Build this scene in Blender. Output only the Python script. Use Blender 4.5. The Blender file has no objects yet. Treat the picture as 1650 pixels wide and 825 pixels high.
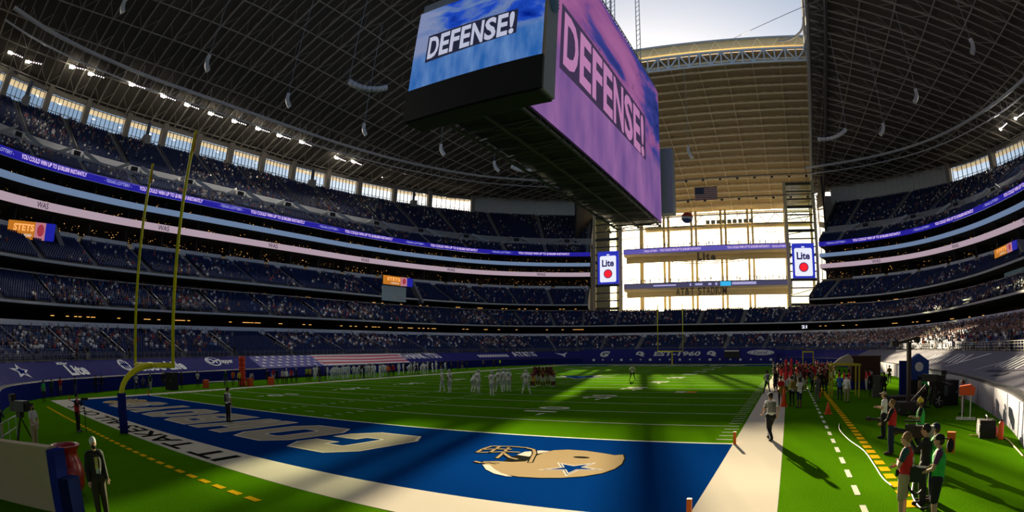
import bpy, math, random
import numpy as np
from mathutils import Vector, Matrix
random.seed(7)
RNG = np.random.default_rng(11)
SC = bpy.context.scene
COL = SC.collection

# ------------------------------------------------------------------ camera
# full-frame fisheye standing behind the near end line, right corner; field: X across, Y along, metres
cam_data = bpy.data.cameras.new('camera')
cam = bpy.data.objects.new('camera', cam_data)
COL.objects.link(cam)
SC.camera = cam
cam_data.type = 'PANO'
cam_data.panorama_type = 'FISHEYE_EQUISOLID'
cam_data.sensor_width = 36.0
cam_data.fisheye_lens = 879.633 * 36.0 / 1650.0
cam_data.fisheye_fov = 3.6
cam_data.shift_x = -171.72 / 1650.0
cam_data.shift_y = 167.22 / 825.0
cam_data.clip_end = 3000
YAW, PITCH, ROLL = -0.3107886, -0.0178796, -0.0085524
_f = Vector((math.sin(YAW) * math.cos(PITCH), math.cos(YAW) * math.cos(PITCH), math.sin(PITCH)))
_r0 = Vector((math.cos(YAW), -math.sin(YAW), 0)); _u0 = _r0.cross(_f)
_r = _r0 * math.cos(ROLL) + _u0 * math.sin(ROLL); _u = -_r0 * math.sin(ROLL) + _u0 * math.cos(ROLL)
cam.matrix_world = Matrix(((_r.x, _u.x, -_f.x, 26.3388), (_r.y, _u.y, -_f.y, -10.4511), (_r.z, _u.z, -_f.z, 3.4372), (0, 0, 0, 1)))

# ------------------------------------------------------------------ sky and sun
SUN_AZ, SUN_EL = math.radians(-15.3), math.radians(13.3)
world = bpy.data.worlds.new('sky'); SC.world = world; world.use_nodes = True
wn = world.node_tree; wn.nodes.clear()
sky = wn.nodes.new('ShaderNodeTexSky'); sky.sky_type = 'NISHITA'
sky.sun_disc = False; sky.sun_elevation = SUN_EL; sky.sun_rotation = SUN_AZ
sky.air_density = 1.0; sky.dust_density = 1.6; sky.ozone_density = 1.0; sky.altitude = 200
bg = wn.nodes.new('ShaderNodeBackground'); bg.inputs['Strength'].default_value = 0.12
wo = wn.nodes.new('ShaderNodeOutputWorld')
wn.links.new(sky.outputs[0], bg.inputs['Color']); wn.links.new(bg.outputs[0], wo.inputs['Surface'])
sun_d = bpy.data.lights.new('sun', 'SUN'); sun_d.energy = 18.0; sun_d.angle = math.radians(0.53); sun_d.color = (1.0, 0.83, 0.56)
sun = bpy.data.objects.new('sun', sun_d); COL.objects.link(sun)
_sd = Vector((math.sin(SUN_AZ) * math.cos(SUN_EL), math.cos(SUN_AZ) * math.cos(SUN_EL), math.sin(SUN_EL)))
sun.rotation_euler = _sd.to_track_quat('Z', 'Y').to_euler()
FLOOD_W = 6200.0          # watts of each floodlight bank
SC.view_settings.view_transform = 'Standard'; SC.view_settings.look = 'None'
SC.view_settings.exposure = 0.55; SC.view_settings.gamma = 1.0; SC.view_settings.use_curve_mapping = False
SC.cycles.max_bounces = 8; SC.cycles.transparent_max_bounces = 12; SC.cycles.diffuse_bounces = 4
SC.cycles.use_denoising = True

# ------------------------------------------------------------------ helpers
MATS = {}
def mat(name, col, rough=0.6, noise=0.0, scale=4.0, metal=0.0, emit=None, power=0.0, spec=0.3, bump=0.0, col2=None):
    """procedural Principled material, its colour broken up a little by noise"""
    if name in MATS: return MATS[name]
    m = bpy.data.materials.new(name); m.use_nodes = True
    nt = m.node_tree; b = nt.nodes['Principled BSDF']
    b.inputs['Base Color'].default_value = (*col, 1); b.inputs['Roughness'].default_value = rough
    b.inputs['Metallic'].default_value = metal; b.inputs['Specular IOR Level'].default_value = spec
    if noise > 0 or bump > 0:
        tc = nt.nodes.new('ShaderNodeTexCoord'); n = nt.nodes.new('ShaderNodeTexNoise')
        n.inputs['Scale'].default_value = scale; n.inputs['Detail'].default_value = 4
        nt.links.new(tc.outputs['Object'], n.inputs['Vector'])
        if noise > 0:
            r = nt.nodes.new('ShaderNodeMix'); r.data_type = 'RGBA'
            c2 = col2 or tuple(min(1, c * (1 + noise)) for c in col); c1 = col if col2 else tuple(c * (1 - noise) for c in col)
            r.inputs[6].default_value = (*c1, 1); r.inputs[7].default_value = (*c2, 1)
            nt.links.new(n.outputs['Fac'], r.inputs[0]); nt.links.new(r.outputs[2], b.inputs['Base Color'])
        if bump > 0:
            bm_ = nt.nodes.new('ShaderNodeBump'); bm_.inputs['Strength'].default_value = bump
            nt.links.new(n.outputs['Fac'], bm_.inputs['Height']); nt.links.new(bm_.outputs['Normal'], b.inputs['Normal'])
    if emit is not None:
        b.inputs['Emission Color'].default_value = (*emit, 1); b.inputs['Emission Strength'].default_value = power * 0.72
    MATS[name] = m
    return m

def vcol_mat(name, rough=0.8):
    if name in MATS: return MATS[name]
    m = bpy.data.materials.new(name); m.use_nodes = True
    nt = m.node_tree; b = nt.nodes['Principled BSDF']; b.inputs['Roughness'].default_value = rough
    a = nt.nodes.new('ShaderNodeAttribute'); a.attribute_name = 'cloth'
    nt.links.new(a.outputs['Color'], b.inputs['Base Color']); MATS[name] = m
    return m

def glass_mat(name, tint=(1, 1, 1), gloss=0.06):
    if name in MATS: return MATS[name]
    m = bpy.data.materials.new(name); m.use_nodes = True
    nt = m.node_tree; nt.nodes.clear()
    t = nt.nodes.new('ShaderNodeBsdfTransparent'); t.inputs[0].default_value = (*tint, 1)
    g = nt.nodes.new('ShaderNodeBsdfGlossy'); g.inputs['Roughness'].default_value = 0.03
    x = nt.nodes.new('ShaderNodeMixShader'); x.inputs[0].default_value = gloss
    o = nt.nodes.new('ShaderNodeOutputMaterial')
    nt.links.new(t.outputs[0], x.inputs[1]); nt.links.new(g.outputs[0], x.inputs[2]); nt.links.new(x.outputs[0], o.inputs[0])
    MATS[name] = m
    return m

class MB:
    """mesh builder: collects boxes, bars, tubes, sheets; build() links them as ONE mesh object"""
    def __init__(s): s.v = []; s.f = []; s.m = []
    def add(s, V, F, mi=0):
        n = len(s.v); s.v.extend([tuple(map(float, p)) for p in V]); s.f.extend([tuple(i + n for i in f) for f in F]); s.m.extend([mi] * len(F)); return s
    def box(s, c, d, rz=0.0, mi=0, rot=None):
        hx, hy, hz = d[0] / 2, d[1] / 2, d[2] / 2
        R = rot if rot is not None else Matrix.Rotation(rz, 3, 'Z')
        V = [Vector(c) + R @ Vector((x * hx, y * hy, z * hz)) for x in (-1, 1) for y in (-1, 1) for z in (-1, 1)]
        return s.add(V, [(0, 1, 3, 2), (4, 6, 7, 5), (0, 4, 5, 1), (2, 3, 7, 6), (0, 2, 6, 4), (1, 5, 7, 3)], mi)
    def bar(s, a, b, w, h=None, mi=0):
        """square bar from a to b"""
        a, b = Vector(a), Vector(b); d = b - a; L = d.length
        if L < 1e-6: return s
        d /= L; up = Vector((0, 0, 1)) if abs(d.z) < 0.95 else Vector((0, 1, 0))
        x = d.cross(up).normalized(); z = x.cross(d); h = w if h is None else h
        V = [p + x * (sx * w / 2) + z * (sz * h / 2) for p in (a, b) for sx, sz in ((-1, -1), (1, -1), (1, 1), (-1, 1))]
        return s.add(V, [(0, 1, 5, 4), (1, 2, 6, 5), (2, 3, 7, 6), (3, 0, 4, 7), (3, 2, 1, 0), (4, 5, 6, 7)], mi)
    def tube(s, pts, r, n=8, mi=0, caps=True):
        pts = [Vector(p) for p in pts]; R = r if isinstance(r, (list, tuple)) else [r] * len(pts)
        V = []; prev = None
        for i, p in enumerate(pts):
            d = (pts[min(i + 1, len(pts) - 1)] - pts[max(i - 1, 0)]).normalized()
            if prev is None:
                up = Vector((0, 0, 1)) if abs(d.z) < 0.95 else Vector((0, 1, 0)); x = d.cross(up).normalized()
            else: x = (prev - d * prev.dot(d)).normalized()
            prev = x; y = d.cross(x)
            V += [p + (x * math.cos(2 * math.pi * k / n) + y * math.sin(2 * math.pi * k / n)) * R[i] for k in range(n)]
        F = [(i * n + k, i * n + (k + 1) % n, (i + 1) * n + (k + 1) % n, (i + 1) * n + k) for i in range(len(pts) - 1) for k in range(n)]
        if caps: F += [tuple(range(n - 1, -1, -1)), tuple((len(pts) - 1) * n + k for k in range(n))]
        return s.add(V, F, mi)
    def lathe(s, prof, c=(0, 0, 0), n=16, mi=0, axis=None):
        """prof: (radius, height) pairs turned about z at c"""
        V = []; R = axis or Matrix.Identity(3)
        for r, z in prof: V += [Vector(c) + R @ Vector((r * math.cos(2 * math.pi * k / n), r * math.sin(2 * math.pi * k / n), z)) for k in range(n)]
        F = [(i * n + k, i * n + (k + 1) % n, (i + 1) * n + (k + 1) % n, (i + 1) * n + k) for i in range(len(prof) - 1) for k in range(n)]
        F += [tuple(range(n - 1, -1, -1)), tuple((len(prof) - 1) * n + k for k in range(n))]
        return s.add(V, F, mi)
    def ball(s, c, r, n=10, m=6, mi=0, rot=None):
        """closed ellipsoid"""
        r = (r, r, r) if not isinstance(r, (tuple, list)) else r; R = rot or Matrix.Identity(3); c = Vector(c)
        V = [c + R @ Vector((0, 0, -r[2]))]
        for i in range(1, m):
            a = math.pi * i / m
            V += [c + R @ Vector((r[0] * math.sin(a) * math.cos(2 * math.pi * k / n), r[1] * math.sin(a) * math.sin(2 * math.pi * k / n), -r[2] * math.cos(a))) for k in range(n)]
        V.append(c + R @ Vector((0, 0, r[2])))
        F = [(0, 1 + (k + 1) % n, 1 + k) for k in range(n)]
        for i in range(m - 2): F += [(1 + i * n + k, 1 + i * n + (k + 1) % n, 1 + (i + 1) * n + (k + 1) % n, 1 + (i + 1) * n + k) for k in range(n)]
        b = 1 + (m - 2) * n; F += [(b + k, b + (k + 1) % n, len(V) - 1) for k in range(n)]
        return s.add(V, F, mi)
    def capsule(s, a, ra, b, rb, n=10, mi=0, flat=1.0, fdir=None):
        """closed tapered limb; flat < 1 squashes it along fdir"""
        a, b = Vector(a), Vector(b); d = (b - a); L = d.length; d = d / L if L > 1e-6 else Vector((0, 0, 1))
        fy = Vector(fdir) if fdir is not None else (Vector((0, 1, 0)) if abs(d.y) < 0.9 else Vector((1, 0, 0)))
        y = (fy - d * fy.dot(d)).normalized(); x = y.cross(d)
        rings = [(a - d * ra * 0.8, ra * 0.6), (a - d * ra * 0.35, ra * 0.92), (a, ra), (a.lerp(b, 0.5), (ra + rb) / 2), (b, rb), (b + d * rb * 0.35, rb * 0.92), (b + d * rb * 0.8, rb * 0.6)]
        V = []
        for p, r in rings: V += [p + x * (r * math.cos(2 * math.pi * k / n)) + y * (r * flat * math.sin(2 * math.pi * k / n)) for k in range(n)]
        F = [(i * n + k, i * n + (k + 1) % n, (i + 1) * n + (k + 1) % n, (i + 1) * n + k) for i in range(len(rings) - 1) for k in range(n)]
        F += [tuple(range(n - 1, -1, -1)), tuple((len(rings) - 1) * n + k for k in range(n))]
        return s.add(V, F, mi)
    def prism(s, poly, fn, t0, t1, mi=0):
        """closed polygon (2D) swept between depths t0 and t1; fn(u, v, t) gives the world point"""
        n = len(poly); V = [fn(u, v, t0) for u, v in poly] + [fn(u, v, t1) for u, v in poly]
        F = [tuple(range(n - 1, -1, -1)), tuple(range(n, 2 * n))] + [(k, (k + 1) % n, n + (k + 1) % n, n + k) for k in range(n)]
        return s.add(V, F, mi)
    def mesh(s, name, mats, smooth=False):
        me = bpy.data.meshes.new(name); me.from_pydata(s.v, [], s.f)
        for m in (mats if isinstance(mats, (list, tuple)) else [mats]): me.materials.append(m)
        if any(s.m): me.polygons.foreach_set('material_index', s.m)
        if smooth: me.polygons.foreach_set('use_smooth', [True] * len(s.f))
        me.update(); return me
    def build(s, name, mats, parent=None, smooth=False):
        return link(name, s.mesh(name, mats, smooth), parent)

def link(name, me, parent=None):
    o = bpy.data.objects.new(name, me); COL.objects.link(o)
    if parent is not None: o.parent = parent
    return o
def empty(name, loc=(0, 0, 0), rz=0.0):
    o = bpy.data.objects.new(name, None); COL.objects.link(o); o.location = loc; o.rotation_euler = (0, 0, rz); o.empty_display_size = 0.2
    return o
def tag(o, label=None, cat=None, group=None, kind=None):
    if label: o['label'] = label
    if cat: o['category'] = cat
    if group: o['group'] = group
    if kind: o['kind'] = kind
    return o
def thing(name, label, cat, loc=(0, 0, 0), rz=0.0, group=None): return tag(empty(name, loc, rz), label, cat, group)
def np_mesh(name, V, F, mats, mi=None, colors=None):
    """mesh from numpy arrays, all faces of one size"""
    me = bpy.data.meshes.new(name); V = np.asarray(V, np.float32); F = np.asarray(F, np.int32); k = F.shape[1]
    me.vertices.add(len(V)); me.vertices.foreach_set('co', V.ravel())
    me.loops.add(F.size); me.loops.foreach_set('vertex_index', F.ravel())
    me.polygons.add(len(F)); me.polygons.foreach_set('loop_start', np.arange(0, F.size, k, dtype=np.int32)); me.polygons.foreach_set('loop_total', np.full(len(F), k, np.int32))
    for m in (mats if isinstance(mats, (list, tuple)) else [mats]): me.materials.append(m)
    if mi is not None: me.polygons.foreach_set('material_index', np.asarray(mi, np.int32))
    me.update(calc_edges=True)
    if colors is not None:
        at = me.color_attributes.new('cloth', 'FLOAT_COLOR', 'POINT')
        at.data.foreach_set('color', np.asarray(colors, np.float32).ravel())
    return me
def dup(root, loc=None, rz=None, label=None, group=None):
    """copy of a thing with copies of its parts and sub-parts"""
    r = root.copy(); COL.objects.link(r)
    if loc is not None: r.location = loc
    if rz is not None: r.rotation_euler = (0, 0, rz)
    if label: r['label'] = label
    if group: r['group'] = group
    for ch in list(KIDS.get(root.name, [])) or [c for c in root.children]:
        c = ch.copy(); COL.objects.link(c); c.parent = r
        for g in ch.children:
            d = g.copy(); COL.objects.link(d); d.parent = c
    return r
KIDS = {}

def text_polys(txt, bold=0.0, shear=0.0, extrude=0.0):
    """lettering as a flat mesh scaled so that it spans x 0..1 and y 0..1: (verts, faces, aspect)"""
    cu = bpy.data.curves.new('lettering', 'FONT'); cu.body = txt; cu.offset = bold; cu.shear = shear; cu.resolution_u = 3; cu.fill_mode = 'FRONT'
    o = bpy.data.objects.new('lettering', cu); COL.objects.link(o)
    me = bpy.data.meshes.new_from_object(o.evaluated_get(bpy.context.evaluated_depsgraph_get()))
    V = np.array([v.co[:2] for v in me.vertices]); F = [tuple(p.vertices) for p in me.polygons]
    bpy.data.objects.remove(o); bpy.data.curves.remove(cu); bpy.data.meshes.remove(me)
    lo, hi = V.min(0), V.max(0); asp = (hi[0] - lo[0]) / (hi[1] - lo[1])
    return (V - lo) / (hi - lo), F, asp
TEXTS = {}
def letter(mb, txt, fn, mi=0, bold=0.0, shear=0.0):
    """lettering mapped by fn(u, v) with u, v in 0..1"""
    k = (txt, bold, shear)
    if k not in TEXTS: TEXTS[k] = text_polys(txt, bold, shear)
    V, F, a = TEXTS[k]
    mb.add([fn(u, v) for u, v in V], F, mi)
def frame(o, u, v):
    """flat frame: corner o, edge vectors u and v"""
    o, u, v = Vector(o), Vector(u), Vector(v)
    return lambda a, b: o + u * a + v * b
def star_poly(r=1.0, q=0.4, rot=0.0, c=(0, 0)):
    return [(c[0] + (r if k % 2 == 0 else q) * math.sin(rot + math.pi * k / 5), c[1] + (r if k % 2 == 0 else q) * math.cos(rot + math.pi * k / 5)) for k in range(10)]
def fan(mb, poly, fn, mi=0):
    """flat polygon, star shaped about its centroid"""
    cx = sum(p[0] for p in poly) / len(poly); cy = sum(p[1] for p in poly) / len(poly); n = len(poly)
    mb.add([fn(cx, cy)] + [fn(*p) for p in poly], [(0, 1 + k, 1 + (k + 1) % n) for k in range(n)], mi)
def ell(cx, cy, rx, ry, n=24): return [(cx + rx * math.cos(2 * math.pi * k / n), cy + ry * math.sin(2 * math.pi * k / n)) for k in range(n)]

# ------------------------------------------------------------------ palette
CONC = mat('concrete', (0.26, 0.26, 0.27), 0.85, 0.12, 1.5)
CONC_L = mat('pale_concrete', (0.72, 0.72, 0.74), 0.8, 0.1, 1.2)
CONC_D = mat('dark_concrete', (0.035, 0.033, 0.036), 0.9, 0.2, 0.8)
NAVY = mat('navy_seat', (0.022, 0.036, 0.11), 0.55, 0.25, 2.0, spec=0.08)
def vinyl(name, col, sheen):
    """matt vinyl whose sheen grows towards grazing angles"""
    m = mat(name, col, 0.6, 0.15, 1.0, spec=0.0); nt = m.node_tree
    mx = nt.nodes.new('ShaderNodeMixShader'); gl = nt.nodes.new('ShaderNodeBsdfGlossy'); gl.inputs['Roughness'].default_value = 0.55
    fr = nt.nodes.new('ShaderNodeFresnel'); fr.inputs[0].default_value = 1.25; fm = nt.nodes.new('ShaderNodeMath'); fm.operation = 'MULTIPLY'; fm.inputs[1].default_value = sheen
    nt.links.new(fr.outputs[0], fm.inputs[0]); nt.links.new(fm.outputs[0], mx.inputs[0])
    ou = next(n for n in nt.nodes if n.type == 'OUTPUT_MATERIAL'); nt.links.new(nt.nodes['Principled BSDF'].outputs[0], mx.inputs[1]); nt.links.new(gl.outputs[0], mx.inputs[2]); nt.links.new(mx.outputs[0], ou.inputs[0])
    return m
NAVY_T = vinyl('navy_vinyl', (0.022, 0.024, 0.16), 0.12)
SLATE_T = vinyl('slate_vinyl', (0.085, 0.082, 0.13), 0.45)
NAVY_P = mat('navy_padding', (0.014, 0.022, 0.16), 0.6, 0.15, 3.0, spec=0.0)
WHITE = mat('white_paint', (0.72, 0.72, 0.68), 0.7, 0.05, 6.0)
PRINT = mat('white_print', (0.75, 0.75, 0.8), 0.6, 0.05, 3.0)
STEEL = mat('grey_steel', (0.34, 0.36, 0.39), 0.45, 0.1, 2.0, metal=0.3)
STEEL_D = mat('dark_steel', (0.09, 0.09, 0.1), 0.5, 0.15, 2.0, metal=0.2)
BLACK = mat('black_plastic', (0.012, 0.012, 0.014), 0.45, 0.2, 8.0)

# ------------------------------------------------------------------ plan of the bowl
CY = 54.86
_q = np.array([(76.3, 0), (76.1, 14), (75.3, 30.6), (73.2, 44), (70.8, 54), (67.4, 63.5), (63.0, 72.5), (57.4, 80), (50.5, 86.3), (43.5, 91), (35.5, 94.6), (25, 97.2), (12.5, 98.4), (0, 98.7)])
def _loop():
    q = _q; h = np.concatenate([q, (q[:-1] * [-1, 1])[::-1], (q * [-1, -1])[1:], (q[1:-1] * [1, -1])[::-1]])
    n = len(h); out = []
    for i in range(n):                                   # Catmull-Rom through the plan points
        p0, p1, p2, p3 = h[i - 1], h[i], h[(i + 1) % n], h[(i + 2) % n]
        for t in np.linspace(0, 1, 8, endpoint=False):
            out.append(0.5 * (2 * p1 + (p2 - p0) * t + (2 * p0 - 5 * p1 + 4 * p2 - p3) * t * t + (3 * p1 - p0 - 3 * p2 + p3) * t ** 3))
    return np.array(out) + [0, CY]
BP = _loop(); NB = len(BP)
_t = np.roll(BP, -1, 0) - np.roll(BP, 1, 0); _t /= np.linalg.norm(_t, axis=1)[:, None]
BN = np.stack([_t[:, 1], -_t[:, 0]], 1)                    # outward normals (the loop runs anticlockwise)
BS = np.concatenate([[0], np.cumsum(np.linalg.norm(np.diff(np.concatenate([BP, BP[:1]]), axis=0), axis=1))])
PERIM = BS[-1]
def at_s(s, E=0.0):
    s = np.mod(s, PERIM); x = [np.interp(s, BS, np.append(a, a[0])) for a in (BP[:, 0], BP[:, 1], BN[:, 0], BN[:, 1])]
    n = np.hypot(x[2], x[3]); e = E(x[2] / n, x[3] / n) if callable(E) else E
    return np.stack([x[0] + x[2] / n * e, x[1] + x[3] / n * e], -1), np.stack([x[2] / n, x[3] / n], -1)
def s_where(cond):
    """first and last arc length of the loop run where cond(x, y) holds (taken as one run, possibly over the seam)"""
    ok = np.array([cond(*p) for p in BP]); i0 = [i for i in range(NB) if ok[i] and not ok[i - 1]][0]; k = i0
    while ok[(k + 1) % NB] and (k - i0) < NB: k += 1
    a, b = BS[i0], BS[k % NB]
    return a, (b if b > a else b + PERIM)
FRONT = lambda nx, ny: -36 * nx * nx - 35 * ny * ny       # front wall of the lowest stand
S_ALL = (0.0, PERIM)
S_LOW = s_where(lambda x, y: not ((y < -18 and x > 0) or (y < 2 and -16 < x <= 0)))     # lowest stand: round the far end, open behind the camera
S_UP = s_where(lambda x, y: not (y > CY + 60 and -33.5 < x < 36.0))   # decks that stop either side of the far glass doors
S_UPV = S_UP
def s_of_y(y, side): # arc length at world y on the left (-1) or right (+1) side
    m = [i for i in range(NB) if BP[i][0] * side > 0]
    i = min(m, key=lambda k: abs(BP[k][1] - y)); return BS[i]
def s_of_x(x): # arc length at world x on the far end
    m = [i for i in range(NB) if BP[i][1] > CY]
    i = min(m, key=lambda k: abs(BP[k][0] - x)); return BS[i]

def sweep(name, prof, rng, m, parent=None, step=2.2, kind=None, label=None, two=None):
    """profile of (offset, height) points swept along the plan between arc lengths rng"""
    n = max(2, int((rng[1] - rng[0]) / step)); s = np.linspace(rng[0], rng[1], n + 1)
    V = []
    for E, z in prof:
        p, _ = at_s(s, E); V.append(np.column_stack([p, np.full(n + 1, z)]))
    V = np.concatenate(V); F = []; k = n + 1
    for j in range(len(prof) - 1):
        i = np.arange(n); F.append(np.stack([j * k + i, j * k + i + 1, (j + 1) * k + i + 1, (j + 1) * k + i], 1))
    o = link(name, np_mesh(name, V, np.concatenate(F), m), parent)
    if kind: o['kind'] = kind
    if label: o['label'] = label
    return o

# ------------------------------------------------------------------ floor: turf and its painted lines
TURF = mat('turf', (0.03, 0.12, 0.006), 1.0, 0, 60.0, spec=0.0)
_nt = TURF.node_tree; _b = _nt.nodes['Principled BSDF']; _tc = _nt.nodes.new('ShaderNodeTexCoord')
_n1 = _nt.nodes.new('ShaderNodeTexNoise'); _n1.inputs['Scale'].default_value = 22; _n1.inputs['Detail'].default_value = 6
_n2 = _nt.nodes.new('ShaderNodeTexNoise'); _n2.inputs['Scale'].default_value = 0.22; _n2.inputs['Detail'].default_value = 3
_r1 = _nt.nodes.new('ShaderNodeMix'); _r1.data_type = 'RGBA'; _r1.inputs[6].default_value = (0.024, 0.10, 0.0012, 1); _r1.inputs[7].default_value = (0.09, 0.235, 0.003, 1)
_a1 = _nt.nodes.new('ShaderNodeMath'); _a1.operation = 'MULTIPLY_ADD'; _a1.inputs[1].default_value = 0.55
_nt.links.new(_tc.outputs['Object'], _n1.inputs['Vector']); _nt.links.new(_tc.outputs['Object'], _n2.inputs['Vector'])
_nt.links.new(_n2.outputs['Fac'], _a1.inputs[0]); 
_a2 = _nt.nodes.new('ShaderNodeMath'); _a2.operation = 'MULTIPLY'; _a2.inputs[1].default_value = 0.45
_nt.links.new(_n1.outputs['Fac'], _a2.inputs[0]); _nt.links.new(_a2.outputs[0], _a1.inputs[2])
_nt.links.new(_a1.outputs[0], _r1.inputs[0]); _nt.links.new(_r1.outputs[2], _b.inputs['Base Color'])
_bu = _nt.nodes.new('ShaderNodeBump'); _bu.inputs['Strength'].default_value = 0.5; _bu.inputs['Distance'].default_value = 0.03
_nt.links.new(_n1.outputs['Fac'], _bu.inputs['Height']); _nt.links.new(_bu.outputs[0], _b.inputs['Normal'])
P_WHITE = mat('turf_white', (0.56, 0.52, 0.43), 0.9, 0.1, 30, spec=0.0, bump=0.3)
P_LINE = mat('turf_line_white', (0.62, 0.66, 0.52), 0.9, 0.1, 30, spec=0.0)
P_BLUE = mat('turf_blue', (0.001, 0.028, 0.15), 0.9, 0.3, 25, spec=0.0, bump=0.4)
P_SILV = mat('turf_silver', (0.33, 0.30, 0.23), 0.9, 0.12, 25, spec=0.0, bump=0.3)
P_BLK = mat('turf_black', (0.012, 0.014, 0.012), 0.9, 0.2, 25, spec=0.0)
P_YEL = mat('turf_yellow', (0.72, 0.42, 0.01), 0.9, 0.12, 25, spec=0.0)
P_ORG = mat('turf_orange', (0.6, 0.2, 0.04), 0.9, 0.1, 25, spec=0.0)
H = 24.384; FL = 109.728
m = MB(); m.add([(-70, -42, 0), (70, -42, 0), (70, 150, 0), (-70, 150, 0)], [(0, 1, 2, 3)])
floor = tag(m.build('floor', TURF), 'green artificial turf playing field', kind='structure')
def flat(mb, x0, y0, x1, y1, z, mi=0): mb.add([(x0, y0, z), (x1, y0, z), (x1, y1, z), (x0, y1, z)], [(0, 1, 2, 3)], mi)
def paint(name, m, x0, y0, x1, y1, z, label=None):
    mb = MB(); flat(mb, x0, y0, x1, y1, z); o = mb.build(name, m, floor)
    if label: o['label'] = label
    return o
paint('end_zone', P_BLUE, -H, 0, H, 9.144, .004, 'blue painted end zone')
paint('end_zone', P_BLUE, -H, FL - 9.144, H, FL, .004, 'blue painted far end zone')
for x0, y0, x1, y1 in ((-H - 1.83, -1.83, H + 1.83, 0), (-H - 1.83, FL, H + 1.83, FL + 1.83), (-H - 1.83, 0, -H, FL), (H, 0, H + 1.83, FL)):
    paint('boundary_strip', P_WHITE, x0, y0, x1, y1, .006, 'white painted boundary strip')
for k in range(0, 21):
    y = 9.144 + k * 4.572; w = .1 if k in (0, 20) else .055
    paint('yard_line', P_LINE, -H + (0 if k in (0, 20) else .2), y - w, H - (0 if k in (0, 20) else .2), y + w, .008)
m = MB()
for k in range(1, 100):
    if k % 5 == 0: continue
    y = 9.144 + k * .9144
    for x0, x1 in ((-H + .12, -H + .75), (H - .75, H - .12), (-3.12, -2.5), (2.5, 3.12)): flat(m, x0, y - .05, x1, y + .05, .008)
flat(m, -.46, 9.144 + 1.83 - .05, .46, 9.144 + 1.83 + .05, .008)
o = m.build('hash_marks', P_LINE, floor); o['kind'] = 'stuff'
# yard numbers, read from either sideline
NUMF = {}
for k, n in enumerate('10 20 30 40 50 40 30 20 10'.split()):
    y = 9.144 + (k + 1) * 9.144
    for sd in (1, -1):
        m = MB()
        for j, ch in enumerate(n):
            w = .42 if ch == '1' else 1.25; c = ((-1.2 if ch == '1' else -1.55) if j == 0 else .3)
            # right side reads with left towards the near end line
            if sd == 1: f = lambda u, v, c=c: (13.75 - 2.0 * v, y + c + w * u, .009)
            else: f = lambda u, v, c=c: (-13.75 + 2.0 * v, y - c - w * u, .009)
            letter(m, ch, f, bold=.02)
        if n != '50':
            d = -1 if k < 4 else 1
            fan(m, [(0, -.25), (0, .25), (d * .9, 0)], lambda a, b, sd=sd, d=d: (sd * (13.3 + b * .8), y + d * 1.9 + a, .009))
        m.build('yard_number', P_LINE, floor)['label'] = f'white painted {n} yard number'
# end zone word, read from midfield: each letter silver with a white rim
def slab(ch):
    """heavy letter outlines on a 1 x 1 cell: list of (outer polygon, [holes as polygons])"""
    c = .16
    oct_ = lambda x0, y0, x1, y1, c: [(x0 + c, y0), (x1 - c, y0), (x1, y0 + c), (x1, y1 - c), (x1 - c, y1), (x0 + c, y1), (x0, y1 - c), (x0, y0 + c)]
    if ch == 'O': return [(oct_(0, 0, 1, 1, .2), [oct_(.32, .24, .68, .76, .06)])]
    if ch == 'C': return [([(.2, 0), (.8, 0), (1, .2), (1, .38), (.66, .38), (.66, .26), (.38, .26), (.34, .3), (.34, .7), (.38, .74), (.66, .74), (.66, .62), (1, .62), (1, .8), (.8, 1), (.2, 1), (0, .8), (0, .2)], [])]
    if ch == 'W': return [([(0, 1), (.3, 1), (.36, .42), (.42, .72), (.58, .72), (.64, .42), (.7, 1), (1, 1), (.86, 0), (.58, 0), (.5, .34), (.42, 0), (.14, 0)], [])]
    if ch == 'B': return [([(0, 0), (.82, 0), (1, .16), (1, .42), (.9, .5), (1, .58), (1, .84), (.82, 1), (0, 1)], [[(.33, .2), (.66, .2), (.66, .4), (.33, .4)], [(.33, .6), (.66, .6), (.66, .8), (.33, .8)]])]
    if ch == 'Y': return [([(0, 1), (.34, 1), (.5, .66), (.66, 1), (1, 1), (.67, .42), (.67, 0), (.33, 0), (.33, .42)], [])]
    if ch == 'S': return [([(.2, 0), (.8, 0), (1, .18), (1, .5), (.84, .62), (.36, .62), (.36, .76), (.66, .76), (.66, .68), (1, .68), (1, .84), (.8, 1), (.2, 1), (0, .84), (0, .52), (.16, .4), (.64, .4), (.64, .24), (.34, .24), (.34, .34), (0, .34), (0, .18)], [])]
def fill_poly(mb, outer, holes, fn, grow=0.0, mi=0):
    """filled polygon with holes through a 2D curve; grow widens it all round"""
    cu = bpy.data.curves.new('outline', 'CURVE'); cu.dimensions = '2D'; cu.fill_mode = 'FRONT'
    for poly in [outer] + holes:
        sp = cu.splines.new('POLY'); sp.points.add(len(poly) - 1); sp.use_cyclic_u = True
        for p, q in zip(sp.points, poly): p.co = (q[0], q[1], 0, 1)
    cu.offset = grow
    o = bpy.data.objects.new('outline', cu); COL.objects.link(o)
    me = bpy.data.meshes.new_from_object(o.evaluated_get(bpy.context.evaluated_depsgraph_get()))
    mb.add([fn(v.co.x, v.co.y) for v in me.vertices], [tuple(p.vertices) for p in me.polygons], mi)
    bpy.data.objects.remove(o); bpy.data.curves.remove(cu); bpy.data.meshes.remove(me)
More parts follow.
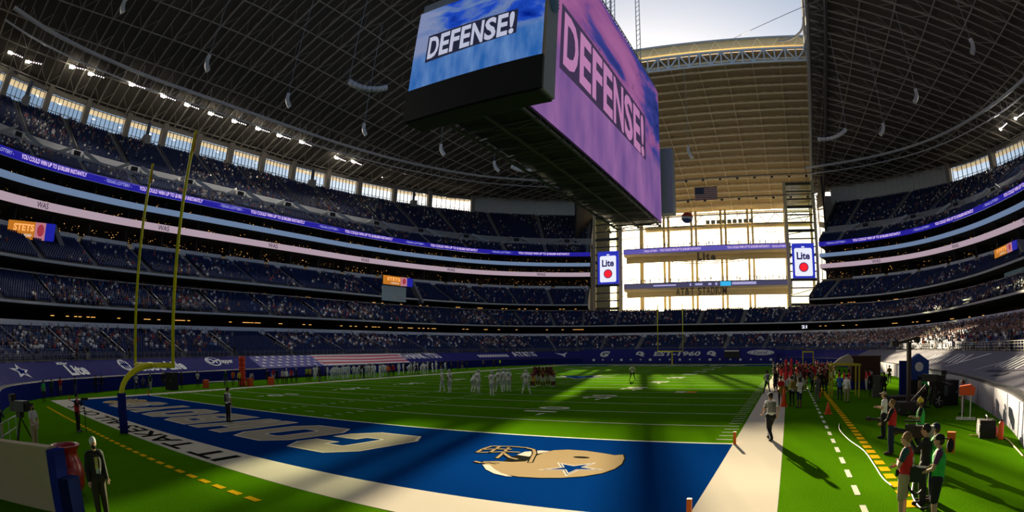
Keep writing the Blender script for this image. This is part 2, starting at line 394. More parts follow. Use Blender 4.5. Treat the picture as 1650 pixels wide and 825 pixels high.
for y_mid, flip in ((4.55, 1), (FL - 4.55, -1)):
    for k, ch in enumerate('COWBOYS'):
        lw = 3.55; x0 = 12.9 - k * 4.32
        m = MB()
        for outer, holes in slab(ch):
            W2, H2 = lw, 4.6
            so = [(u * W2, v * H2) for u, v in outer]; sh = [[(u * W2, v * H2) for u, v in h] for h in holes]
            f1 = lambda u, v, z: (flip * (x0 - u - .16 * v), y_mid + flip * (2.3 - v), z)
            fill_poly(m, so, sh, lambda u, v: f1(u, v, .010), grow=.14, mi=0)
            ins = [[(u, v) for u, v in h] for h in sh]
            fill_poly(m, so, ins, lambda u, v: f1(u, v, .013), grow=0.0, mi=1)
        o = m.build('end_zone_letter', [P_WHITE, P_SILV], floor); o['label'] = f'silver end zone letter {ch} with a white rim'
# slogan on the near boundary strip, read from midfield
m = MB(); letter(m, 'IT TAKES ALL OF US', lambda u, v: (9.7 - 28.2 * u, -.35 - 1.25 * v, .010), bold=.02); m.build('slogan', P_BLK, floor)['label'] = 'black slogan lettering on the white strip'
# helmet emblems at both ends of the near end zone
SHELL = [(17.3, 3.82), (17.76, 3.21), (18.22, 2.81), (18.69, 2.54), (19.29, 2.42), (19.91, 2.52), (20.46, 2.73), (20.95, 3.09), (21.31, 3.6), (21.47, 4.24), (21.46, 4.96), (21.28, 5.8), (21.06, 6.38), (20.82, 6.21), (20.3, 6.45), (19.66, 6.67), (18.96, 6.69), (18.56, 6.42), (18.41, 6), (18.42, 5.41), (18.51, 4.77), (18.51, 4.35), (18.17, 4.11), (17.65, 4.03)]
FACE = [(17.87, 4.13), (18.51, 4.35), (18.51, 4.77), (18.42, 5.41), (18.39, 5.93), (18.01, 6.03), (17.98, 5.35), (17.74, 5.02), (17.76, 4.57)]
PAD = [(17.76, 5.2), (17.75, 5.8), (18.16, 6.21), (18.5, 6.21), (18.33, 5.67), (18.27, 5.07)]
STRIPE = [(17.52, 3.4), (17.99, 2.84), (18.48, 2.48), (18.96, 2.32), (19.15, 2.36), (18.65, 2.61), (18.23, 2.95), (17.75, 3.46)]
BARS = [[(16.28, 5.03), (16.12, 5.68), (16.13, 6.31), (16.83, 6.54), (17.43, 6.51), (17.84, 6.28), (18.19, 5.67), (18.74, 4.24)], [(16.28, 5.03), (16.7, 5.23), (17.14, 5.55), (17.64, 5.64)], [(16.14, 5.56), (16.57, 5.88), (17.13, 5.99)], [(16.71, 5.17), (16.57, 5.75), (16.43, 6.37)], [(17.44, 4.43), (17.18, 5.26), (16.85, 6.28)], [(17.22, 5.27), (17.78, 4.69), (18.15, 4.52)], [(17.05, 3.7), (17.36, 3.58), (17.57, 3.79), (17.88, 3.72)]]
_T = [(20.5, 2.93), (19.4, 3.36), (19.5, 4.56), (20.67, 4.95), (21.26, 4.01)]
SX, SY = sum(p[0] for p in _T) / 5, sum(p[1] for p in _T) / 5
STAR = [q for a, b in zip(_T, _T[1:] + _T[:1]) for q in (a, (SX + ((a[0] + b[0]) / 2 - SX) * .47, SY + ((a[1] + b[1]) / 2 - SY) * .47))]
def helmet_emblem(dx):
    """silver helmet seen from midfield: shell, dark face opening, cage bars and a star"""
    m = MB(); F = lambda z: (lambda x, y: (x + dx, y, z))
    fill_poly(m, SHELL, [], F(.010), grow=.05, mi=2); fill_poly(m, SHELL, [], F(.012), mi=1)
    fill_poly(m, FACE, [], F(.014), mi=2); fill_poly(m, PAD, [], F(.016), mi=0); fill_poly(m, STRIPE, [], F(.014), mi=0)
    for sc, z, mi in ((1.0, .014, 0), (.84, .016, 3), (.76, .018, 0), (.62, .020, 3)): fan(m, [(SX + (x - SX) * sc, SY + (y - SY) * sc) for x, y in STAR], F(z), mi)
    ex, ey = (19.92, 5.55); fan(m, ell(ex, ey, .28, .14), F(.015), 2)
    for a in BARS:
        for p, q in zip(a, a[1:]):
            d = (q[0] - p[0], q[1] - p[1]); L = math.hypot(*d); n = (-d[1] / L, d[0] / L)
            for w, z, mi in ((.10, .017, 2), (.055, .020, 1)):
                m.add([F(z)(p[0] + n[0] * w, p[1] + n[1] * w), F(z)(q[0] + n[0] * w, q[1] + n[1] * w), F(z)(q[0] - n[0] * w, q[1] - n[1] * w), F(z)(p[0] - n[0] * w, p[1] - n[1] * w)], [(0, 1, 2, 3)], mi)
    o = m.build('helmet_emblem', [P_WHITE, mat('turf_helmet_silver', (0.33, 0.25, 0.135), 0.9, .1, 25, spec=0.0), P_BLK, P_BLUE], floor)
    o['label'] = 'silver helmet emblem with a blue star'
helmet_emblem(0.0); helmet_emblem(-38.4)
m = MB()                                                                          # star at midfield
fan(m, star_poly(5.2, 2.0, math.pi / 2), lambda u, v: (u, CY + v, .010), 1); fan(m, star_poly(4.4, 1.7, math.pi / 2), lambda u, v: (u, CY + v, .013), 0)
m.build('midfield_star', [P_BLUE, P_WHITE], floor)['label'] = 'blue midfield star with a white rim'
m = MB(); flat(m, 17.3, 32.2, 18.1, 33.4, .01, 0); flat(m, 18.2, 32.2, 19.0, 33.4, .01, 1); m.build('small_field_logo', [P_WHITE, P_ORG], floor)
# dashed limit lines outside the boundary
for k in range(38):
    x = -19.5 + k * .92
    if x < 16: paint('yellow_dash', P_YEL, x, -3.42, x + .58, -3.2, .008)
for k in range(46):
    y = 1.1 + k * .92
    paint('yellow_dash', P_YEL, 29.15, y, 29.45, y + .58, .008)
for k in range(22):
    y = .4 + k * 1.83
    paint('white_dash', P_LINE, 28.07, y, 28.22, y + .95, .008)

# ------------------------------------------------------------------ bowl: tiers, parapets, ribbons
# tier: front offset and height, back offset and height, rows
TIERS = {
    'lower': (-30.5, 3.1, -20.2, 6.9, 12, S_LOW),
    'club': (-19.6, 10.3, -10.2, 14.6, 11, S_ALL),
    'mezzanine': (-12.0, 16.9, -1.2, 22.4, 13, S_UP),
    'deck_front': (0.4, 34.7, 5.6, 38.0, 6, S_UP),
    'deck': (8.0, 40.6, 25.6, 53.2, 21, S_UP),
}
TIER_OBJ = {}
for nm, (e0, z0, e1, z1, n, rng) in TIERS.items():
    prof = [(e0, z0 - .5)]
    for k in range(n):
        prof += [(e0 + (e1 - e0) * k / n, z0 + (z1 - z0) * k / n), (e0 + (e1 - e0) * (k + 1) / n, z0 + (z1 - z0) * k / n)]
    prof += [(e1, z1)]
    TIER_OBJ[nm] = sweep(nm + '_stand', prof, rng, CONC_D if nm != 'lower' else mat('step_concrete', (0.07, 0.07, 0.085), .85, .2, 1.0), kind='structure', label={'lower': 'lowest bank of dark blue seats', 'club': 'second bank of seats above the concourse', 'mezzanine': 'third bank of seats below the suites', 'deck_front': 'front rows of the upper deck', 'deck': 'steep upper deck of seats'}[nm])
S_MIX = s_of_y(92, 1) + PERIM
TARP = sweep('wall_front', [(FRONT, 0), (FRONT, 1.45)], (S_MIX, S_LOW[1]), NAVY_P, kind='structure', label='navy padded wall around the far and left sides of the field')
sweep('wall_light_backing', [(lambda a, b: FRONT(a, b) + .8, 1.42), (-31.2, 3.18)], S_LOW, NAVY_P, kind='structure', label='added light blocking backing of the vinyl slope above the field wall')  # added under the sheets so no light shows between them
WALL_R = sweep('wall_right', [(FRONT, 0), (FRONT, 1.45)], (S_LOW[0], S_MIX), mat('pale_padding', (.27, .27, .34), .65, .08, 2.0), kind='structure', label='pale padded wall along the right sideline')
for i in range(int((S_MIX - S_LOW[0]) / 6.0)):
    (a,), (n,) = at_s(np.array([S_LOW[0] + 6.0 * i]), lambda x, y: FRONT(x, y) - .005); MB().box((a[0], a[1], .72), (.05, .05, 1.4), math.atan2(n[1], n[0])).build('wall_seam', MATS['pale_padding'], WALL_R)
sweep('wall_ledge', [(FRONT, 1.45), (lambda a, b: FRONT(a, b) + .12, 1.55), (lambda a, b: FRONT(a, b) + .8, 1.55), (lambda a, b: FRONT(a, b) + .85, 1.5)], S_LOW, BLACK, kind='structure', label='dark rail along the top of the field wall')
def tarp_pt(s, t):
    """point on the vinyl slope above the wall, t from 0 at the ledge to 1 at the railing"""
    p0, n = at_s(s, FRONT); p1, _ = at_s(s, -31.2); p0 = p0 + n * .85
    q = p0 + (p1 - p0) * t; return np.column_stack([np.atleast_2d(q), np.full(len(np.atleast_2d(q)), 1.5 + 1.75 * t)])
N_ = int((S_LOW[1] - S_LOW[0]) / 6.0); k = 0
for i in range(N_):                                                              # the slope is covered by vinyl sheets laid edge to edge
    s0 = S_LOW[0] + 6.0 * i; ss = np.linspace(s0 + .02, s0 + 5.98, 4)
    V = np.concatenate([tarp_pt(ss, 0), tarp_pt(ss, .5) + [0, 0, .04], tarp_pt(ss, 1)])
    F = [(j * 4 + q, (j + 1) * 4 + q, (j + 1) * 4 + q + 1, j * 4 + q + 1) for j in range(2) for q in range(3)]
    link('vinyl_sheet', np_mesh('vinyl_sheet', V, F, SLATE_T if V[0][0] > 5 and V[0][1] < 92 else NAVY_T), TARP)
# railing on top of the slope
for i in range(N_):
    s0 = S_LOW[0] + 6.0 * i; m = MB(); a, _ = at_s(np.linspace(s0, s0 + 6, 7), -30.9)
    for j in range(7):
        m.bar((a[j][0], a[j][1], 3.1), (a[j][0], a[j][1], 4.05), .05)
        if j < 6:
            for z in (3.35, 3.6, 3.85, 4.05): m.bar((a[j][0], a[j][1], z), (a[j + 1][0], a[j + 1][1], z), .03)
    m.build('railing', mat('rail_metal', (.3, .3, .3), .4, metal=.6), TARP)
# far end wall band (taller, flat) above the field wall
s0, s1 = s_of_x(34), s_of_x(-34)
FARW = lambda a, b: FRONT(a, b) - .12
far_wall = sweep('wall_far', [(FARW, 0), (FARW, 3.6), (lambda a, b: FRONT(a, b) + .3, 3.62)], (s0, s1), NAVY_T, kind='structure', label='tall navy wall behind the far goal post')
# parapets, ledges and the decks behind them
sweep('wall_parapet', [(-20.1, 6.9), (-20.1, 8.1), (-19.8, 8.1)], S_LOW, CONC_L, kind='structure', label='pale parapet behind the lowest seats')
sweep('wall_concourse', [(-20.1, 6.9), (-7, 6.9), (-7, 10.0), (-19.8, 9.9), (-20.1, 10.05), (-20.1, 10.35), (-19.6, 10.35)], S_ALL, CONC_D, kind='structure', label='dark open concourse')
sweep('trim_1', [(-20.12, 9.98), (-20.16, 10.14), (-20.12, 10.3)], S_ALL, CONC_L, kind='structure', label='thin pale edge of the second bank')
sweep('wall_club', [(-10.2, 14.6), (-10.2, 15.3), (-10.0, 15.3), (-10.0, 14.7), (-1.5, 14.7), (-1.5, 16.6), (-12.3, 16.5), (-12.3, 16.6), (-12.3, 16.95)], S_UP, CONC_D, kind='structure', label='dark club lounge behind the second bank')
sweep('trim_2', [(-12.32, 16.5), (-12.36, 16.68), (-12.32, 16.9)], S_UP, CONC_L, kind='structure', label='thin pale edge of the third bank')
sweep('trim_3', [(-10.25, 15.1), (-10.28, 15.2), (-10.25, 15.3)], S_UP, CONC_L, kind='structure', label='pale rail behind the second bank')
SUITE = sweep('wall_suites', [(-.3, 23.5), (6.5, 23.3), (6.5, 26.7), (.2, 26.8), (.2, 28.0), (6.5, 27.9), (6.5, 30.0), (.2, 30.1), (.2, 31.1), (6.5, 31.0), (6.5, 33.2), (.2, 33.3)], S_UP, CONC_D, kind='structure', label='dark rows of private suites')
# suite partitions, one by one
for z0, z1 in ((23.4, 26.7), (27.9, 30.0), (31.0, 33.2)):
    for i in range(int((S_UP[1] - S_UP[0]) / 9.0)):
        s = S_UP[0] + 9.0 * i; (p,), (n,) = at_s(np.array([s]), 3.6)
        if p[1] < -12: continue
        MB().box((p[0], p[1], (z0 + z1) / 2), (4.6, .25, z1 - z0), math.atan2(n[1], n[0])).build('partition', CONC_D, SUITE)
# parapet panels under the suites, each a separate white slab
for i in range(int((S_UP[1] - S_UP[0]) / 12.0)):
    sa = S_UP[0] + 12.0 * i; 
    if at_s(np.array([sa]))[0][0][1] < -14: continue
    sweep('parapet_panel', [(-1.0, 22.4), (-1.05, 23.6), (-.75, 23.6)], (sa + .5, sa + 11.3), CONC_L, SUITE)
m = MB()
for i in range(5200):                                                            # warm lamps at the back of the suites
    s = S_UP[0] + RNG.random() * (S_UP[1] - S_UP[0]); (p,), _ = at_s(np.array([s]), 6.2 - 2.5 * RNG.random())
    if p[1] < -12: continue
    z = [24.2 + 2.2 * RNG.random(), 28.3 + 1.5 * RNG.random(), 31.3 + 1.6 * RNG.random()][i % 3]
    r = .035 + .1 * RNG.random() ** 3; m.box((p[0], p[1], z), (r, r, r * .8), RNG.random())
tag(m.build('suite_lamps', mat('warm_lamp', (.3, .15, .05), emit=(1.0, .5, .12), power=1.4), SUITE), kind='stuff')
m = MB()
for i in range(260):
    s = S_UP[0] + RNG.random() * (S_UP[1] - S_UP[0]); hi = i % 2
    (p,), (n,) = at_s(np.array([s]), -3.0 if hi else -9.5)
    if p[1] < -12: continue
    z = 16.2 if hi else 9.6; m.box((p[0], p[1], z), (.15, .6 + 1.6 * RNG.random() * (i % 5 == 0), .08), math.atan2(n[1], n[0]))
tag(m.build('concourse_lamps', MATS['warm_lamp'], SUITE), kind='stuff')

# ribbons: light boards along the fascias, with lettering that reads clockwise from inside the bowl
def ribbon(name, label, z0, z1, m, E=0.0):
    o = sweep(name, [(E + .15, z0), (E - .05, z0), (E - .05, z1), (E + .15, z1)], S_UP, m); tag(o, label, 'ribbon board'); return o
def ribbon_text(parent, name, txt, s, z0, z1, width, m, E=-.12, bold=.01, label=None):
    mb = MB()
    def f(u, v):
        (p,), _ = at_s(np.array([s - u * width]), E); return (p[0], p[1], z0 + (z1 - z0) * v)
    letter(mb, txt, f, bold=bold); o = mb.build(name, m, parent)
    if label: o['label'] = label
    return o
LED_BLUE = mat('led_blue', (.01, .01, .05), .5, emit=(.014, .010, .27), power=1.0)
LED_PINK = mat('led_pink', (.1, .08, .09), .5, emit=(.62, .46, .55), power=.62)
LED_WHITE = mat('led_white', (.1, .1, .1), .5, emit=(.85, .62, .95), power=1.0)
LED_INK = mat('led_ink', (.02, .02, .02), .5, emit=(.06, .03, .08), power=.5)
RB = ribbon('ribbon_board', 'long blue light ribbon with lottery lettering below the upper deck', 33.3, 34.6, LED_BLUE)
RP = ribbon('ribbon_board', 'long pinkish white light ribbon between two rows of suites', 26.75, 28.05, LED_PINK)
GREYB = mat('fascia_glow', (.1, .12, .15), .5, emit=(.15, .22, .36), power=.8)  # glow built into the fascia, like a blank light band
RG = sweep('trim_4', [(.15, 30.05), (-.05, 30.05), (-.05, 31.15), (.15, 31.15)], S_UP, GREYB, kind='structure', label='glowing pale blue grey fascia between the suite rows')
s = S_UP[0] + 3
while s < S_UP[1] - 3:
    (p,), _ = at_s(np.array([s]))
    if p[1] > -14:
        ribbon_text(RB, 'ribbon_lettering', 'YOU COULD WIN UP TO $100,000 INSTANTLY', s + 20, 33.55, 34.4, 16.5, LED_WHITE, bold=.015)
        ribbon_text(RB, 'ribbon_lettering', '- TEXAS LOTTERY -', s + 29, 33.7, 34.25, 7.0, mat('led_pale', (.1, .1, .1), emit=(.5, .5, .95), power=.8), bold=.005)
        ribbon_text(RP, 'ribbon_lettering', 'WAS', s + 14, 26.9, 27.85, 2.8, LED_INK)
    s += 30
# wall with portals between the two parts of the upper deck
PW = sweep('wall_portal', [(5.6, 38.0), (7.6, 38.0), (7.6, 40.7), (8.0, 40.7)], S_UP, mat('portal_wall', (.38, .38, .41), .8, .12, .5), kind='structure', label='pale wall with doorways across the upper deck')
sweep('wall_walkway', [(5.6, 38.0), (5.55, 38.9), (5.7, 38.9)], S_UP, MATS['portal_wall'], kind='structure', label='pale parapet before the upper deck walkway')
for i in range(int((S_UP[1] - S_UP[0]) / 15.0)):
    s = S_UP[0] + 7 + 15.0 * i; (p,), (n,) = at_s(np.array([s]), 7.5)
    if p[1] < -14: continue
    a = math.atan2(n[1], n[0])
    MB().box((p[0], p[1], 39.2), (.5, 1.7, 2.4), a).build('portal_shade', CONC_D, PW)  # dark block stands in for the shade inside the doorway
    m = MB()                                                                     # forked stair down to the front rows
    for sg in (-1, 1):
        a0, _ = at_s(np.array([s + sg * 5.6]), 5.3); a1, _ = at_s(np.array([s + sg * 1.6]), 7.2)
        m.bar((*a0[0], 38.3), (*a1[0], 40.6), .3, .7)
    m.build('stair_flank', STEEL, PW)

# light screens hung at the stair breaks of the third bank, each with a slanted stair flank
for (xa, ya), (xb, yb), z0, hgt, lab in (((-66.2, -5.6), (-66.2, 4.3), 20.9, 2.65, 'orange and blue light screen at the near left corner of the third bank'), ((-61.6, 84.6), (-60.6, 94.6), 19.5, 2.1, 'orange and blue light screen halfway down the left stands'), ((66.0, 83.0), (66.2, 72.6), 19.3, 1.5, 'orange and blue light screen at the right stands')):
    a = Vector((xa, ya, z0)); u = Vector((xb - xa, yb - ya, 0)); L = u.length; ang = math.atan2(u.y, u.x); t = thing('corner_screen', lab, 'screen', a, ang)
    MB().box((L / 2, .3, hgt / 2), (L, .5, hgt)).build('case', BLACK, t)
    MB().box((L * .29, 0, hgt / 2), (L * .58, .12, hgt)).build('orange_panel', mat('led_orange', (.1, .04, .01), emit=(.46, .15, .012), power=1.0), t)
    MB().box((L * .69, 0, hgt / 2), (L * .22, .12, hgt)).build('picture_panel', mat('led_rose', (.1, .04, .05), .5, 0.6, .5, emit=(.42, .16, .2), power=1.0), t)
    MB().box((L * .9, 0, hgt / 2), (L * .2, .12, hgt)).build('blue_panel', mat('led_deep', (.01, .01, .05), emit=(.01, .012, .30), power=1.0), t)
    mb = MB(); letter(mb, 'STETS', frame((L * .12, -.09, hgt * .45), (L * .44, 0, 0), (0, 0, hgt * .4)), bold=.04); mb.build('lettering', mat('led_flame', (.1, .05, .02), emit=(1.0, .42, .12), power=1.0), t)
    mb = MB(); letter(mb, 'LEGENDARY', frame((L * .25, -.09, hgt * .14), (L * .28, 0, 0), (0, 0, hgt * .16)), bold=.03); mb.build('small_lettering', mat('led_cream', (.1, .1, .1), emit=(.7, .6, .5), power=1.0), t)
    mb = MB(); mb.ball((L * .7, -.05, hgt * .55), (hgt * .3, .06, hgt * .36), 10, 6); mb.build('picture_figure', mat('led_crimson', (.05, .01, .01), emit=(.3, .03, .05), power=1.0), t, True)
    MB().bar((L * .98, .8, hgt - .2), (L * .98 + 4.4, .8, -3.6), 1.5, .8).build('stair_flank', CONC, t)
    MB().box((L * .5, 1.4, -1.9), (L * .8, .3, 3.6)).build('glazed_back', mat('corner_glass', (.10, .16, .18), .2, .3, .4, emit=(.05, .07, .08), power=.6), t)  # faint glow put into the glass itself, no lamp behind it

# ------------------------------------------------------------------ seats, aisles and the crowd in them
AISLE = 13.0
def tier_rows(nm):
    e0, z0, e1, z1, n, rng = TIERS[nm]
    for k in range(n): yield e0 + (e1 - e0) * (k + .62) / n, z0 + (z1 - z0) * k / n, rng
SEATS = {}
def in_view(p): return (p[:, 1] > -16) & ((p[:, 0] < 20) | (p[:, 1] > 8))
CUT = {'lower': .55, 'club': .56, 'mezzanine': .58, 'deck_front': .6, 'deck': .62}
for nm in TIERS:
    pos, nor = [], []
    for E, z, rng in tier_rows(nm):
        s = np.arange(rng[0] + .4, rng[1] - .4, CUT[nm]); s = s[np.mod(s - rng[0], AISLE) > 1.5]
        p, n = at_s(s, E); ok = in_view(p); pos.append(np.column_stack([p[ok], np.full(ok.sum(), z)])); nor.append(n[ok])
    pos, nor = np.concatenate(pos), np.concatenate(nor); SEATS[nm] = (pos, nor)
    # a seat: back panel (5 quads) and tipped up pan (3 quads)
    lx, d = .23, np.column_stack([-nor[:, 1], nor[:, 0]])
    C8 = []
    for bx0, bx1, z0, z1 in ((.12, .2, .38, .88), (-.12, .12, .36, .44)):
        for z in (z0, z1):
            for (sx, bx) in ((-1, bx0), (1, bx0), (1, bx1), (-1, bx1)):
                C8.append(np.column_stack([pos[:, :2] + d * (sx * lx) + nor * bx, pos[:, 2] + z]))
    if nm in ('deck', 'deck_front'): C8 = C8[:8]; FQ = [(0, 1, 5, 4), (1, 2, 6, 5), (3, 0, 4, 7), (4, 5, 6, 7), (2, 3, 7, 6)]
    else: FQ = [(0, 1, 5, 4), (1, 2, 6, 5), (3, 0, 4, 7), (4, 5, 6, 7), (2, 3, 7, 6), (8, 9, 13, 12), (12, 13, 14, 15), (9, 10, 14, 13)]
    nv = len(C8); V = np.stack(C8, 1).reshape(-1, 3)
    F = (np.arange(len(pos))[:, None, None] * nv + np.array(FQ)[None]).reshape(-1, 4)
    o = link('seats', np_mesh('seats', V, F, NAVY), TIER_OBJ[nm]); tag(o, kind='stuff')
    # stepped aisles, one object each
    e0, z0, e1, z1, n, rng = TIERS[nm]
    for i in range(int((rng[1] - rng[0]) / AISLE) + 1):
        s = rng[0] + i * AISLE + .95
        if s > rng[1]: break
        (p,), (nn,) = at_s(np.array([s]), (e0 + e1) / 2)
        if not in_view(p[None])[0]: continue
        m = MB(); a = math.atan2(nn[1], nn[0]); w = (e1 - e0) / n / 2; hgt = (z1 - z0) / n / 2
        for k in range(2 * n):
            (q,), _ = at_s(np.array([s]), e0 + (e1 - e0) * (k + .5) / (2 * n))
            m.box((q[0], q[1], z0 + hgt * k - hgt / 2 + .06), (w * .98, 1.05, hgt + .1), a)
        m.build('aisle', CONC if nm != 'deck' else mat('aisle_concrete', (.2, .2, .22), .85, .1, 1.0), TIER_OBJ[nm])
        if nm in ('lower', 'club', 'deck'):
            r = MB(); q0, _ = at_s(np.array([s]), e0 + .5); q1, _ = at_s(np.array([s]), e1 - .5)
            r.bar((*q0[0], z0 + 1.0), (*q1[0], z1 + .8), .06, .06, 0)
            for t in np.linspace(0, 1, 5): 
                q = q0[0] + (q1[0] - q0[0]) * t; zz = z0 + (z1 - z0) * t; r.bar((*q, zz), (*q, zz + .95), .05)
            r.build('aisle_handrail', mat('rail_metal', (.3, .3, .3), .4, metal=.6), TIER_OBJ[nm])
# end walls that close each deck where it stops beside the glass doors
for nm in ('mezzanine', 'deck_front', 'deck'):
    e0, z0, e1, z1, n, rng = TIERS[nm]
    for s in rng:
        (a,), _ = at_s(np.array([s]), e0); (b,), _ = at_s(np.array([s]), e1)
        m = MB(); m.add([(*a, z0 - 1.2), (*b, z0 - 1.2), (*b, z1 + .9), (*a, z0 + .9)], [(0, 1, 2, 3)]); m.build('end_wall', CONC, TIER_OBJ[nm])

# seated spectator, a single low body: legs, trunk, arms, head
SHIRTS = [(.82, .82, .84), (.75, .75, .78), (.03, .05, .14), (.02, .03, .09), (.12, .13, .16), (.3, .3, .33), (.35, .04, .05), (.06, .2, .42), (.03, .03, .035), (.8, .77, .7), (.25, .1, .08), (.02, .02, .025)]
SKINS = [(.42, .25, .17), (.5, .31, .22), (.2, .11, .07), (.34, .2, .13)]
def seated_mesh(mb):
    mb.capsule((0, .05, .5), .17, (0, .02, .92), .2, n=7, mi=0, flat=.7)
    for sx in (-1, 1):
        mb.capsule((sx * .1, -.02, .52), .09, (sx * .11, -.42, .5), .075, n=5, mi=1)
        mb.capsule((sx * .11, -.42, .5), .07, (sx * .12, -.44, .1), .05, n=5, mi=1)
        mb.capsule((sx * .22, .02, .9), .06, (sx * .25, -.12, .64), .05, n=5, mi=0)
        mb.capsule((sx * .25, -.12, .64), .045, (sx * .12, -.3, .6), .04, n=5, mi=2)
    mb.ball((0, -.02, 1.16), (.095, .115, .13), 7, 5, mi=2); mb.capsule((0, .02, .98), .06, (0, 0, 1.08), .055, n=5, mi=2)
    mb.ball((0, .015, 1.2), (.105, .115, .11), 7, 5, mi=3)
_m = MB(); seated_mesh(_m)
SLOT0 = mat('cloth_plain', (.3, .3, .3))
SPECT = _m.mesh('spectator', [SLOT0] * 4)
def cmat(c, kind='cloth'):
    return mat(f'{kind}_{int(c[0]*255)}_{int(c[1]*255)}_{int(c[2]*255)}', c, .8, .12, 9)
FILL = {'lower': .24, 'club': .26, 'mezzanine': .13, 'deck_front': .2, 'deck': .16}
CAMP = np.array([26.34, -10.45, 3.44])
cand = []; rest = []
for nm in TIERS:
    pos, nor = SEATS[nm]; p, n = pos, nor
    dens = FILL[nm] * (.45 + 1.1 * (np.sin(p[:, 0] * .13 + p[:, 1] * .21) * np.sin(p[:, 1] * .083 + 1.7) + .5))
    if nm == 'lower': dens = np.where(p[:, 0] > 30, .75, dens); dens = np.where(p[:, 2] < 4.0, dens * .12, dens)
    if nm == 'mezzanine':                                      # nobody sits behind the corner screens
        for (xa, ya), (xb, yb) in (((-66.2, -5.6), (-66.2, 4.3)), ((-61.6, 84.6), (-60.6, 94.6)), ((66.0, 83.0), (66.2, 72.6))):
            dens = np.where((np.abs(p[:, 0] - (xa + xb) / 2) < 4.5) & (p[:, 1] > min(ya, yb) - 1.5) & (p[:, 1] < max(ya, yb) + 6), 0, dens)
    ok = RNG.random(len(p)) < dens
    for i in np.nonzero(ok)[0]: (cand if nm == 'lower' else rest).append((np.linalg.norm(p[i] - CAMP), p[i], n[i]))
cand.sort(key=lambda t: t[0]); rest += cand[300:]
HW = ['black hair', 'brown hair', 'navy cap', 'grey hair']
WORDS = {0: 'white', 1: 'white', 2: 'navy', 3: 'navy', 4: 'grey', 5: 'grey', 6: 'red', 7: 'blue', 8: 'black', 9: 'cream', 10: 'brown', 11: 'black'}
for d, p, n in cand[:300]:
    hw = int(RNG.integers(4)); k = int(RNG.integers(len(SHIRTS))); side = 'right' if p[0] > 30 else 'left' if p[1] < 100 else 'far'
    o = link('spectator', SPECT); o.location = (p[0] - n[0] * .05, p[1] - n[1] * .05, p[2]); o.rotation_euler = (0, 0, math.atan2(n[1], n[0]) - math.pi / 2 + (RNG.random() - .5) * .5)
    for sl, mm in enumerate((cmat(SHIRTS[k]), cmat([(.02, .03, .06), (.05, .05, .06), (.15, .13, .1)][k % 3], 'trousers'), cmat(SKINS[int(RNG.integers(4))], 'skin'), cmat([(.02, .015, .01), (.1, .06, .03), (.03, .04, .12), (.4, .4, .42)][hw], 'hair'))):
        o.material_slots[sl].link = 'OBJECT'; o.material_slots[sl].material = mm
    where = {'right': 'beside the right sideline', 'left': 'behind the left sideline', 'far': 'at the far corner'}[side]
    row = ['front', 'lower', 'middle', 'upper', 'back'][min(4, int((p[2] - 3.0) / .8))]
    tag(o, f'seated spectator, {WORDS[k]} top, {HW[hw]}, {row} rows {where}', 'person', f'spectators in {WORDS[k]} tops, {row} rows {where}')
# everybody further away: one mesh
_m = MB()
_m.box((0, .02, .72), (.38, .22, .46), mi=0); _m.box((0, -.2, .5), (.32, .42, .14), mi=1); _m.box((0, -.42, .28), (.3, .12, .4), mi=1); _m.ball((0, 0, 1.13), (.1, .115, .14), 6, 4, mi=2)
BV = np.array(_m.v); BF = _m.f; BMI = np.array(_m.m); vmi = np.zeros(len(BV), int)
for f, mi in zip(BF, BMI):
    for q in f: vmi[q] = mi
tri = np.array([t for f in BF for t in ([f] if len(f) == 3 else [(f[0], f[1], f[2]), (f[0], f[2], f[3])])])
n_ = len(rest); P = np.array([r[1] for r in rest]); Nn = np.array([r[2] for r in rest]); a = np.arctan2(Nn[:, 1], Nn[:, 0]) - np.pi / 2 + (RNG.random(n_) - .5) * .6
ca, sa = np.cos(a), np.sin(a); sc = .93 + .14 * RNG.random(n_)
X = (BV[None, :, 0] * ca[:, None] - BV[None, :, 1] * sa[:, None]) * sc[:, None] + P[:, None, 0]
Y = (BV[None, :, 0] * sa[:, None] + BV[None, :, 1] * ca[:, None]) * sc[:, None] + P[:, None, 1]
Z = BV[None, :, 2] * sc[:, None] + P[:, None, 2]
sh = np.array(SHIRTS)[RNG.integers(len(SHIRTS), size=n_)]; sk = np.array(SKINS)[RNG.integers(4, size=n_)]; tr = np.array([(.02, .03, .06), (.05, .05, .06), (.15, .13, .1)])[RNG.integers(3, size=n_)]
Cc = np.ones((n_, len(BV), 4)); Cc[:, :, :3] = np.where((vmi == 0)[None, :, None], sh[:, None], np.where((vmi == 1)[None, :, None], tr[:, None], sk[:, None]))
V = np.stack([X, Y, Z], 2).reshape(-1, 3); F = (np.arange(n_)[:, None, None] * len(BV) + tri[None]).reshape(-1, 3)
tag(link('spectators', np_mesh('spectators', V, F, vcol_mat('crowd_cloth'), colors=Cc.reshape(-1, 4))), 'distant spectators scattered over the seats of all decks', 'crowd', kind='stuff')

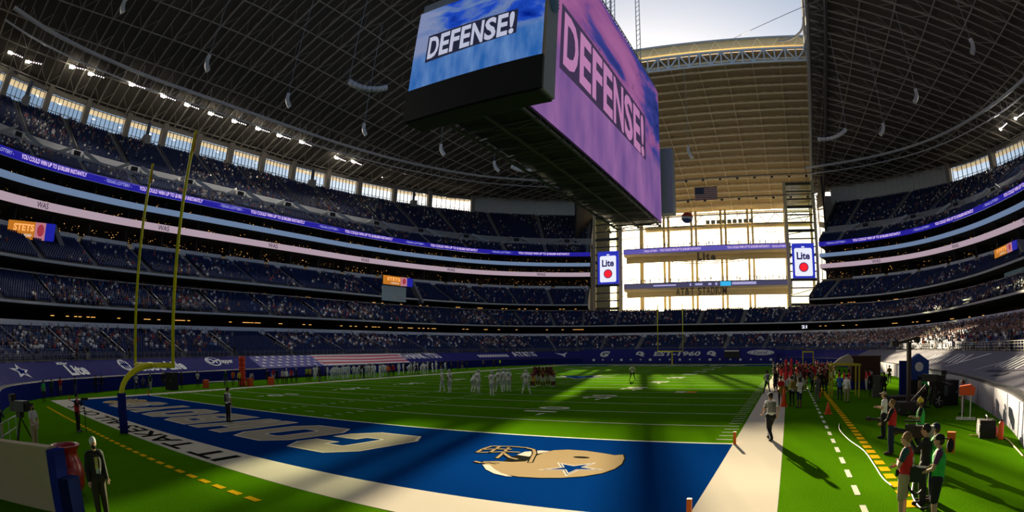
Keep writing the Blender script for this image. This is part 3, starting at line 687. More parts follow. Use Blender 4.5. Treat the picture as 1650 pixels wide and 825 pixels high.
# ------------------------------------------------------------------ roof
AX = 37.0                                                   # the two great arches run lengthwise at x = -37 and 37
def zarch(y): return 89.0 - .0017 * (y - CY) ** 2
ROOF = mat('roof_deck', (.10, .092, .085), .85, .25, .25)
ROOF_LIT = mat('roof_deck_tan', (.41, .335, .21), .8, .12, .3)  # tan tone puts bounced sunlight into the far roof's colour
RAFT = mat('rafter_steel', (.36, .345, .33), .55, .1, 1.0)
PIPE = mat('ring_pipe', (.6, .63, .7), .5, .1, .5)
TANS = mat('tan_steel', (.82, .75, .58), .5, .1, 1.0)
_os, _on = at_s(np.linspace(0, PERIM, 241), 28.0)
ring = [(p[0], p[1]) for p in _os[:-1]]
def roof_pt(p, t):
    """underside of the roof between the rim (t=0) and an arch (t=1)"""
    sx = 1 if p[0] > 0 else -1; zi = zarch(p[1]) - 4.0; zo = min(58.6, zi)
    return (p[0] + (sx * AX - p[0]) * t, p[1], zo + (zi - zo) * t)
SEG = 8
for side, nm in ((-1, 'ceiling_left'), (1, 'ceiling_right')):
    idx = [i for i in range(240) if ring[i][0] * side > AX + .5 and zarch(ring[i][1]) > 60]
    k0 = [i for i in idx if (i - 1) % 240 not in idx][0]; order = [(k0 + j) % 240 for j in range(len(idx))]
    m = MB(); V = [roof_pt(ring[i], t / SEG) for i in order for t in range(SEG + 1)]
    F = [(j * (SEG + 1) + t, j * (SEG + 1) + t + 1, (j + 1) * (SEG + 1) + t + 1, (j + 1) * (SEG + 1) + t) for j in range(len(order) - 1) for t in range(SEG)]
    m.add(V, F); up = [(x, y, z + 1.2) for x, y, z in V]; m.add(up, [f[::-1] for f in F])
    roof = tag(m.build(nm, ROOF), f'dark sloping roof over the {"left" if side < 0 else "right"} stands', kind='structure')
    # rafters run up the slope, each one a part; purlins and braces between them
    vis = [i for i in order if ring[i][1] > -30]
    for i in vis:
        m = MB(); a, b = roof_pt(ring[i], .02), roof_pt(ring[i], .985)
        dz = 1.0 if i % 3 == 0 else .55
        m.bar((a[0], a[1], a[2] - dz), (b[0], b[1], b[2] - dz), .36 if i % 3 == 0 else .22, .3)
        if i % 3 == 0:
            q = 14
            for t in range(q):
                u, w = roof_pt(ring[i], .02 + .965 * t / q), roof_pt(ring[i], .02 + .965 * (t + .5) / q); x = roof_pt(ring[i], .02 + .965 * (t + 1) / q)
                m.bar((u[0], u[1], u[2] - dz), (w[0], w[1], w[2] - .1), .09); m.bar((w[0], w[1], w[2] - .1), (x[0], x[1], x[2] - dz), .09)
        m.build('rafter', RAFT, roof)
    for t in (.05, .16, .27, .38, .49, .6, .71, .82, .93):
        m = MB()
        for i, j in zip(vis, vis[1:]):
            a, b = roof_pt(ring[i], t), roof_pt(ring[j], t); m.bar((a[0], a[1], a[2] - .6), (b[0], b[1], b[2] - .6), .22)
            if i % 3 == 0:
                c = roof_pt(ring[j], t + .055); m.bar((a[0], a[1], a[2] - .8), (c[0], c[1], c[2] - .6), .1)
                c = roof_pt(ring[i - 1], t + .055); m.bar((a[0], a[1], a[2] - .8), (c[0], c[1], c[2] - .6), .1)
        m.build('purlin', RAFT, roof)
    # pale ring pipe below the rim with its hangers
    for E, z, r, nm2 in ((12.0, 62.4, .42, 'ring_pipe'), (14.5, 60.9, .2, 'catwalk_pipe')):
        q, _ = at_s(np.array([BS[min(range(NB), key=lambda k: (BP[k][0] - ring[i][0]) ** 2 + (BP[k][1] - ring[i][1]) ** 2)] for i in vis]), E)
        for c in range(0, len(vis) - 1, 5):
            m = MB(); pts = [(x, y, z) for x, y in q[c:c + 6]]
            if len(pts) < 2: continue
            m.tube(pts, r, 8)
            for x, y, z_ in pts[::2]: m.bar((x, y, z_), (x, y, z_ + 2.6), .1)
            m.build(nm2, PIPE, roof)
# far and near fixed roof panels between the arches; the middle is open to the sky
def mid_roof(name, y0, y1, ny, nx, m_deck, label, parts=True):
    o = MB(); ys = np.linspace(y0, y1, ny + 1); xs = np.linspace(-AX, AX, nx + 1)
    for a, b in zip(ys, ys[1:]):
        for x0, x1 in zip(xs, xs[1:]):
            pass
    o.add([(x, y, zarch(y) - 2.2) for y in ys for x in (-AX, AX)], [(2 * k, 2 * k + 1, 2 * k + 3, 2 * k + 2) for k in range(ny)])
    o.add([(x, y, zarch(y) - .4) for y in ys for x in (-AX, AX)], [(2 * k, 2 * k + 2, 2 * k + 3, 2 * k + 1) for k in range(ny)])
    root = tag(o.build(name, m_deck), label, kind='structure')
    if not parts: return root
    pm = None
    for j, (a, b) in enumerate(zip(ys, ys[1:])):                                 # recessed deck panels, one by one
        for i, (x0, x1) in enumerate(zip(xs, xs[1:])):
            m = MB(); g = .12; za, zb = zarch(a) - 2.25, zarch(b) - 2.25; d = .1 + .05 * ((i + j) % 3)
            m.add([(x0 + g, a + g, za), (x1 - g, a + g, za), (x1 - g, b - g, zb), (x0 + g, b - g, zb), (x0 + g, a + g, za - d), (x1 - g, a + g, za - d), (x1 - g, b - g, zb - d), (x0 + g, b - g, zb - d)],
                  [(4, 5, 6, 7), (0, 4, 7, 3), (1, 2, 6, 5), (0, 1, 5, 4), (2, 3, 7, 6)])
            m.build('roof_panel', ROOF_LIT, root)
    for a in ys:
        m = MB(); z = zarch(a) - 3.1
        m.bar((-AX, a, z), (AX, a, z), .3, .45)
        n = nx
        for k in range(n):
            x0 = -AX + 2 * AX * k / n; x1 = x0 + 2 * AX / n
            m.bar((x0, a, z), ((x0 + x1) / 2, a + .6, z + 1), .1); m.bar(((x0 + x1) / 2, a + .6, z + 1), (x1, a, z), .1)
        m.build('purlin', TANS, root)
    for x in xs:
        m = MB(); 
        for a, b in zip(ys, ys[1:]): m.bar((x, a, zarch(a) - 2.75), (x, b, zarch(b) - 2.75), .16, .3)
        m.build('rafter', TANS, root)
    return root
mid_roof('ceiling_far', 118.0, 190.0, 20, 10, ROOF_LIT, 'roof panels over the far end, bounced light painted in as tan')
mid_roof('ceiling_near', -75.0, -8.0, 6, 2, ROOF, 'dark roof panels over the near end', False)
# lattice girder along the edge of the far roof opening
m = thing('edge_girder', 'white lattice girder along the far edge of the open roof', 'girder', (0, 117.2, 0)); 
zb = 77.8; zt = 82.0
for z, nm, w in ((zb, 'bottom_chord', .5), (zt, 'top_chord', .55)):
    MB().bar((-AX, 0, z), (AX, 0, z), w).build(nm, PIPE, m)
n = 26
for k in range(n + 1):
    x = -AX + 2 * AX * k / n; MB().bar((x, 0, zb), (x, 0, zt), .36).build('post', PIPE, m)
    if k < n:
        x1 = x + 2 * AX / n; MB().bar((x, 0, zb if k % 2 else zt), (x1, 0, zt if k % 2 else zb), .36).build('diagonal', PIPE, m)
# rim of the retracted roof leaf above the girder
m = MB(); 
for k in range(20):
    x0, x1 = -AX + 2 * AX * k / 20, -AX + 2 * AX * (k + 1) / 20
    m.add([(x0, 119, 84.0), (x1, 119, 84.0), (x1, 119, 86.6), (x0, 119, 86.6), (x0, 126, 86.8), (x1, 126, 86.8)], [(0, 1, 2, 3), (3, 2, 5, 4)])
lf = tag(m.build('ceiling_leaf', mat('leaf_tan', (.62, .5, .3), .7, .15, .5)), 'edge of the retracted roof leaf', kind='structure')
MB().bar((-AX, 118.8, 86.8), (AX, 118.8, 86.8), .5, .6).build('leaf_rim', STEEL, lf)
for k in range(27): MB().bar((-AX + 2.85 * k, 118.7, 84), (-AX + 2.85 * (k + (1 if k % 2 else -1) * .5), 118.7, 86.6), .14).build('leaf_brace', TANS, lf)
# curved corners where leaf and arch meet
for sx in (-1, 1):
    m = MB(); pts = [(sx * (AX - 7 * (1 - math.sin(a))), 118.4 - 9 * (1 - math.cos(a)), 85.0) for a in np.linspace(0, math.pi / 2, 7)]
    m.tube(pts, .35, 6); m.build('leaf_corner', STEEL, lf)
# great arches, box trusses
for sx in (-1, 1):
    t = thing('great_arch', f'huge dark lattice arch running lengthwise under the {"left" if sx < 0 else "right"} roof edge', 'arch')
    ys = np.linspace(-70, 192, 53)
    for dx, dz, nm in ((0, 0, 'upper_chord'), (0, -6.0, 'lower_chord'), (sx * 4.5, 0, 'upper_chord'), (sx * 4.5, -6.0, 'lower_chord')):
        MB().tube([(sx * AX + dx, y, zarch(y) - 1.0 + dz) for y in ys], .5, 6).build(nm, STEEL_D if dx else STEEL, t)
    m = MB(); m2 = MB()
    for k, (a, b) in enumerate(zip(ys, ys[1:])):
        for dx in (0, sx * 4.5):
            x = sx * AX + dx; za, zb_ = zarch(a) - 1, zarch(b) - 1
            m.bar((x, a, za), (x, a, za - 6), .22); m.bar((x, a, za - (6 if k % 2 else 0)), (x, b, zb_ - (0 if k % 2 else 6)), .22)
        m2.bar((sx * AX, a, zarch(a) - 7), (sx * (AX + 4.5), a, zarch(a) - 7), .2); m2.bar((sx * AX, a, zarch(a) - 7), (sx * (AX + 4.5), b, zarch(b) - 7), .2)
        m2.bar((sx * AX, a, zarch(a) - 1), (sx * (AX + 4.5), b, zarch(b) - 1), .2)
    tag(m.build('lattice', STEEL_D, t), kind='stuff'); tag(m2.build('cross_lattice', STEEL_D, t), kind='stuff')

# ------------------------------------------------------------------ window strip behind the upper deck
COLM = mat('column_concrete', (.27, .25, .23), .8, .1, .8)
SKYGLASS = glass_mat('window_glass', (.95, .97, 1.0), .04)
SOFFIT = mat('soffit_tan', (.86, .8, .66), .8, .1, 1.0)
def window_bay(s0, s1, idx):
    w = tag(empty(f'window_{idx}'), kind='structure'); w['label'] = 'bay of tall window panes behind the upper deck'
    (a,), (n,) = at_s(np.array([s0]), 26.2); (b,), _ = at_s(np.array([s1]), 26.2); d = b - a; L = np.linalg.norm(d); d = d / L; N = 8
    for k in range(N + 1):
        p = a + d * (L * k / N); MB().box((p[0], p[1], 55.5), (.16, .2, 4.4), math.atan2(d[1], d[0])).build('mullion', STEEL_D, w)
    for z in (53.35, 54.1, 57.5): MB().bar((*a, z), (*b, z), .12).build('rail', STEEL_D, w)
    for k in range(N):
        p, q = a + d * (L * k / N + .08), a + d * (L * (k + 1) / N - .08)
        MB().add([(*p, 53.3), (*q, 53.3), (*q, 57.6), (*p, 57.6)], [(0, 1, 2, 3)]).build('pane', SKYGLASS, w)
def s_bear(az, E):
    s = np.linspace(S_UP[0], S_UP[1], 4000); p, _ = at_s(s, E); b = np.degrees(np.arctan2(p[:, 0] - 26.34, p[:, 1] + 10.45)); b[p[:, 1] < -20] = 999
    return s[np.argmin(np.abs(b - az))]
sw0, sw1 = s_bear(-33.482, 26.2), s_of_y(-16, -1)                   # left run (arc length grows towards the camera)
BAY = 14.0; wi = 1
def column(s, parent=None):
    (p,), (n,) = at_s(np.array([s]), 25.6); m = MB(); a = math.atan2(n[1], n[0])
    m.box((p[0], p[1], 55.8), (1.6, 1.5, 6.4), a); return m.build('trim_9', COLM)
SW = []
_ring_s = np.linspace(sw0, sw1, int(round((sw1 - sw0) / (BAY * .8))) + 1)
for k, (a, b) in enumerate(zip(_ring_s, _ring_s[1:])):
    window_bay(a + .9, b - .9, wi); wi += 1
    o = column(a); o.name = f'pillar_{wi}'; tag(o, 'concrete column between the upper windows', kind='structure')
    if k in (1, 4, 9, 12):                                    # dark blue roof struts that stand in front of the glass
        (p,), (n,) = at_s(np.array([(a + b) / 2]), 24.0); m = MB()
        m.tube([(p[0], p[1], 53), (p[0], p[1], 57.5)], .55, 8); m.box((p[0], p[1], 53.0), (1.9, 1.9, 2.2), math.atan2(n[1], n[0]), mi=1)
        tag(m.build(f'pillar_{wi + 40}', [mat('strut_blue', (.07, .1, .16), .5), CONC]), 'round strut on a concrete block before the windows', kind='structure')
sr0, sr1 = s_of_y(84, 1), s_bear(19.020, 26.2) % PERIM
for k in range(4):
    a = sr0 + (sr1 - sr0) * k / 4; b = sr0 + (sr1 - sr0) * (k + 1) / 4; window_bay(a + .9, b - .9, wi); wi += 1
    o = column(b); o.name = f'pillar_{wi + 20}'; tag(o, 'concrete column between the upper windows', kind='structure')
# header, sill and tan soffit outside
for rng in ((sw0, sw1), (sr0, sr1)):
    sweep('trim_5', [(25.5, 57.5), (25.5, 58.8), (28.2, 58.8)], rng, COLM, kind='structure', label='concrete header over the windows')
    sweep('trim_6', [(26.6, 57.8), (29.9, 57.8), (29.9, 58.6)], rng, SOFFIT, kind='structure', label='tan soffit outside the windows')
# ribbed metal walls between the windows and the far doors, panel by panel
RIB = mat('ribbed_metal', (.5, .51, .52), .5, .1, 1.0, metal=.2)
for nm, sa, sb in (('wall_far_left', s_of_x(-33.5), sw0), ('wall_far_right', sr1, s_of_x(36.0))):
    wl = sweep(nm, [(26.0, 52.6), (26.0, 59.4)], (sa, sb), RIB, kind='structure', label='ribbed grey metal wall at the far corner')
    nP = max(1, int((sb - sa) / 1.5))
    for k in range(nP):
        (p,), (n,) = at_s(np.array([sa + (sb - sa) * (k + .5) / nP]), 25.9)
        MB().box((p[0], p[1], 56.0), (.16, (sb - sa) / nP * .82 * 1.25, 6.7), math.atan2(n[1], n[0])).build('wall_panel', RIB, wl)

# ------------------------------------------------------------------ far end: plaza, bridges, glass doors
GLARE_GOLD = mat('glare_gold_steel', (.62, .52, .30), .6, .12, .6)  # gold tone puts the glare of the bright doors into the steel's colour
DARKG = mat('bridge_dark', (.08, .075, .065), .8, .1, .8)
m = MB(); m.box((0, 175, 13.9), (96, 60, .6)); m.build('floor_plaza', CONC)['kind'] = 'structure'
m = MB(); m.add([(-900, 150, -.5), (900, 150, -.5), (900, 2500, -.5), (-900, 2500, -.5)], [(0, 1, 2, 3)]); tag(m.build('ground', mat('outside_ground', (.5, .46, .4), .9, .2, .02)), kind='structure')
m = MB(); m.add([(-900, -900, -.6), (900, -900, -.6), (900, 150, -.6), (-900, 150, -.6)], [(0, 1, 2, 3)]); tag(m.build('ground_near', MATS['outside_ground']), kind='structure')
def bridge(name, y, x0, x1, z, hw, label, ribbon_m, sag=0.0):
    """standing deck spanning the plaza: slab, fascia and light ribbon"""
    t = thing(name, label, 'bridge', ((x0 + x1) / 2, y, z)); L = x1 - x0
    MB().box((0, 3.2, -.45), (L, 7, .9)).build('deck_slab', DARKG, t)
    MB().box((0, -.35, -1.1), (L, .35, 1.6)).build('light_strip', ribbon_m, t)
    MB().box((0, 3.2, -2.3), (L, 6.4, .9)).build('soffit', GLARE_GOLD, t)
    MB().box((0, 3.4, -3.6), (L, .5, 2.2)).build('beam', GLARE_GOLD, t)
    m = MB()
    for k in range(int(L / 1.6)): m.bar((-L / 2 + 1.6 * k, -.2, 0), (-L / 2 + 1.6 * k, -.2, 1.1), .06)
    m.bar((-L / 2, -.2, 1.1), (L / 2, -.2, 1.1), .07); m.build('railing', STEEL_D, t)
    for k in range(-2, 3): MB().bar((k * L / 5.2, 3, -.8), (k * L / 5.2, 3, -2.4), .5).build('hanger', GLARE_GOLD, t)
    return t
LED_VIO = mat('led_violet', (.02, .02, .05), emit=(.10, .085, .42), power=.9)
LED_DK = mat('led_dark', (.03, .03, .05), emit=(.045, .045, .10), power=1.0)
Y_B = 172.0
UB = bridge('upper_bridge', Y_B, -30, 28.5, 39.0, .4, 'upper standing deck across the glass end with a violet light ribbon', LED_VIO)
LB = bridge('lower_bridge', Y_B, -30, 28.5, 26.6, .4, 'lower standing deck across the glass end with a score ribbon', LED_DK)
for c in (-16, 7.5): mb = MB(); letter(mb, 'YOU COULD WIN UP TO $100,000 INSTANTLY', frame((c, -.55, -1.65), (14.5, 0, 0), (0, 0, .95)), bold=.01); mb.build('ribbon_lettering', LED_WHITE, UB)
for c in (-22, 22.5): mb = MB(); letter(mb, '- TEXAS LOTTERY -', frame((c, -.55, -1.55), (5.4, 0, 0), (0, 0, .7)), bold=.01); mb.build('ribbon_lettering', LED_WHITE, UB)
mb = MB(); mb.box((6.6, -.56, -1.1), (3.6, .06, 1.5)); mb.build('score_panel', mat('led_cyan', (.02, .05, .06), emit=(.03, .42, .8), power=1.0), LB)
for c, d in (((12.9, -.56, -1.05), (8.2, .06, .9)), ((-14.5, -.56, -1.1), (8, .05, .5)), ((-5.5, -.56, -1.1), (.5, .06, .9)), ((-2.6, -.56, -1.1), (2.6, .06, .7)), ((1.2, -.56, -1.1), (1.1, .06, .7)), ((3.4, -.56, -1.1), (.7, .06, .9))): MB().box(c, d).build('score_block', mat('led_lilac', (.05, .05, .05), emit=(.45, .42, .75), power=.8), LB)
# sign letters hung below the lower bridge and the oval sign below the upper one
t = thing('stadium_sign', 'big dark letters hung before the beam of the lower standing deck', 'sign', (-3.6, 171.3, 21.9))
SIGN_L = mat('sign_letter', (.13, .11, .08), .5, .1, 2)
x = -7.6
for ch in 'AT&T STADIUM':
    if ch != ' ':
        w = .5 if ch == 'I' else 1.55 if ch in 'M&' else 1.25; mb = MB()
        f = frame((x, 0, 0), (w, 0, 0), (0, 0, 2.5)); g = lambda u, v: f(u, v) + Vector((0, .35, 0))
        letter(mb, ch, f, bold=.02); letter(mb, ch, g, bold=.02); mb.build('letter', SIGN_L, t)
        x += w + .28
    else: x += 1.0
MB().bar((-8.6, .2, 2.55), (x, .2, 2.55), .22).build('sign_rail', GLARE_GOLD, t)
t = thing('oval_sign', 'oval ring sign with lettering hung under the upper standing deck', 'sign', (.5, 170.6, 33.6))
for r, z in (((13.0, 3.2), 0), ((10.6, 2.2), .25)):
    mb = MB(); pts = [(r[0] * math.cos(a), .6 * math.sin(a) * r[1], z + .55 * r[1] * math.sin(a) * .8) for a in np.linspace(0, 2 * math.pi, 41)]
    mb.tube(pts, .16, 6, caps=False); mb.build('ring', GLARE_GOLD, t)
for k, (ch, xx, w) in enumerate((('L', -4.0, 1.5), ('i', -2.1, .7), ('t', -1.0, 1.2), ('e', .6, 1.7))):
    mb = MB(); h = {'L': 3.0, 'i': 2.8, 't': 2.6, 'e': 1.9}[ch]
    for dy in (-.2, .2): letter(mb, ch, frame((xx, dy, -.2), (w, 0, 0), (0, 0, h)), bold=.06)
    mb.build('letter', SIGN_L, t)
for x in (-9, 0, 9): MB().bar((x, .2, .5), (x, .2, 2.6), .12).build('hanger', GLARE_GOLD, t)
# glass doors: five tall leaves between heavy columns, with mullions and panes
DOOR_Y = 188.0
DOORGL = glass_mat('door_glass', (.97, .97, .97), .04)
for k in range(5):
    x0, x1 = -27 + 10.8 * k, -27 + 10.8 * (k + 1)
    d = tag(empty(f'door_{k + 1}', (0, DOOR_Y, 14.2)), kind='structure'); d['label'] = 'tall sliding glass door leaf'
    for i in range(4):
        xa = x0 + .5 + (9.8) * i / 3; MB().box((xa, 0, 20.2), (.14, .3, 40.4)).build('mullion', GLARE_GOLD, d)
    for z in np.linspace(0, 40.2, 6): MB().box(((x0 + x1) / 2, 0, z), (9.9, .3, .16)).build('transom', GLARE_GOLD, d)
    for i in range(3):
        for j in range(5):
            xa, xb = x0 + .57 + 9.8 * i / 3, x0 + .43 + 9.8 * (i + 1) / 3; za, zb = 8.04 * j + .1, 8.04 * (j + 1) - .1
            MB().add([(xa, .05, za), (xb, .05, za), (xb, .05, zb), (xa, .05, zb)], [(0, 1, 2, 3)]).build('pane', DOORGL, d)
for k, x in enumerate((-27.2, -17.6, -7.1, 4.0, 14.0, 27.2)):
    m = MB(); w = 1.3 if k in (0, 5) else .75
    for dx in ((0,) if k in (0, 5) else (-.85, .85)): m.box((x + dx, DOOR_Y - 2, 34.5), (w, 1.2, 41))
    tag(m.build(f'pillar_{80 + k}', GLARE_GOLD), 'tall steel door column', kind='structure')
m = MB(); m.box((5.3, DOOR_Y + .5, 49.2), (63, 2.0, 1.5)); tag(m.build('beam_1', GLARE_GOLD), 'door header beam', kind='structure')
for sx in (-1, 1):                                             # towers beside the doors, glazed in bands
    w = tag(empty(f'window_{60 + sx}', (sx * 32.0, 160, 0)), kind='structure'); w['label'] = 'glazed tower beside the end doors'
    for dx in (-4.6, 4.6):
        for dy in (0, 26): MB().box((dx, dy, 35), (1.0, 1.0, 44)).build('tower_column', GLARE_GOLD, w)
    for z in np.arange(14.5, 57, 2.6): MB().box((0, 0, z), (9.2, .5, .4 if int(z * 10) % 3 else .9)).build('transom', DARKG, w)
    for z in np.arange(14.5, 54, 2.6): MB().add([(-4.2, 0, z + .3), (4.2, 0, z + .3), (4.2, 0, z + 2.3), (-4.2, 0, z + 2.3)], [(0, 1, 2, 3)]).build('pane', glass_mat('tower_glass', (.78, .88, .72), .06), w)
    for z in np.arange(16, 56, 5.2):
        MB().bar((-4.4, 13, z), (4.4, 20, z + 3), .3).build('tower_brace', GLARE_GOLD, w)
for sx in (-1, 1):                                             # walls added beside the glass end to block stray sun and sky
    m = MB(); xf = -41.5 if sx < 0 else 39.5; m.box((xf, 172.5, 35), (.6, 35, 44)); m.box((xf + sx * 27, 189, 35), (54, .6, 50)); tag(m.build(f'wall_light_block_{"left" if sx < 0 else "right"}', CONC_D), 'added dark wall blocking light beside the glass end', kind='structure')
# two tall light panels showing a drink can
for sx, x in ((-1, -29.1), (1, 31.9)):
    t = thing('tall_screen', f'tall blue light panel with a white can, {"left" if sx < 0 else "right"} of the glass doors', 'screen', (x, 152.0, 24.4), 0)
    W, HH = 6.9, 10.5
    MB().box((0, .3, HH / 2), (W, .6, HH)).build('frame', mat('led_royal', (.02, .02, .1), emit=(.02, .03, .42), power=1.0), t)
    mb = MB(); can = [(-2.7, .9), (-2.4, .55), (2.4, .55), (2.7, .9), (2.7, 8.6), (2.4, 9.0), (-2.4, 9.0), (-2.7, 8.6)]
    mb.prism(can, lambda u, v, tt: (u, tt, v), -.06, .02); mb.box((0, -.02, 9.35), (.9, .08, .35)); mb.build('can', mat('led_bright', (.2, .2, .2), emit=(.78, .8, .95), power=1.0), t)
    mb = MB(); letter(mb, 'Lite', frame((-2.0, -.09, 5.5), (4.0, 0, 0), (0, 0, 2.3)), bold=.035); mb.build('lettering', mat('led_navy_ink', (.01, .01, .04), emit=(.02, .015, .10), power=1.0), t)
    for r, nm, mm, dy in ((1.45, 'ring', MATS['led_navy_ink'], -.10), (1.2, 'disc', mat('led_red', (.2, .01, .01), emit=(.95, .015, .03), power=1.0), -.13)):
        mb = MB(); fan(mb, ell(0, 3.2, r, r), lambda u, v, dy=dy: (u, dy, v)); mb.build(nm, mm, t)
# round red white and blue emblem on the header truss
t = thing('round_emblem', 'round red, white and blue emblem standing on the header truss', 'emblem', (-4.6, 159.4, 46.0))
mb = MB(); mb.ball((0, 0, 0), (1.9, .7, 1.9), 48, 32, 0)
for i, f in enumerate(mb.f):
    c = sum((Vector(mb.v[j]) for j in f), Vector()) / len(f); w = c.z + .35 * c.x * .9 - .25 * math.sin(c.x * 1.2)
    mb.m[i] = 1 if w > .35 else 0 if w > -.45 else 2
mb.build('globe', [mat('emblem_white', (.7, .7, .7)), mat('emblem_red', (.55, .06, .03)), mat('emblem_blue', (.05, .08, .25))], t, True)
t2 = thing('header_truss', 'sunlit lattice truss with sign frames over the end doors', 'truss', (0, 160.6, 43.2))
for z in (0, 3.6): MB().bar((-36, 0, z), (36, 0, z), .4).build('chord', GLARE_GOLD, t2)
for k in range(24): MB().bar((-36 + 3 * k, 0, 0 if k % 2 else 3.6), (-33 + 3 * k, 0, 3.6 if k % 2 else 0), .2).build('diagonal', GLARE_GOLD, t2)
for k in range(9): MB().box((2.0 + 1.75 * k, -.6, 1.0), (1.3, .3, 1.3)).build('sign_frame', GLARE_GOLD, t2)
# flag hanging under the far roof
def flag_mesh(name, label, loc, w, h, dim=1.0):
    t = thing(name, label, 'flag', loc); R_, W_, B_ = mat('flag_red', (.36, .08, .08), .8, .1, 2), mat('flag_white', (.42, .40, .38), .8, .1, 2), mat('flag_blue', (.03, .035, .08), .8, .1, 2)
    for k in range(13):
        mb = MB(); x0 = w * .42 if k < 7 else 0; z1 = h - h * k / 13; z0 = h - h * (k + 1) / 13; n = 10
        mb.add([(x0 + (w - x0) * i / n, .12 * math.sin((x0 + (w - x0) * i / n) * 1.8), z) for z in (z0, z1) for i in range(n + 1)], [(i, i + 1, n + 2 + i, n + 1 + i) for i in range(n)])
        mb.build('stripe', R_ if k % 2 == 0 else W_, t)
    mb = MB(); mb.add([(0, -.02, h * 6 / 13), (w * .42, -.02, h * 6 / 13), (w * .42, -.02, h), (0, -.02, h)], [(0, 1, 2, 3)]); c = mb.build('canton', B_, t)
    for r in range(5):
        for q in range(6):
            sb = MB(); fan(sb, star_poly(h * .026, h * .011, 0, (w * .035 + w * .07 * q, h - h * .1 * r - h * .06)), lambda u, v: (u, -.05, v)); sb.build('star', W_, c)
    MB().bar((-.2, 0, h + .1), (w + .2, 0, h + .1), .12).build('flag_bar', STEEL_D, t)
    return t
flag_mesh('hanging_flag', 'national flag hanging high under the far roof', (3.9, 125, 41.9), 5.9, 3.4)
for z, y in ((52.5, 140), (46.8, 142)):
    t = thing('light_bar', f'thin dark {"upper" if z > 50 else "lower"} pipe with small lamps slung across under the far roof', 'lighting bar', (0, y, z))
    MB().bar((-20, 0, 0), (36, 0, .6), .22).build('pipe', STEEL_D, t)
    for k in range(9): 
        MB().box((-6 + 5 * k, 0, -.3), (.7, .5, .5)).build('lamp_head', BLACK, t)
    for x in (-18, 34): MB().bar((x, 0, .2), (x, 0, 20), .08).build('cable', STEEL_D, t)

# ------------------------------------------------------------------ hanging video board
def screen_mat(name, kind):
    m = bpy.data.materials.new(name); m.use_nodes = True; nt = m.node_tree; nt.nodes.clear()
    tc = nt.nodes.new('ShaderNodeTexCoord'); mp = nt.nodes.new('ShaderNodeMapping'); n1 = nt.nodes.new('ShaderNodeTexNoise'); n1.inputs['Scale'].default_value = 2.4; n1.inputs['Detail'].default_value = 8; n1.inputs['Distortion'].default_value = .3
    sx = nt.nodes.new('ShaderNodeSeparateXYZ'); nt.links.new(tc.outputs['UV'], sx.inputs[0])
    nt.links.new(tc.outputs['UV'], mp.inputs['Vector']); nt.links.new(mp.outputs[0], n1.inputs['Vector'])
    mp.inputs['Scale'].default_value = (1.0, 1.5, 1); mp.inputs['Rotation'].default_value = (0, 0, .7 if kind == 'blue' else -.6)
    r = nt.nodes.new('ShaderNodeValToRGB'); el = r.color_ramp.elements
    if kind == 'blue': cols = [(.40, (.30, .36, .62)), (.5, (.16, .27, .60)), (.56, (.02, .10, .72)), (.66, (.0, .015, .32))]
    else: cols = [(.40, (.50, .17, .42)), (.52, (.36, .12, .36)), (.58, (.06, .07, .36)), (.68, (.02, .035, .20))]
    el[0].position, el[0].color = cols[0][0], (*cols[0][1], 1); el[1].position, el[1].color = cols[-1][0], (*cols[-1][1], 1)
    for p, c in cols[1:-1]: e = el.new(p); e.color = (*c, 1)
    # lower part of the picture: wet ground with vertical streaks
    mp2 = nt.nodes.new('ShaderNodeMapping'); mp2.inputs['Scale'].default_value = (7, 1.3, 1); n2 = nt.nodes.new('ShaderNodeTexNoise'); n2.inputs['Scale'].default_value = 1.6; n2.inputs['Detail'].default_value = 5
    nt.links.new(tc.outputs['UV'], mp2.inputs[0]); nt.links.new(mp2.outputs[0], n2.inputs['Vector'])
    r2 = nt.nodes.new('ShaderNodeValToRGB'); e2 = r2.color_ramp.elements
    a, b = (((.03, .16, .55), (.16, .33, .72)) if kind == 'blue' else ((.22, .11, .36), (.42, .19, .48)))
    e2[0].position, e2[0].color = .36, (*a, 1); e2[1].position, e2[1].color = .66, (*b, 1)
    ad = nt.nodes.new('ShaderNodeMath'); ad.operation = 'MULTIPLY_ADD'; nt.links.new(sx.outputs[0], ad.inputs[0]); ad.inputs[1].default_value = .12 if kind == 'blue' else .2
    sb = nt.nodes.new('ShaderNodeMath'); sb.operation = 'SUBTRACT'; sb.inputs[1].default_value = .06 if kind == 'blue' else .12; nt.links.new(n1.outputs['Fac'], sb.inputs[0]); nt.links.new(sb.outputs[0], ad.inputs[2]); nt.links.new(ad.outputs[0], r.inputs[0]); nt.links.new(n2.outputs['Fac'], r2.inputs[0])
    mr = nt.nodes.new('ShaderNodeMapRange'); mr.inputs[1].default_value = .36; mr.inputs[2].default_value = .46; nt.links.new(sx.outputs[1], mr.inputs[0])
    mx = nt.nodes.new('ShaderNodeMix'); mx.data_type = 'RGBA'; nt.links.new(mr.outputs[0], mx.inputs[0]); nt.links.new(r2.outputs[0], mx.inputs[6]); nt.links.new(r.outputs[0], mx.inputs[7])
    e = nt.nodes.new('ShaderNodeEmission'); e.inputs['Strength'].default_value = 0.46; nt.links.new(mx.outputs[2], e.inputs[0])
    o = nt.nodes.new('ShaderNodeOutputMaterial'); nt.links.new(e.outputs[0], o.inputs[0]); return m
VB = thing('video_board', 'giant four sided video board hanging over midfield', 'scoreboard', (0, CY, 25))
VB_BLACK = mat('board_black', (.014, .014, .016), .5, .1, 1); VB_GREY = mat('board_grey', (.34, .4, .48), .45, .1, 1)
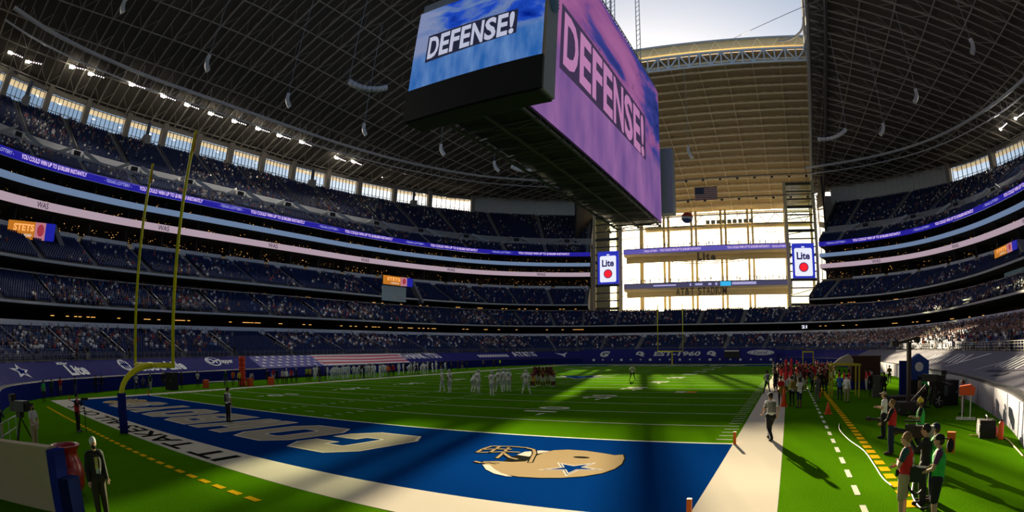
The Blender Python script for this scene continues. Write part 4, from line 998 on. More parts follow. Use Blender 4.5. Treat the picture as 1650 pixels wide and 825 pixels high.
def quad_uv(name, pts, m, parent):
    me = bpy.data.meshes.new(name); me.from_pydata(pts, [], [(0, 1, 2, 3)]); me.materials.append(m); uv = me.uv_layers.new()
    for l, c in zip(uv.data, ((0, 0), (1, 0), (1, 1), (0, 1))): l.uv = c
    return link(name, me, parent)
LT = {k: mat('led_letter_' + k, (.1, .1, .1), emit=c, power=1.0) for k, c in (('grey', (.44, .46, .60)), ('pink', (.42, .17, .36)))}
DK = {k: mat('led_shadow_' + k, (.01, .01, .01), emit=c, power=1.0) for k, c in (('grey', (.012, .014, .035)), ('pink', (.035, .02, .06)))}
def screen(name, label, o, u, v, kind, key, tx0, tx1, ty0, ty1, skew=0.0):
    """picture quad with the shouted word standing on it; o corner, u along, v up, local to the board"""
    o, u, v = Vector(o), Vector(u), Vector(v); s = quad_uv(name, [o, o + u, o + u + v, o + v], screen_mat(name + '_' + kind, kind), VB); s['label'] = label
    n = u.cross(v).normalized(); f = lambda a, b, e: o + u * a + v * (b + skew * (a - .5)) + n * e
    mb = MB(); mb.add([f(tx0 - .015, ty0 - .035, .06), f(tx1 + .02, ty0 + .0, .06), f(tx1 + .02, ty1 + .02, .06), f(tx0 - .015, ty1 + .03, .06)], [(0, 1, 2, 3)]); mb.build('word_shadow', DK[key], s)
    x = tx0; ws = {'D': 1.1, 'E': .95, 'F': .92, 'N': 1.15, 'S': 1.05, '!': .45}; tot = sum(ws[c] for c in 'DEFENSE!') + .12 * 7; k = (tx1 - tx0) / tot
    for ch in 'DEFENSE!':
        mb = MB(); w = ws[ch] * k; letter(mb, ch, lambda a, b: f(x + w * a, ty0 + (ty1 - ty0) * b, .1), bold=.03); mb.build('screen_letter', LT[key], s); x += w + .12 * k
    mb = MB()
    for i in range(26):                                     # flying specks around the word
        a, b = tx0 - .08 + RNG.random() * (tx1 - tx0 + .16), ty1 + .02 + RNG.random() ** 2 * .28; r = .002 + .004 * RNG.random()
        mb.add([f(a - r, b, .08), f(a + r, b - r, .08), f(a + r * .5, b + r * 2, .08)], [(0, 1, 2)])
    tag(mb.build('specks', DK[key], s), kind='stuff')
# long screen on the right, its twin on the left (board local: y from -28 to 25, z from 0)
XR, XL, YA, YBk, ZB, ZT = 5.5, -2.6, 27.2 - CY, 79.4 - CY, .3, 26.0
screen('side_screen', 'violet picture with a shouted word on the long right screen', (XR, YA, ZB), (0, YBk - YA, 0), (0, 0, ZT - ZB), 'pink', 'pink', .17, .785, .315, .60)
screen('side_screen', 'long left screen', (XL, YBk, ZB + 1.2), (0, YA - YBk, 0), (0, 0, ZT - ZB - 1.2), 'blue', 'grey', .16, .86, .40, .72)
MB().box(((XR + XL) / 2, (YA + YBk) / 2, (ZB + ZT) / 2), (XR - XL - .3, YBk - YA + .1, ZT - ZB + .2)).build('body', VB_BLACK, VB)
# near end screen: box with picture above a black valance
EX0, EX1, EY0, EY1 = -4.4, 9.25, 24.0 - CY, 26.4 - CY
MB().box(((EX0 + EX1) / 2, (EY0 + EY1) / 2 + .15, 5.6), (EX1 - EX0, EY1 - EY0 - .2, 13.6)).build('end_box', VB_GREY, VB)
MB().box(((EX0 + EX1) / 2, EY0 - .05, .35), (EX1 - EX0 + .15, .3, 3.2)).build('valance', VB_BLACK, VB)
MB().box(((EX0 + EX1) / 2, (EY0 + EY1) / 2, -1.25), (EX1 - EX0 - .4, EY1 - EY0, .3)).build('end_underside', VB_BLACK, VB)
screen('end_screen', 'blue picture with a shouted word on the near end screen', (EX0, EY0 - .06, 1.95), (EX1 - EX0, 0, 0), (0, 0, 9.2), 'blue', 'grey', .13, .79, .325, .60)
MB().box((EX1 + .02, EY0, 6.2), (.16, .3, 8.7)).build('frame_post', mat('frame_tan', (.4, .33, .25), .5), VB)
m = MB()                                                     # striped globe mark on the grey side of the box
for k in range(6):
    z = 9.6 - .38 * k; w = [.5, .8, .95, .95, .8, .5][k]; pts = [(EX1 + .1, (EY0 + EY1) / 2 + .15 + w * math.cos(a), z - .28 * math.sin(a)) for a in np.linspace(0, math.pi, 9)]
    m.tube(pts, .06, 5)
m.build('globe_mark', mat('mark_blue', (.08, .3, .62), .4), VB)
# the far end has the same box
MB().box((1.5, 83.0 - CY, 8.9), (11.2, 2.4, 12.6)).build('end_box', VB_GREY, VB)
# underside lattice, catwalk and top rail
m = MB()
for k in range(19): y = YA + 1 + k * 2.85; m.bar((XL, y, -.2), (XR, y + (2.85 if k % 2 else -2.85) * .8, -.2), .16); m.bar((XL, y, -.35), (XR, y, -.35), .14)
for x in (XL, (XL + XR) / 2, XR - .3): m.bar((x, YA, -.3), (x, YBk, -.3), .25)
tag(m.build('under_lattice', STEEL_D, VB), kind='stuff')
m = MB()
for k in range(60):
    y = YA + .5 + k * .88; m.bar((XR - .4, y, ZT), (XR - .4, y, ZT + 1.3), .1)
    m.bar((XR - .4, y, ZT + (1.3 if k % 2 else 0)), (XR - .4, y + .88, ZT + (0 if k % 2 else 1.3)), .08)
m.bar((XR - .4, YA, ZT + 1.3), (XR - .4, YBk, ZT + 1.3), .12); tag(m.build('top_rail', STEEL, VB), kind='stuff')
for x, y in ((XR - 2, 2), (XR - 2.2, 20), (XL + 1, 2), (XL + 1, 20), (XR - 2, -22), (XL + 1, -22)):
    m = MB()
    for d in (-.35, .35): m.bar((x + d, y, ZT), (x + d, y, ZT + 33), .13)
    for k in range(28): m.bar((x - .35, y, ZT + 1.2 * k), (x + .35, y, ZT + 1.2 * k + .6), .07)
    m.build('hanger', STEEL, VB)
m = MB()
for k in range(9):
    x = EX0 + .6 + k * 1.0; m.bar((x, EY1 - .2, 12.3), (x + 2.6, EY1 + 6, 20.0), .14); m.bar((x + 1, EY1 - .2, 12.3), (x - 1.2, EY1 + 6, 20.0), .12)
m.build('stay_bars', mat('stay_white', (.6, .62, .68), .5), VB)

# ------------------------------------------------------------------ floodlight banks under the roof edge
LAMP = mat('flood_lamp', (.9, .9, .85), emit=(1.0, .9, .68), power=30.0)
LAMP_S = mat('flood_lamp_small', (.9, .9, .85), emit=(1.0, .82, .86), power=7.0)
BANKS_L = [(-89.01, -14.75, 60.5), (-90.69, -8.91, 60.5), (-88.39, 3.45, 60.5), (-89.46, 9.3, 60.5), (-89, 21.24, 60.5), (-90.17, 31.23, 60.5), (-90.86, 38.99, 60.5), (-91.47, 46.99, 60.5), (-91.35, 54.83, 60.5), (-91.1, 62.91, 60.5), (-90.86, 70.43, 60.5), (-90.39, 78.35, 60.5), (-92.23, 94.44, 60.5), (-90.82, 100.25, 60.5), (-93.56, 117.35, 60.5), (-92.42, 125.25, 60.5), (-95.05, 142.24, 60.5), (-90.7, 151.38, 60.5), (-85.31, 160.05, 60.5), (-79.73, 167.62, 60.5)]
BANKS_R = [(75.04, 158.57, 60.5), (79.94, 150.87, 60.5), (85.45, 142.17, 60.5), (89.01, 134.19, 60.5), (89.24, 116.91, 60.5), (91.2, 109.01, 60.5)]
KNUCK = MB(); KNUCK.box((0, 0, 0), (.35, .3, .3)); KN = KNUCK.mesh('lamp_housing', BLACK)
LM = MB(); LM.lathe([(.05, -.1), (.3, -.08), (.42, .0)], n=12); LME = LM.mesh('lamp', LAMP); LM = MB(); LM.lathe([(.05, -.1), (.12, -.08), (.14, .0)], n=8); LMS = LM.mesh('lamp', LAMP_S)  # the large lamp is enlarged to stand in for its glare
ORD = 'first second third fourth fifth sixth seventh eighth ninth tenth eleventh twelfth thirteenth fourteenth fifteenth sixteenth seventeenth eighteenth nineteenth twentieth'.split()
def bank(p, d, side, big, k):
    """d: unit vector along the bank, away from the camera; big: how many heads are oversized to imitate their glare"""
    a = math.atan2(d[1], d[0]); t = thing('floodlight_bank', (f'{ORD[k]} floodlight row from the camera end of the left roof edge' if side == 'left' else f'{ORD[k]} floodlight row from the far end of the right roof edge'), 'floodlight', p, a, f'floodlight banks over the {side} stands')
    MB().bar((-2.4, 0, .25), (2.4, 0, .25), .12).build('bar', STEEL_D, t)
    sg = -1 if side == 'left' else 1
    to = Vector((0 - p[0], CY * .75 - p[1], -p[2])).normalized()
    for k in range(7):
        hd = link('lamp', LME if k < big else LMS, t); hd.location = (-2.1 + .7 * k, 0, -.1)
        hd.rotation_euler = (Matrix.Rotation(-a, 3, 'Z') @ to).to_track_quat('Z', 'Y').to_euler()
        hs = link('lamp_housing', KN, t); hs.location = (-2.1 + .7 * k, -.28 * sg * (-1), .08)
    for x in (-2, 2): MB().bar((x, 0, .3), (x, 0, 2.4), .07).build('hanger', STEEL_D, t)
    ld = bpy.data.lights.new('flood_beam', 'SPOT'); ld.energy = FLOOD_W; ld.color = (1.0, .93, .78); ld.spot_size = 1.7; ld.spot_blend = .6; ld.shadow_soft_size = 1.0
    lo = bpy.data.objects.new('flood_beam', ld); COL.objects.link(lo); lo.parent = t; lo.location = (0, 0, -.5)
    lo.rotation_euler = (Matrix.Rotation(-a, 3, 'Z') @ to).to_track_quat('-Z', 'Y').to_euler()
for side, L in (('left', BANKS_L), ('right', BANKS_R)):
    for k, p in enumerate(L):
        q = L[min(k + 1, len(L) - 1)]; o = L[max(k - 1, 0)]; d = np.array([q[0] - o[0], q[1] - o[1]]); d /= np.linalg.norm(d)
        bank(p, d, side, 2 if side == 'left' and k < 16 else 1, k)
# ------------------------------------------------------------------ hanging loudspeaker arrays, curved like bananas
SPKW = mat('speaker_white', (.62, .6, .6), .5, .05, 4)
def speaker(p, az, length, roll, label):
    t = thing('speaker_array', label, 'loudspeaker', p, az)
    n = 9; A = [(length * .5 * math.sin(b) / math.sin(.55), length * 1.0 * (1 - math.cos(b)) * .9) for b in np.linspace(-.55, .55, n)]
    R = Matrix.Rotation(roll, 3, 'Y')
    for k, ((x0, z0), (x1, z1)) in enumerate(zip(A, A[1:])):
        mb = MB(); c = R @ Vector(((x0 + x1) / 2, 0, (z0 + z1) / 2)); mb.box(c, (length / n * 1.02, .75, .62), rot=R @ Matrix.Rotation(-math.atan2(z1 - z0, x1 - x0), 3, 'Y')); mb.build('cabinet', SPKW, t)
    top = R @ Vector((A[0][0], 0, A[0][1])); top2 = R @ Vector((A[-1][0], 0, A[-1][1]))
    MB().bar(top + Vector((0, 0, .35)), top2 + Vector((0, 0, .35)), .1).build('fly_bar', STEEL_D, t)
    hi = top if top.z > top2.z else top2
    MB().bar(hi, (hi.x, hi.y, hi.z + 24), .07).build('cable', STEEL, t)
    return t
for (p, L, roll, lab) in (
    ((-28.3, 41.02, 42), 6.2, .12, 'biggest white curved loudspeaker array, hanging level left of the video board'),
    ((-42.51, 19, 44), 2.6, 1.35, 'small white loudspeaker array hanging upright, left of the level one'),
    ((-47.53, 39.68, 46), 2.6, 1.3, 'small white loudspeaker array hanging upright below the level one'),
    ((-46.47, 59.06, 46), 2.5, 1.3, 'small white loudspeaker array hanging upright over the lamp row'),
    ((-40.77, 77.71, 46), 2.6, 1.2, 'small white loudspeaker array hanging upright under the near screen'),
    ((-36.47, 93.42, 46), 2.8, 1.1, 'small white loudspeaker array beside the lower level array'),
    ((-29.51, 93.68, 44), 5.2, .15, 'white curved loudspeaker array hanging level under the long screen'),
    ((-42.38, 1.03, 48), 2.4, 1.4, 'topmost small white loudspeaker array at the upper left'),
    ((38.22, 95.18, 46), 6.6, -.3, 'big white curved loudspeaker array right of the great arch'),
    ((48.16, 90.53, 46), 2.6, -1.2, 'small white loudspeaker array right of the big curved one'),
    ((52.03, 74.6, 46), 2.6, -1.3, 'upright white loudspeaker array high on the right roof'),
    ((57.59, 56.14, 46), 2.5, -1.4, 'topmost upright white loudspeaker array on the right'),
    ((7.09, 100.3, 46), 3.0, 1.3, 'pale loudspeaker cluster beside the far edge of the long screen')):
    d = math.atan2(p[1] + 10.45, p[0] - 26.3) - math.pi / 2; speaker(p, d, L, roll, lab)

t = thing('camera_cable', 'thin straight cable strung across the open sky under the roof', 'cable', (16.9, 117, 85.4)); MB().bar((0, 0, 0), (21, -47, -21.6), .09).build('strand', STEEL_D, t)

s = s_bear(1.893, -20.3); (p,), (n,) = at_s(np.array([s]), -20.5); t = thing('play_clock', 'small black clock with white digits under the right end of the second bank', 'clock', (p[0], p[1], 9.0), math.atan2(n[1], n[0]) - math.pi / 2)
MB().box((0, 0, 0), (2.0, .3, 1.1)).build('case', BLACK, t); mb = MB(); letter(mb, '21', frame((-.75, -.17, -.4), (1.5, 0, 0), (0, 0, .8)), bold=.04); mb.build('digits', mat('led_bright', (.2, .2, .2), emit=(.78, .8, .95), power=1.0), t)

# ------------------------------------------------------------------ goal posts and pylons
GOALY = mat('goal_yellow', (.78, .74, .01), .45, .05, 2)
def goal_post(y, d, label, pad):
    """d: +1 when the gooseneck stands on the low-y side"""
    t = thing('goal_post', label, 'goal post', (0, y, 0))
    b = -1.95 * d
    pts = [(0, b, 0), (0, b, 1.75)] + [(0, b + 1.95 * d * (1 - math.cos(a)), 1.75 + 1.3 * math.sin(a)) for a in np.linspace(.15, math.pi / 2, 8)]
    mb = MB(); mb.tube(pts, .15, 12); mb.build('gooseneck', GOALY, t, True)
    mb = MB(); mb.tube([(-2.9, 0, 3.05), (2.9, 0, 3.05)], .12, 12); mb.build('crossbar', GOALY, t, True)
    for x in (-2.9, 2.9):
        mb = MB(); mb.tube([(x, 0, 2.98), (x, 0, 13.72)], .085, 10); u = mb.build('upright', GOALY, t, True)
        rb = MB(); rb.add([(x, 0, 13.7), (x + .1, .03, 13.72), (x + .16, .08, 12.7), (x + .07, .05, 12.62)], [(0, 1, 2, 3)]); rb.build('ribbon', mat('ribbon_orange', (.7, .2, .02), .7), u)
    if pad:
        mb = MB(); mb.tube([(0, b, .02), (0, b, .6), (0, b, 1.2), (0, b, 1.84)], .24, 16); mb.build('base_pad', NAVY_P, t, True)['label'] = 'dark blue post padding'
    return t
goal_post(0.0, 1, 'near yellow goal post with a blue padded base', True)
goal_post(FL, -1, 'far yellow goal post before the glass end', False)
PYO = mat('pylon_orange', (.85, .16, .01), .55, .05, 8)
for (x, y), lab in (((H + .06, 0), 'orange pylon at the back corner of the near end zone, right sideline'), ((H + .06, 9.1), 'orange pylon where the right sideline meets the near goal line'), ((-H - .06, 0), 'orange pylon at the back corner of the near end zone, left sideline'), ((-H - .06, 9.1), 'orange pylon where the left sideline meets the near goal line'), ((-H - .06, FL - 9.1), 'tiny orange pylon on the far goal line by the left sideline')):
    t = thing('pylon', lab, 'pylon', (x, y, 0)); mb = MB(); mb.box((0, 0, .23), (.1, .1, .44)); mb.build('body', PYO, t)
    mb = MB(); mb.box((0, 0, .455), (.1, .1, .012)); mb.build('pale_top', mat('pylon_pale', (.85, .5, .3), .6), t)
    mb = MB(); mb.box((0, 0, .01), (.14, .14, .02)); mb.build('base', PYO, t)

# ------------------------------------------------------------------ printed vinyl round the field
_ss = np.linspace(S_LOW[0], S_LOW[1], 3000)
def s_az(az, e=-33.6):
    """arc length where the bowl crosses a compass bearing (degrees) taken from the photographer's corner"""
    p, _ = at_s(_ss, e); b = np.degrees(np.arctan2(p[:, 0] - 26.34, p[:, 1] + 10.45)); return _ss[np.argmin(np.abs(b - az))]
def tarp_fn(a, b, t0, t1, lift=.07):
    sa, sb = s_az(a), s_az(b)
    def f(u, v): 
        p = tarp_pt(np.array([sa + (sb - sa) * u]), t0 + (t1 - t0) * v)[0]; return (p[0], p[1], p[2] + lift)
    return f
def far_fn(a, b, z0, z1, out=.06):
    sa, sb = s_az(a, -35), s_az(b, -35)
    def f(u, v):
        s = sa + (sb - sa) * u; (p,), (n,) = at_s(np.array([s]), FARW); return (p[0] - n[0] * out, p[1] - n[1] * out, z0 + (z1 - z0) * v)
    return f
def decal(name, label, parent, m=PRINT):
    mb = MB(); return mb, lambda mats=None: tag(mb.build(name, mats or m, parent), label)
# left side
f = tarp_fn(-84.651, -82.712, .1, .9); mb, done = decal('star_print', 'white outlined star printed on the left vinyl', TARP)
sp = [(.5 + .5 * x, .5 + .5 * y) for x, y in star_poly(1, .42, .2)]
fan(mb, sp, f, 0); fan(mb, [(.5 + .56 * (x - .5), .5 + .56 * (y - .5)) for x, y in sp], lambda u, v: (Vector(f(u, v)) + Vector((.02, 0, .03))), 1); done([PRINT, NAVY_P])
f = tarp_fn(-78.375, -76.051, .12, .72); mb, done = decal('brand_print', 'white lettering printed on the left vinyl', TARP); letter(mb, 'Lite', f, bold=.04)
f = tarp_fn(-78.965, -77.608, .74, .9); letter(mb, 'Miller', f, bold=.02, shear=.3); done()
f = tarp_fn(-70.088, -64.707, .15, .75); mb, done = decal('brand_print', 'wide white lettering behind the goal post', TARP); letter(mb, 'Globe Life', f, bold=.03); done()
f = tarp_fn(-71.836, -70.669, .15, .95); mb, done = decal('globe_print', 'round white mark left of the wide lettering', TARP)
fan(mb, ell(.5, .55, .5, .45), f, 0); g = tarp_fn(-71.836, -70.669, .15, .95, .1)
for q in range(3): fan(mb, ell(.34 + .2 * q, .55, .07, .36), g, 1)
fan(mb, ell(.5, .55, .46, .05), g, 1); done([PRINT, NAVY_P])
f = tarp_fn(-61.805, -60.263, .3, .95); mb, done = decal('badge_print', 'white oval badge printed on the left vinyl', TARP); fan(mb, ell(.5, .5, .5, .5), f, 0); g = tarp_fn(-61.805, -60.263, .3, .95, .1); fan(mb, ell(.5, .5, .42, .4), g, 1); h2 = tarp_fn(-61.594, -60.473, .45, .8, .13); letter(mb, 'Dr', h2, 0, bold=.03); done([PRINT, NAVY_P])
f = tarp_fn(-60.471, -58.793, .38, .8); mb, done = decal('script_print', 'white script right of the oval badge', TARP); letter(mb, 'Pepper', f, bold=.02, shear=.4); done()
# big flag laid over the vinyl and the wall: blue field of stars, then waving stripes
FB = mat('flag_tarp_blue', (.02, .018, .30), .6, .1, 1); FR = mat('flag_tarp_red', (.50, .035, .07), .6, .1, 1); FW = mat('flag_tarp_white', (.66, .60, .66), .6, .05, 1)
t = thing('flag_banner', 'huge stars and stripes banner draped over the left sideline wall', 'banner')
mb = MB(); fb = tarp_fn(-56.579, -48.993, .0, .98, .05); n = 12
mb.add([fb(i / n, v) for v in (0, .5, 1) for i in range(n + 1)], [(r * (n + 1) + i, r * (n + 1) + i + 1, (r + 1) * (n + 1) + i + 1, (r + 1) * (n + 1) + i) for r in range(2) for i in range(n)])
q = [fb(i / n, 0) for i in range(n + 1)]; mb.add([(x + .9 * (1 if x < 0 else -1) * 1.12, y, z) for x, y, z in q] + [(x + .9 * 1.12, y, .25) for x, y, z in q], [(i, i + 1, n + 2 + i, n + 1 + i) for i in range(n)])
mb.build('star_field', FB, t)
for r in range(4):
    for k in range(9):
        u, v = (k + .5 + .5 * (r % 2)) / 9.6, .14 + .24 * r; sb = MB()
        fan(sb, [(u + .035 * x, v + .1 * y) for x, y in star_poly(1, .45)], lambda a, b: Vector(fb(a, b)) + Vector((.02, 0, .06))); sb.build('star', FW, t)
fs = tarp_fn(-49.805, -40.412, .0, .98, .06)
for k in range(7):
    mb = MB(); n = 20
    def fw(u, v): return fs(u, min(1, max(0, v * (1 - .55 * max(0, u - .55) * (1 - v)) + .06 * math.sin(u * 7 + 1) * (1 - abs(2 * v - 1)))))
    mb.add([fw(i / n, v) for v in (k / 7, (k + 1) / 7) for i in range(n + 1)], [(i, i + 1, n + 2 + i, n + 1 + i) for i in range(n)]); mb.build('stripe', FR if k % 2 else FW, t)
f = tarp_fn(-40.677, -36.369, .35, .98); mb, done = decal('thanks_print', 'white slanted words of thanks on the left vinyl', TARP); letter(mb, 'THANK YOU', f, bold=.03, shear=-.35); done()
f = tarp_fn(-32.488, -29.273, .3, .7); mb, done = decal('small_print', 'thin white words on the far left vinyl', TARP); 
for q in range(12): fan(mb, [((q + .1) / 12, 0), ((q + .8) / 12, .1), ((q + .9) / 12, .9), ((q + .2) / 12, .8)], f)
done()
f = tarp_fn(-28.750, -26.330, .3, .95); mb, done = decal('brand_print', 'white lettering near the far left corner', TARP); letter(mb, 'AT&T 5G', f, bold=.04); done()
f = tarp_fn(-24.371, -23.066, .1, .9); mb, done = decal('eagle_print', 'small white winged mark at the far left corner', TARP); fan(mb, [(0, .8), (.5, .6), (1, .9), (.7, .45), (.6, .0), (.45, .3)], f); done()
# far wall
f = far_fn(-14.144, -9.184, 1.9, 3.0); mb, done = decal('wall_lettering', 'white slanted year lettering on the far wall', far_wall)
letter(mb, 'EST-1960', f, bold=.035, shear=.2); done()
f = far_fn(-19.748, -18.640, 1.75, 3.2); mb, done = decal('brand_print', 'white slanted letter on the far wall', far_wall); letter(mb, 'G', f, bold=.06, shear=.35); done()
for a, b in ((-15.969, -14.991), (-8.530, -7.484)):
    f = far_fn(a, b, 1.75, 3.1); mb, done = decal('helmet_print', 'small white helmet on the far wall', far_wall)
    fan(mb, [(0, .35), (.1, .8), (.4, 1), (.75, .9), (.95, .5), (.8, .3), (.95, .05), (.55, .1), (.35, .3)], f, 0); fan(mb, [(.42 + .2 * x, .6 + .25 * y) for x, y in star_poly(1, .42)], far_fn(a, b, 1.75, 3.1, .09), 1); done([PRINT, NAVY_P])
f = far_fn(-4.274, -1.382, 2.0, 3.3); mb, done = decal('oval_print', 'white oval badge on the far wall', far_wall); fan(mb, ell(.5, .5, .5, .5, 32), f, 0); fan(mb, ell(.5, .5, .45, .4, 32), far_fn(-4.274, -1.382, 2.0, 3.3, .08), 1); fan(mb, ell(.5, .5, .42, .36, 32), far_fn(-4.274, -1.382, 2.0, 3.3, .09), 0)
letter(mb, 'Ford', far_fn(-3.617, -2.040, 2.35, 3.0, .12), 1, bold=.02, shear=.3); done([PRINT, mat('badge_blue', (.16, .2, .42), .6)])
for k in range(20):
    px = 975 + k * 14.5 
    bx = lambda x: math.degrees(math.atan2(x - 26.34, 129.0)); f = far_fn(bx(-22 + 2.45 * k), bx(-21.3 + 2.45 * k), .75, 1.35); mb, done = decal('small_mark', 'small white mark low on the far wall', far_wall)
    fan(mb, [(.5 + .5 * x, .5 + .5 * y) for x, y in (star_poly(1, .42) if k % 3 else [(-.8, -1), (.8, -1), (1, .3), (0, 1), (-1, .3)])], f); done()
mb = MB(); f = far_fn(-6.698, -5.061, 1.4, 3.4, .1); mb.add([f(0, 0), f(1, 0), f(1, 1), f(0, 1)], [(0, 1, 2, 3)], 0); g = far_fn(-6.633, -5.126, 2.9, 3.2, .14); mb.add([g(0, 0), g(1, 0), g(1, 1), g(0, 1)], [(0, 1, 2, 3)], 1)  # dark sheet stands in for the shaded hatch opening
tag(mb.build('wall_hatch', [CONC_D, CONC_L], far_wall), 'hatch in the far wall with its dark opening painted on')
# right side vinyl
for a, b, t0, t1, w, lab in ((17.984, 19.963, .15, .85, .75, 'long white wedge printed on the right vinyl'), (21.239, 23.849, .15, .9, .5, 'long pale bar printed on the nearest right vinyl')):
    sa, sb = s_az(a), s_az(b); mb, done = decal('wedge_print', lab, TARP)
    for k in range(8):
        q = []
        for kk in (k, k + 1):
            u = kk / 8; ww = w * (.35 + .65 * min(1, u * 3)) / 2
            for sg in (-1, 1): q.append(tarp_pt(np.array([sa + (sb - sa) * u + sg * ww]), t0 + (t1 - t0) * u)[0] + [0, 0, .07])
        mb.add(q, [(0, 1, 3, 2)])
    done()
for a, b, txt, t0, t1, lab in ((16.946, 18.724, 4, .25, .85, 'white slanted marks on the right vinyl beside the blue hood'), (14.975, 16.535, 5, .2, .8, 'thin white script strokes on the right vinyl'), (25.128, 22.605, 6, .3, .85, 'pale slanted blocks on the nearest right vinyl')):
    f = tarp_fn(b, a, t0, t1); mb, done = decal('right_print', lab, TARP)
    for q in range(txt): fan(mb, [((q + .1) / txt, .1 + .1 * (q % 2)), ((q + .5) / txt, .1), ((q + .95) / txt, .8), ((q + .55) / txt, .95 - .2 * (q % 3 == 1))], f)
    done()
f = tarp_fn(22.372, 25.778, .05, .5); mb, done = decal('brush_print', 'dark blue brush stroke and pennant on the nearest right vinyl', TARP, mat('print_indigo', (.02, .02, .07), .6))
fan(mb, [(0, .3), (.5, .45), (1, .75), (1, .85), (.5, .6), (.2, .5)], f); fan(mb, [(.45, .05), (.75, .3), (.8, .55), (.55, .3)], f); done()

# ------------------------------------------------------------------ equipment along the sidelines
def box_thing(name, label, cat, p, d, m, rz=0.0, lid=None, group=None):
    t = thing(name, label, cat, (p[0], p[1], 0), rz, group); mb = MB(); mb.box((0, 0, d[2] / 2), d); mb.build('body', m, t)
    mb = MB(); mb.box((0, 0, d[2] + .02), (d[0] * 1.03, d[1] * 1.03, .05)); mb.build('lid', lid or m, t)
    for x in (-1, 1): 
        mb = MB(); mb.box((x * d[0] * .4, -d[1] / 2 - .02, d[2] * .55), (.05, .05, .12)); mb.build('latch', STEEL, t)
    return t
RED = mat('kettle_red', (.36, .012, .016), .28, .15, 1.5, spec=.6); ORANGE = mat('orange_plastic', (.8, .1, .02), .5, .05, 6)
box_thing('bench_case', 'black equipment box on the left sideline behind the goal post', 'equipment box', (-30.2, 14.48), (2.0, .9, 1.75), mat('case_black', (.016, .016, .016), .7))
for p, lab in (((-37.49, 9.94), 'orange tub on the turf left of the goal post padding'), ((-29.52, 18.87), 'small orange box beside the white bench towels'), ((-27.23, 27.08), 'orange marker box standing before the flag banner'), ((-27.59, 24.12), 'low orange box right of the tall inflatable post')):
    t = thing('orange_box', lab, 'box', (*p, 0)); mb = MB(); mb.box((0, 0, .4), (.7, .5, .8)); mb.build('body', ORANGE, t); mb = MB(); mb.box((0, 0, .83), (.74, .54, .07)); mb.build('lid', PYO, t)
t = thing('marker_column', 'tall red orange inflatable column on the left sideline', 'marker', (*(-28.48, 23.58), 0))
for k in range(6): mb = MB(); mb.lathe([(.34, 0), (.42, .12), (.42, .42), (.34, .55)], (0, 0, .55 * k), 12); mb.build('segment', mat('column_red', (.75, .06, .02), .5), t, True)
t = thing('sideline_bench', 'long white bench behind the players on the left sideline', 'bench', (*(-47.29, 59.22), 0), math.atan2(1, .05))
for x in np.linspace(-9, 9, 7): mb = MB(); mb.box((x, 0, .22), (.08, .4, .44)); mb.build('leg', STEEL, t)
MB().box((0, 0, .46), (19, .45, .06)).build('seat', WHITE, t); MB().box((0, .25, .8), (19, .05, .35)).build('backrest', WHITE, t)
t = thing('towel_bench', 'low white bench with towels on the left sideline', 'bench', (*(-33.06, 23.59), 0), math.radians(80)); MB().box((0, 0, .4), (5, .5, .08)).build('seat', WHITE, t)
for x in (-2.3, 0, 2.3): MB().box((x, 0, .18), (.1, .4, .36)).build('leg', STEEL, t)
# traffic cones and chain markers on the right
def cone(p, lab, h):
    t = thing('traffic_cone', lab, 'cone', (*p, 0)); mb = MB(); r = min(.2, .27 * h); mb.lathe([(r, .03), (.04, h)], n=14); mb.build('body', ORANGE, t, True); mb = MB(); mb.box((0, 0, .02), (2.6 * r, 2.6 * r, .04)); mb.build('base', ORANGE, t)
cone((28.57, 18.66), 'orange cone on the turf between the dashed lines', .62); cone((26.13, 22.4), 'tall orange cone beside the chain crew on the white strip', 1.1); cone((28.72, 28.83), 'small orange cone by the white dashes', .4)
for p, lab in (((26.24, 24.29), 'tall red down marker pole held by the chain crew, left one'), ((26.61, 26.42), 'tall red down marker pole held by the chain crew, right one')):
    t = thing('down_marker', lab, 'marker', (*p, 0)); MB().tube([(0, 0, 0), (0, 0, 2.5)], .025, 8).build('pole', STEEL_D, t); mb = MB(); mb.tube([(0, 0, 1.5), (0, 0, 2.5)], .06, 8); mb.build('padded_sleeve', mat('marker_red', (.7, .02, .03), .5), t); mb = MB(); mb.lathe([(.03, 2.5), (.1, 2.58), (.1, 2.72), (.03, 2.8)], n=10); mb.build('target', MATS['marker_red'], t)
# timing stand: orange box on white legs
p = (35.59, 15.72); t = thing('replay_stand', 'orange hooded box on a white wheeled stand by the right wall', 'monitor stand', (*p, 0), math.radians(-20))
for x in (-.22, .22): MB().box((x, 0, .62), (.06, .06, 1.15)).build('leg', WHITE, t)
for y in (-.32, .32): MB().box((0, y, .05), (1.05, .07, .06)).build('foot', WHITE, t)
for x in (-.22, .22): MB().box((x, 0, .07), (.06, .7, .05)).build('foot_bar', WHITE, t)
mb = MB(); mb.prism([(-.4, 0), (.4, 0), (.46, .36), (.2, .52), (-.4, .42)], lambda u, v, tt: (u, tt, 1.2 + v), -.3, .3); mb.build('hood', ORANGE, t)
MB().box((-.41, 0, 1.4), (.02, .5, .3)).build('screen', BLACK, t)
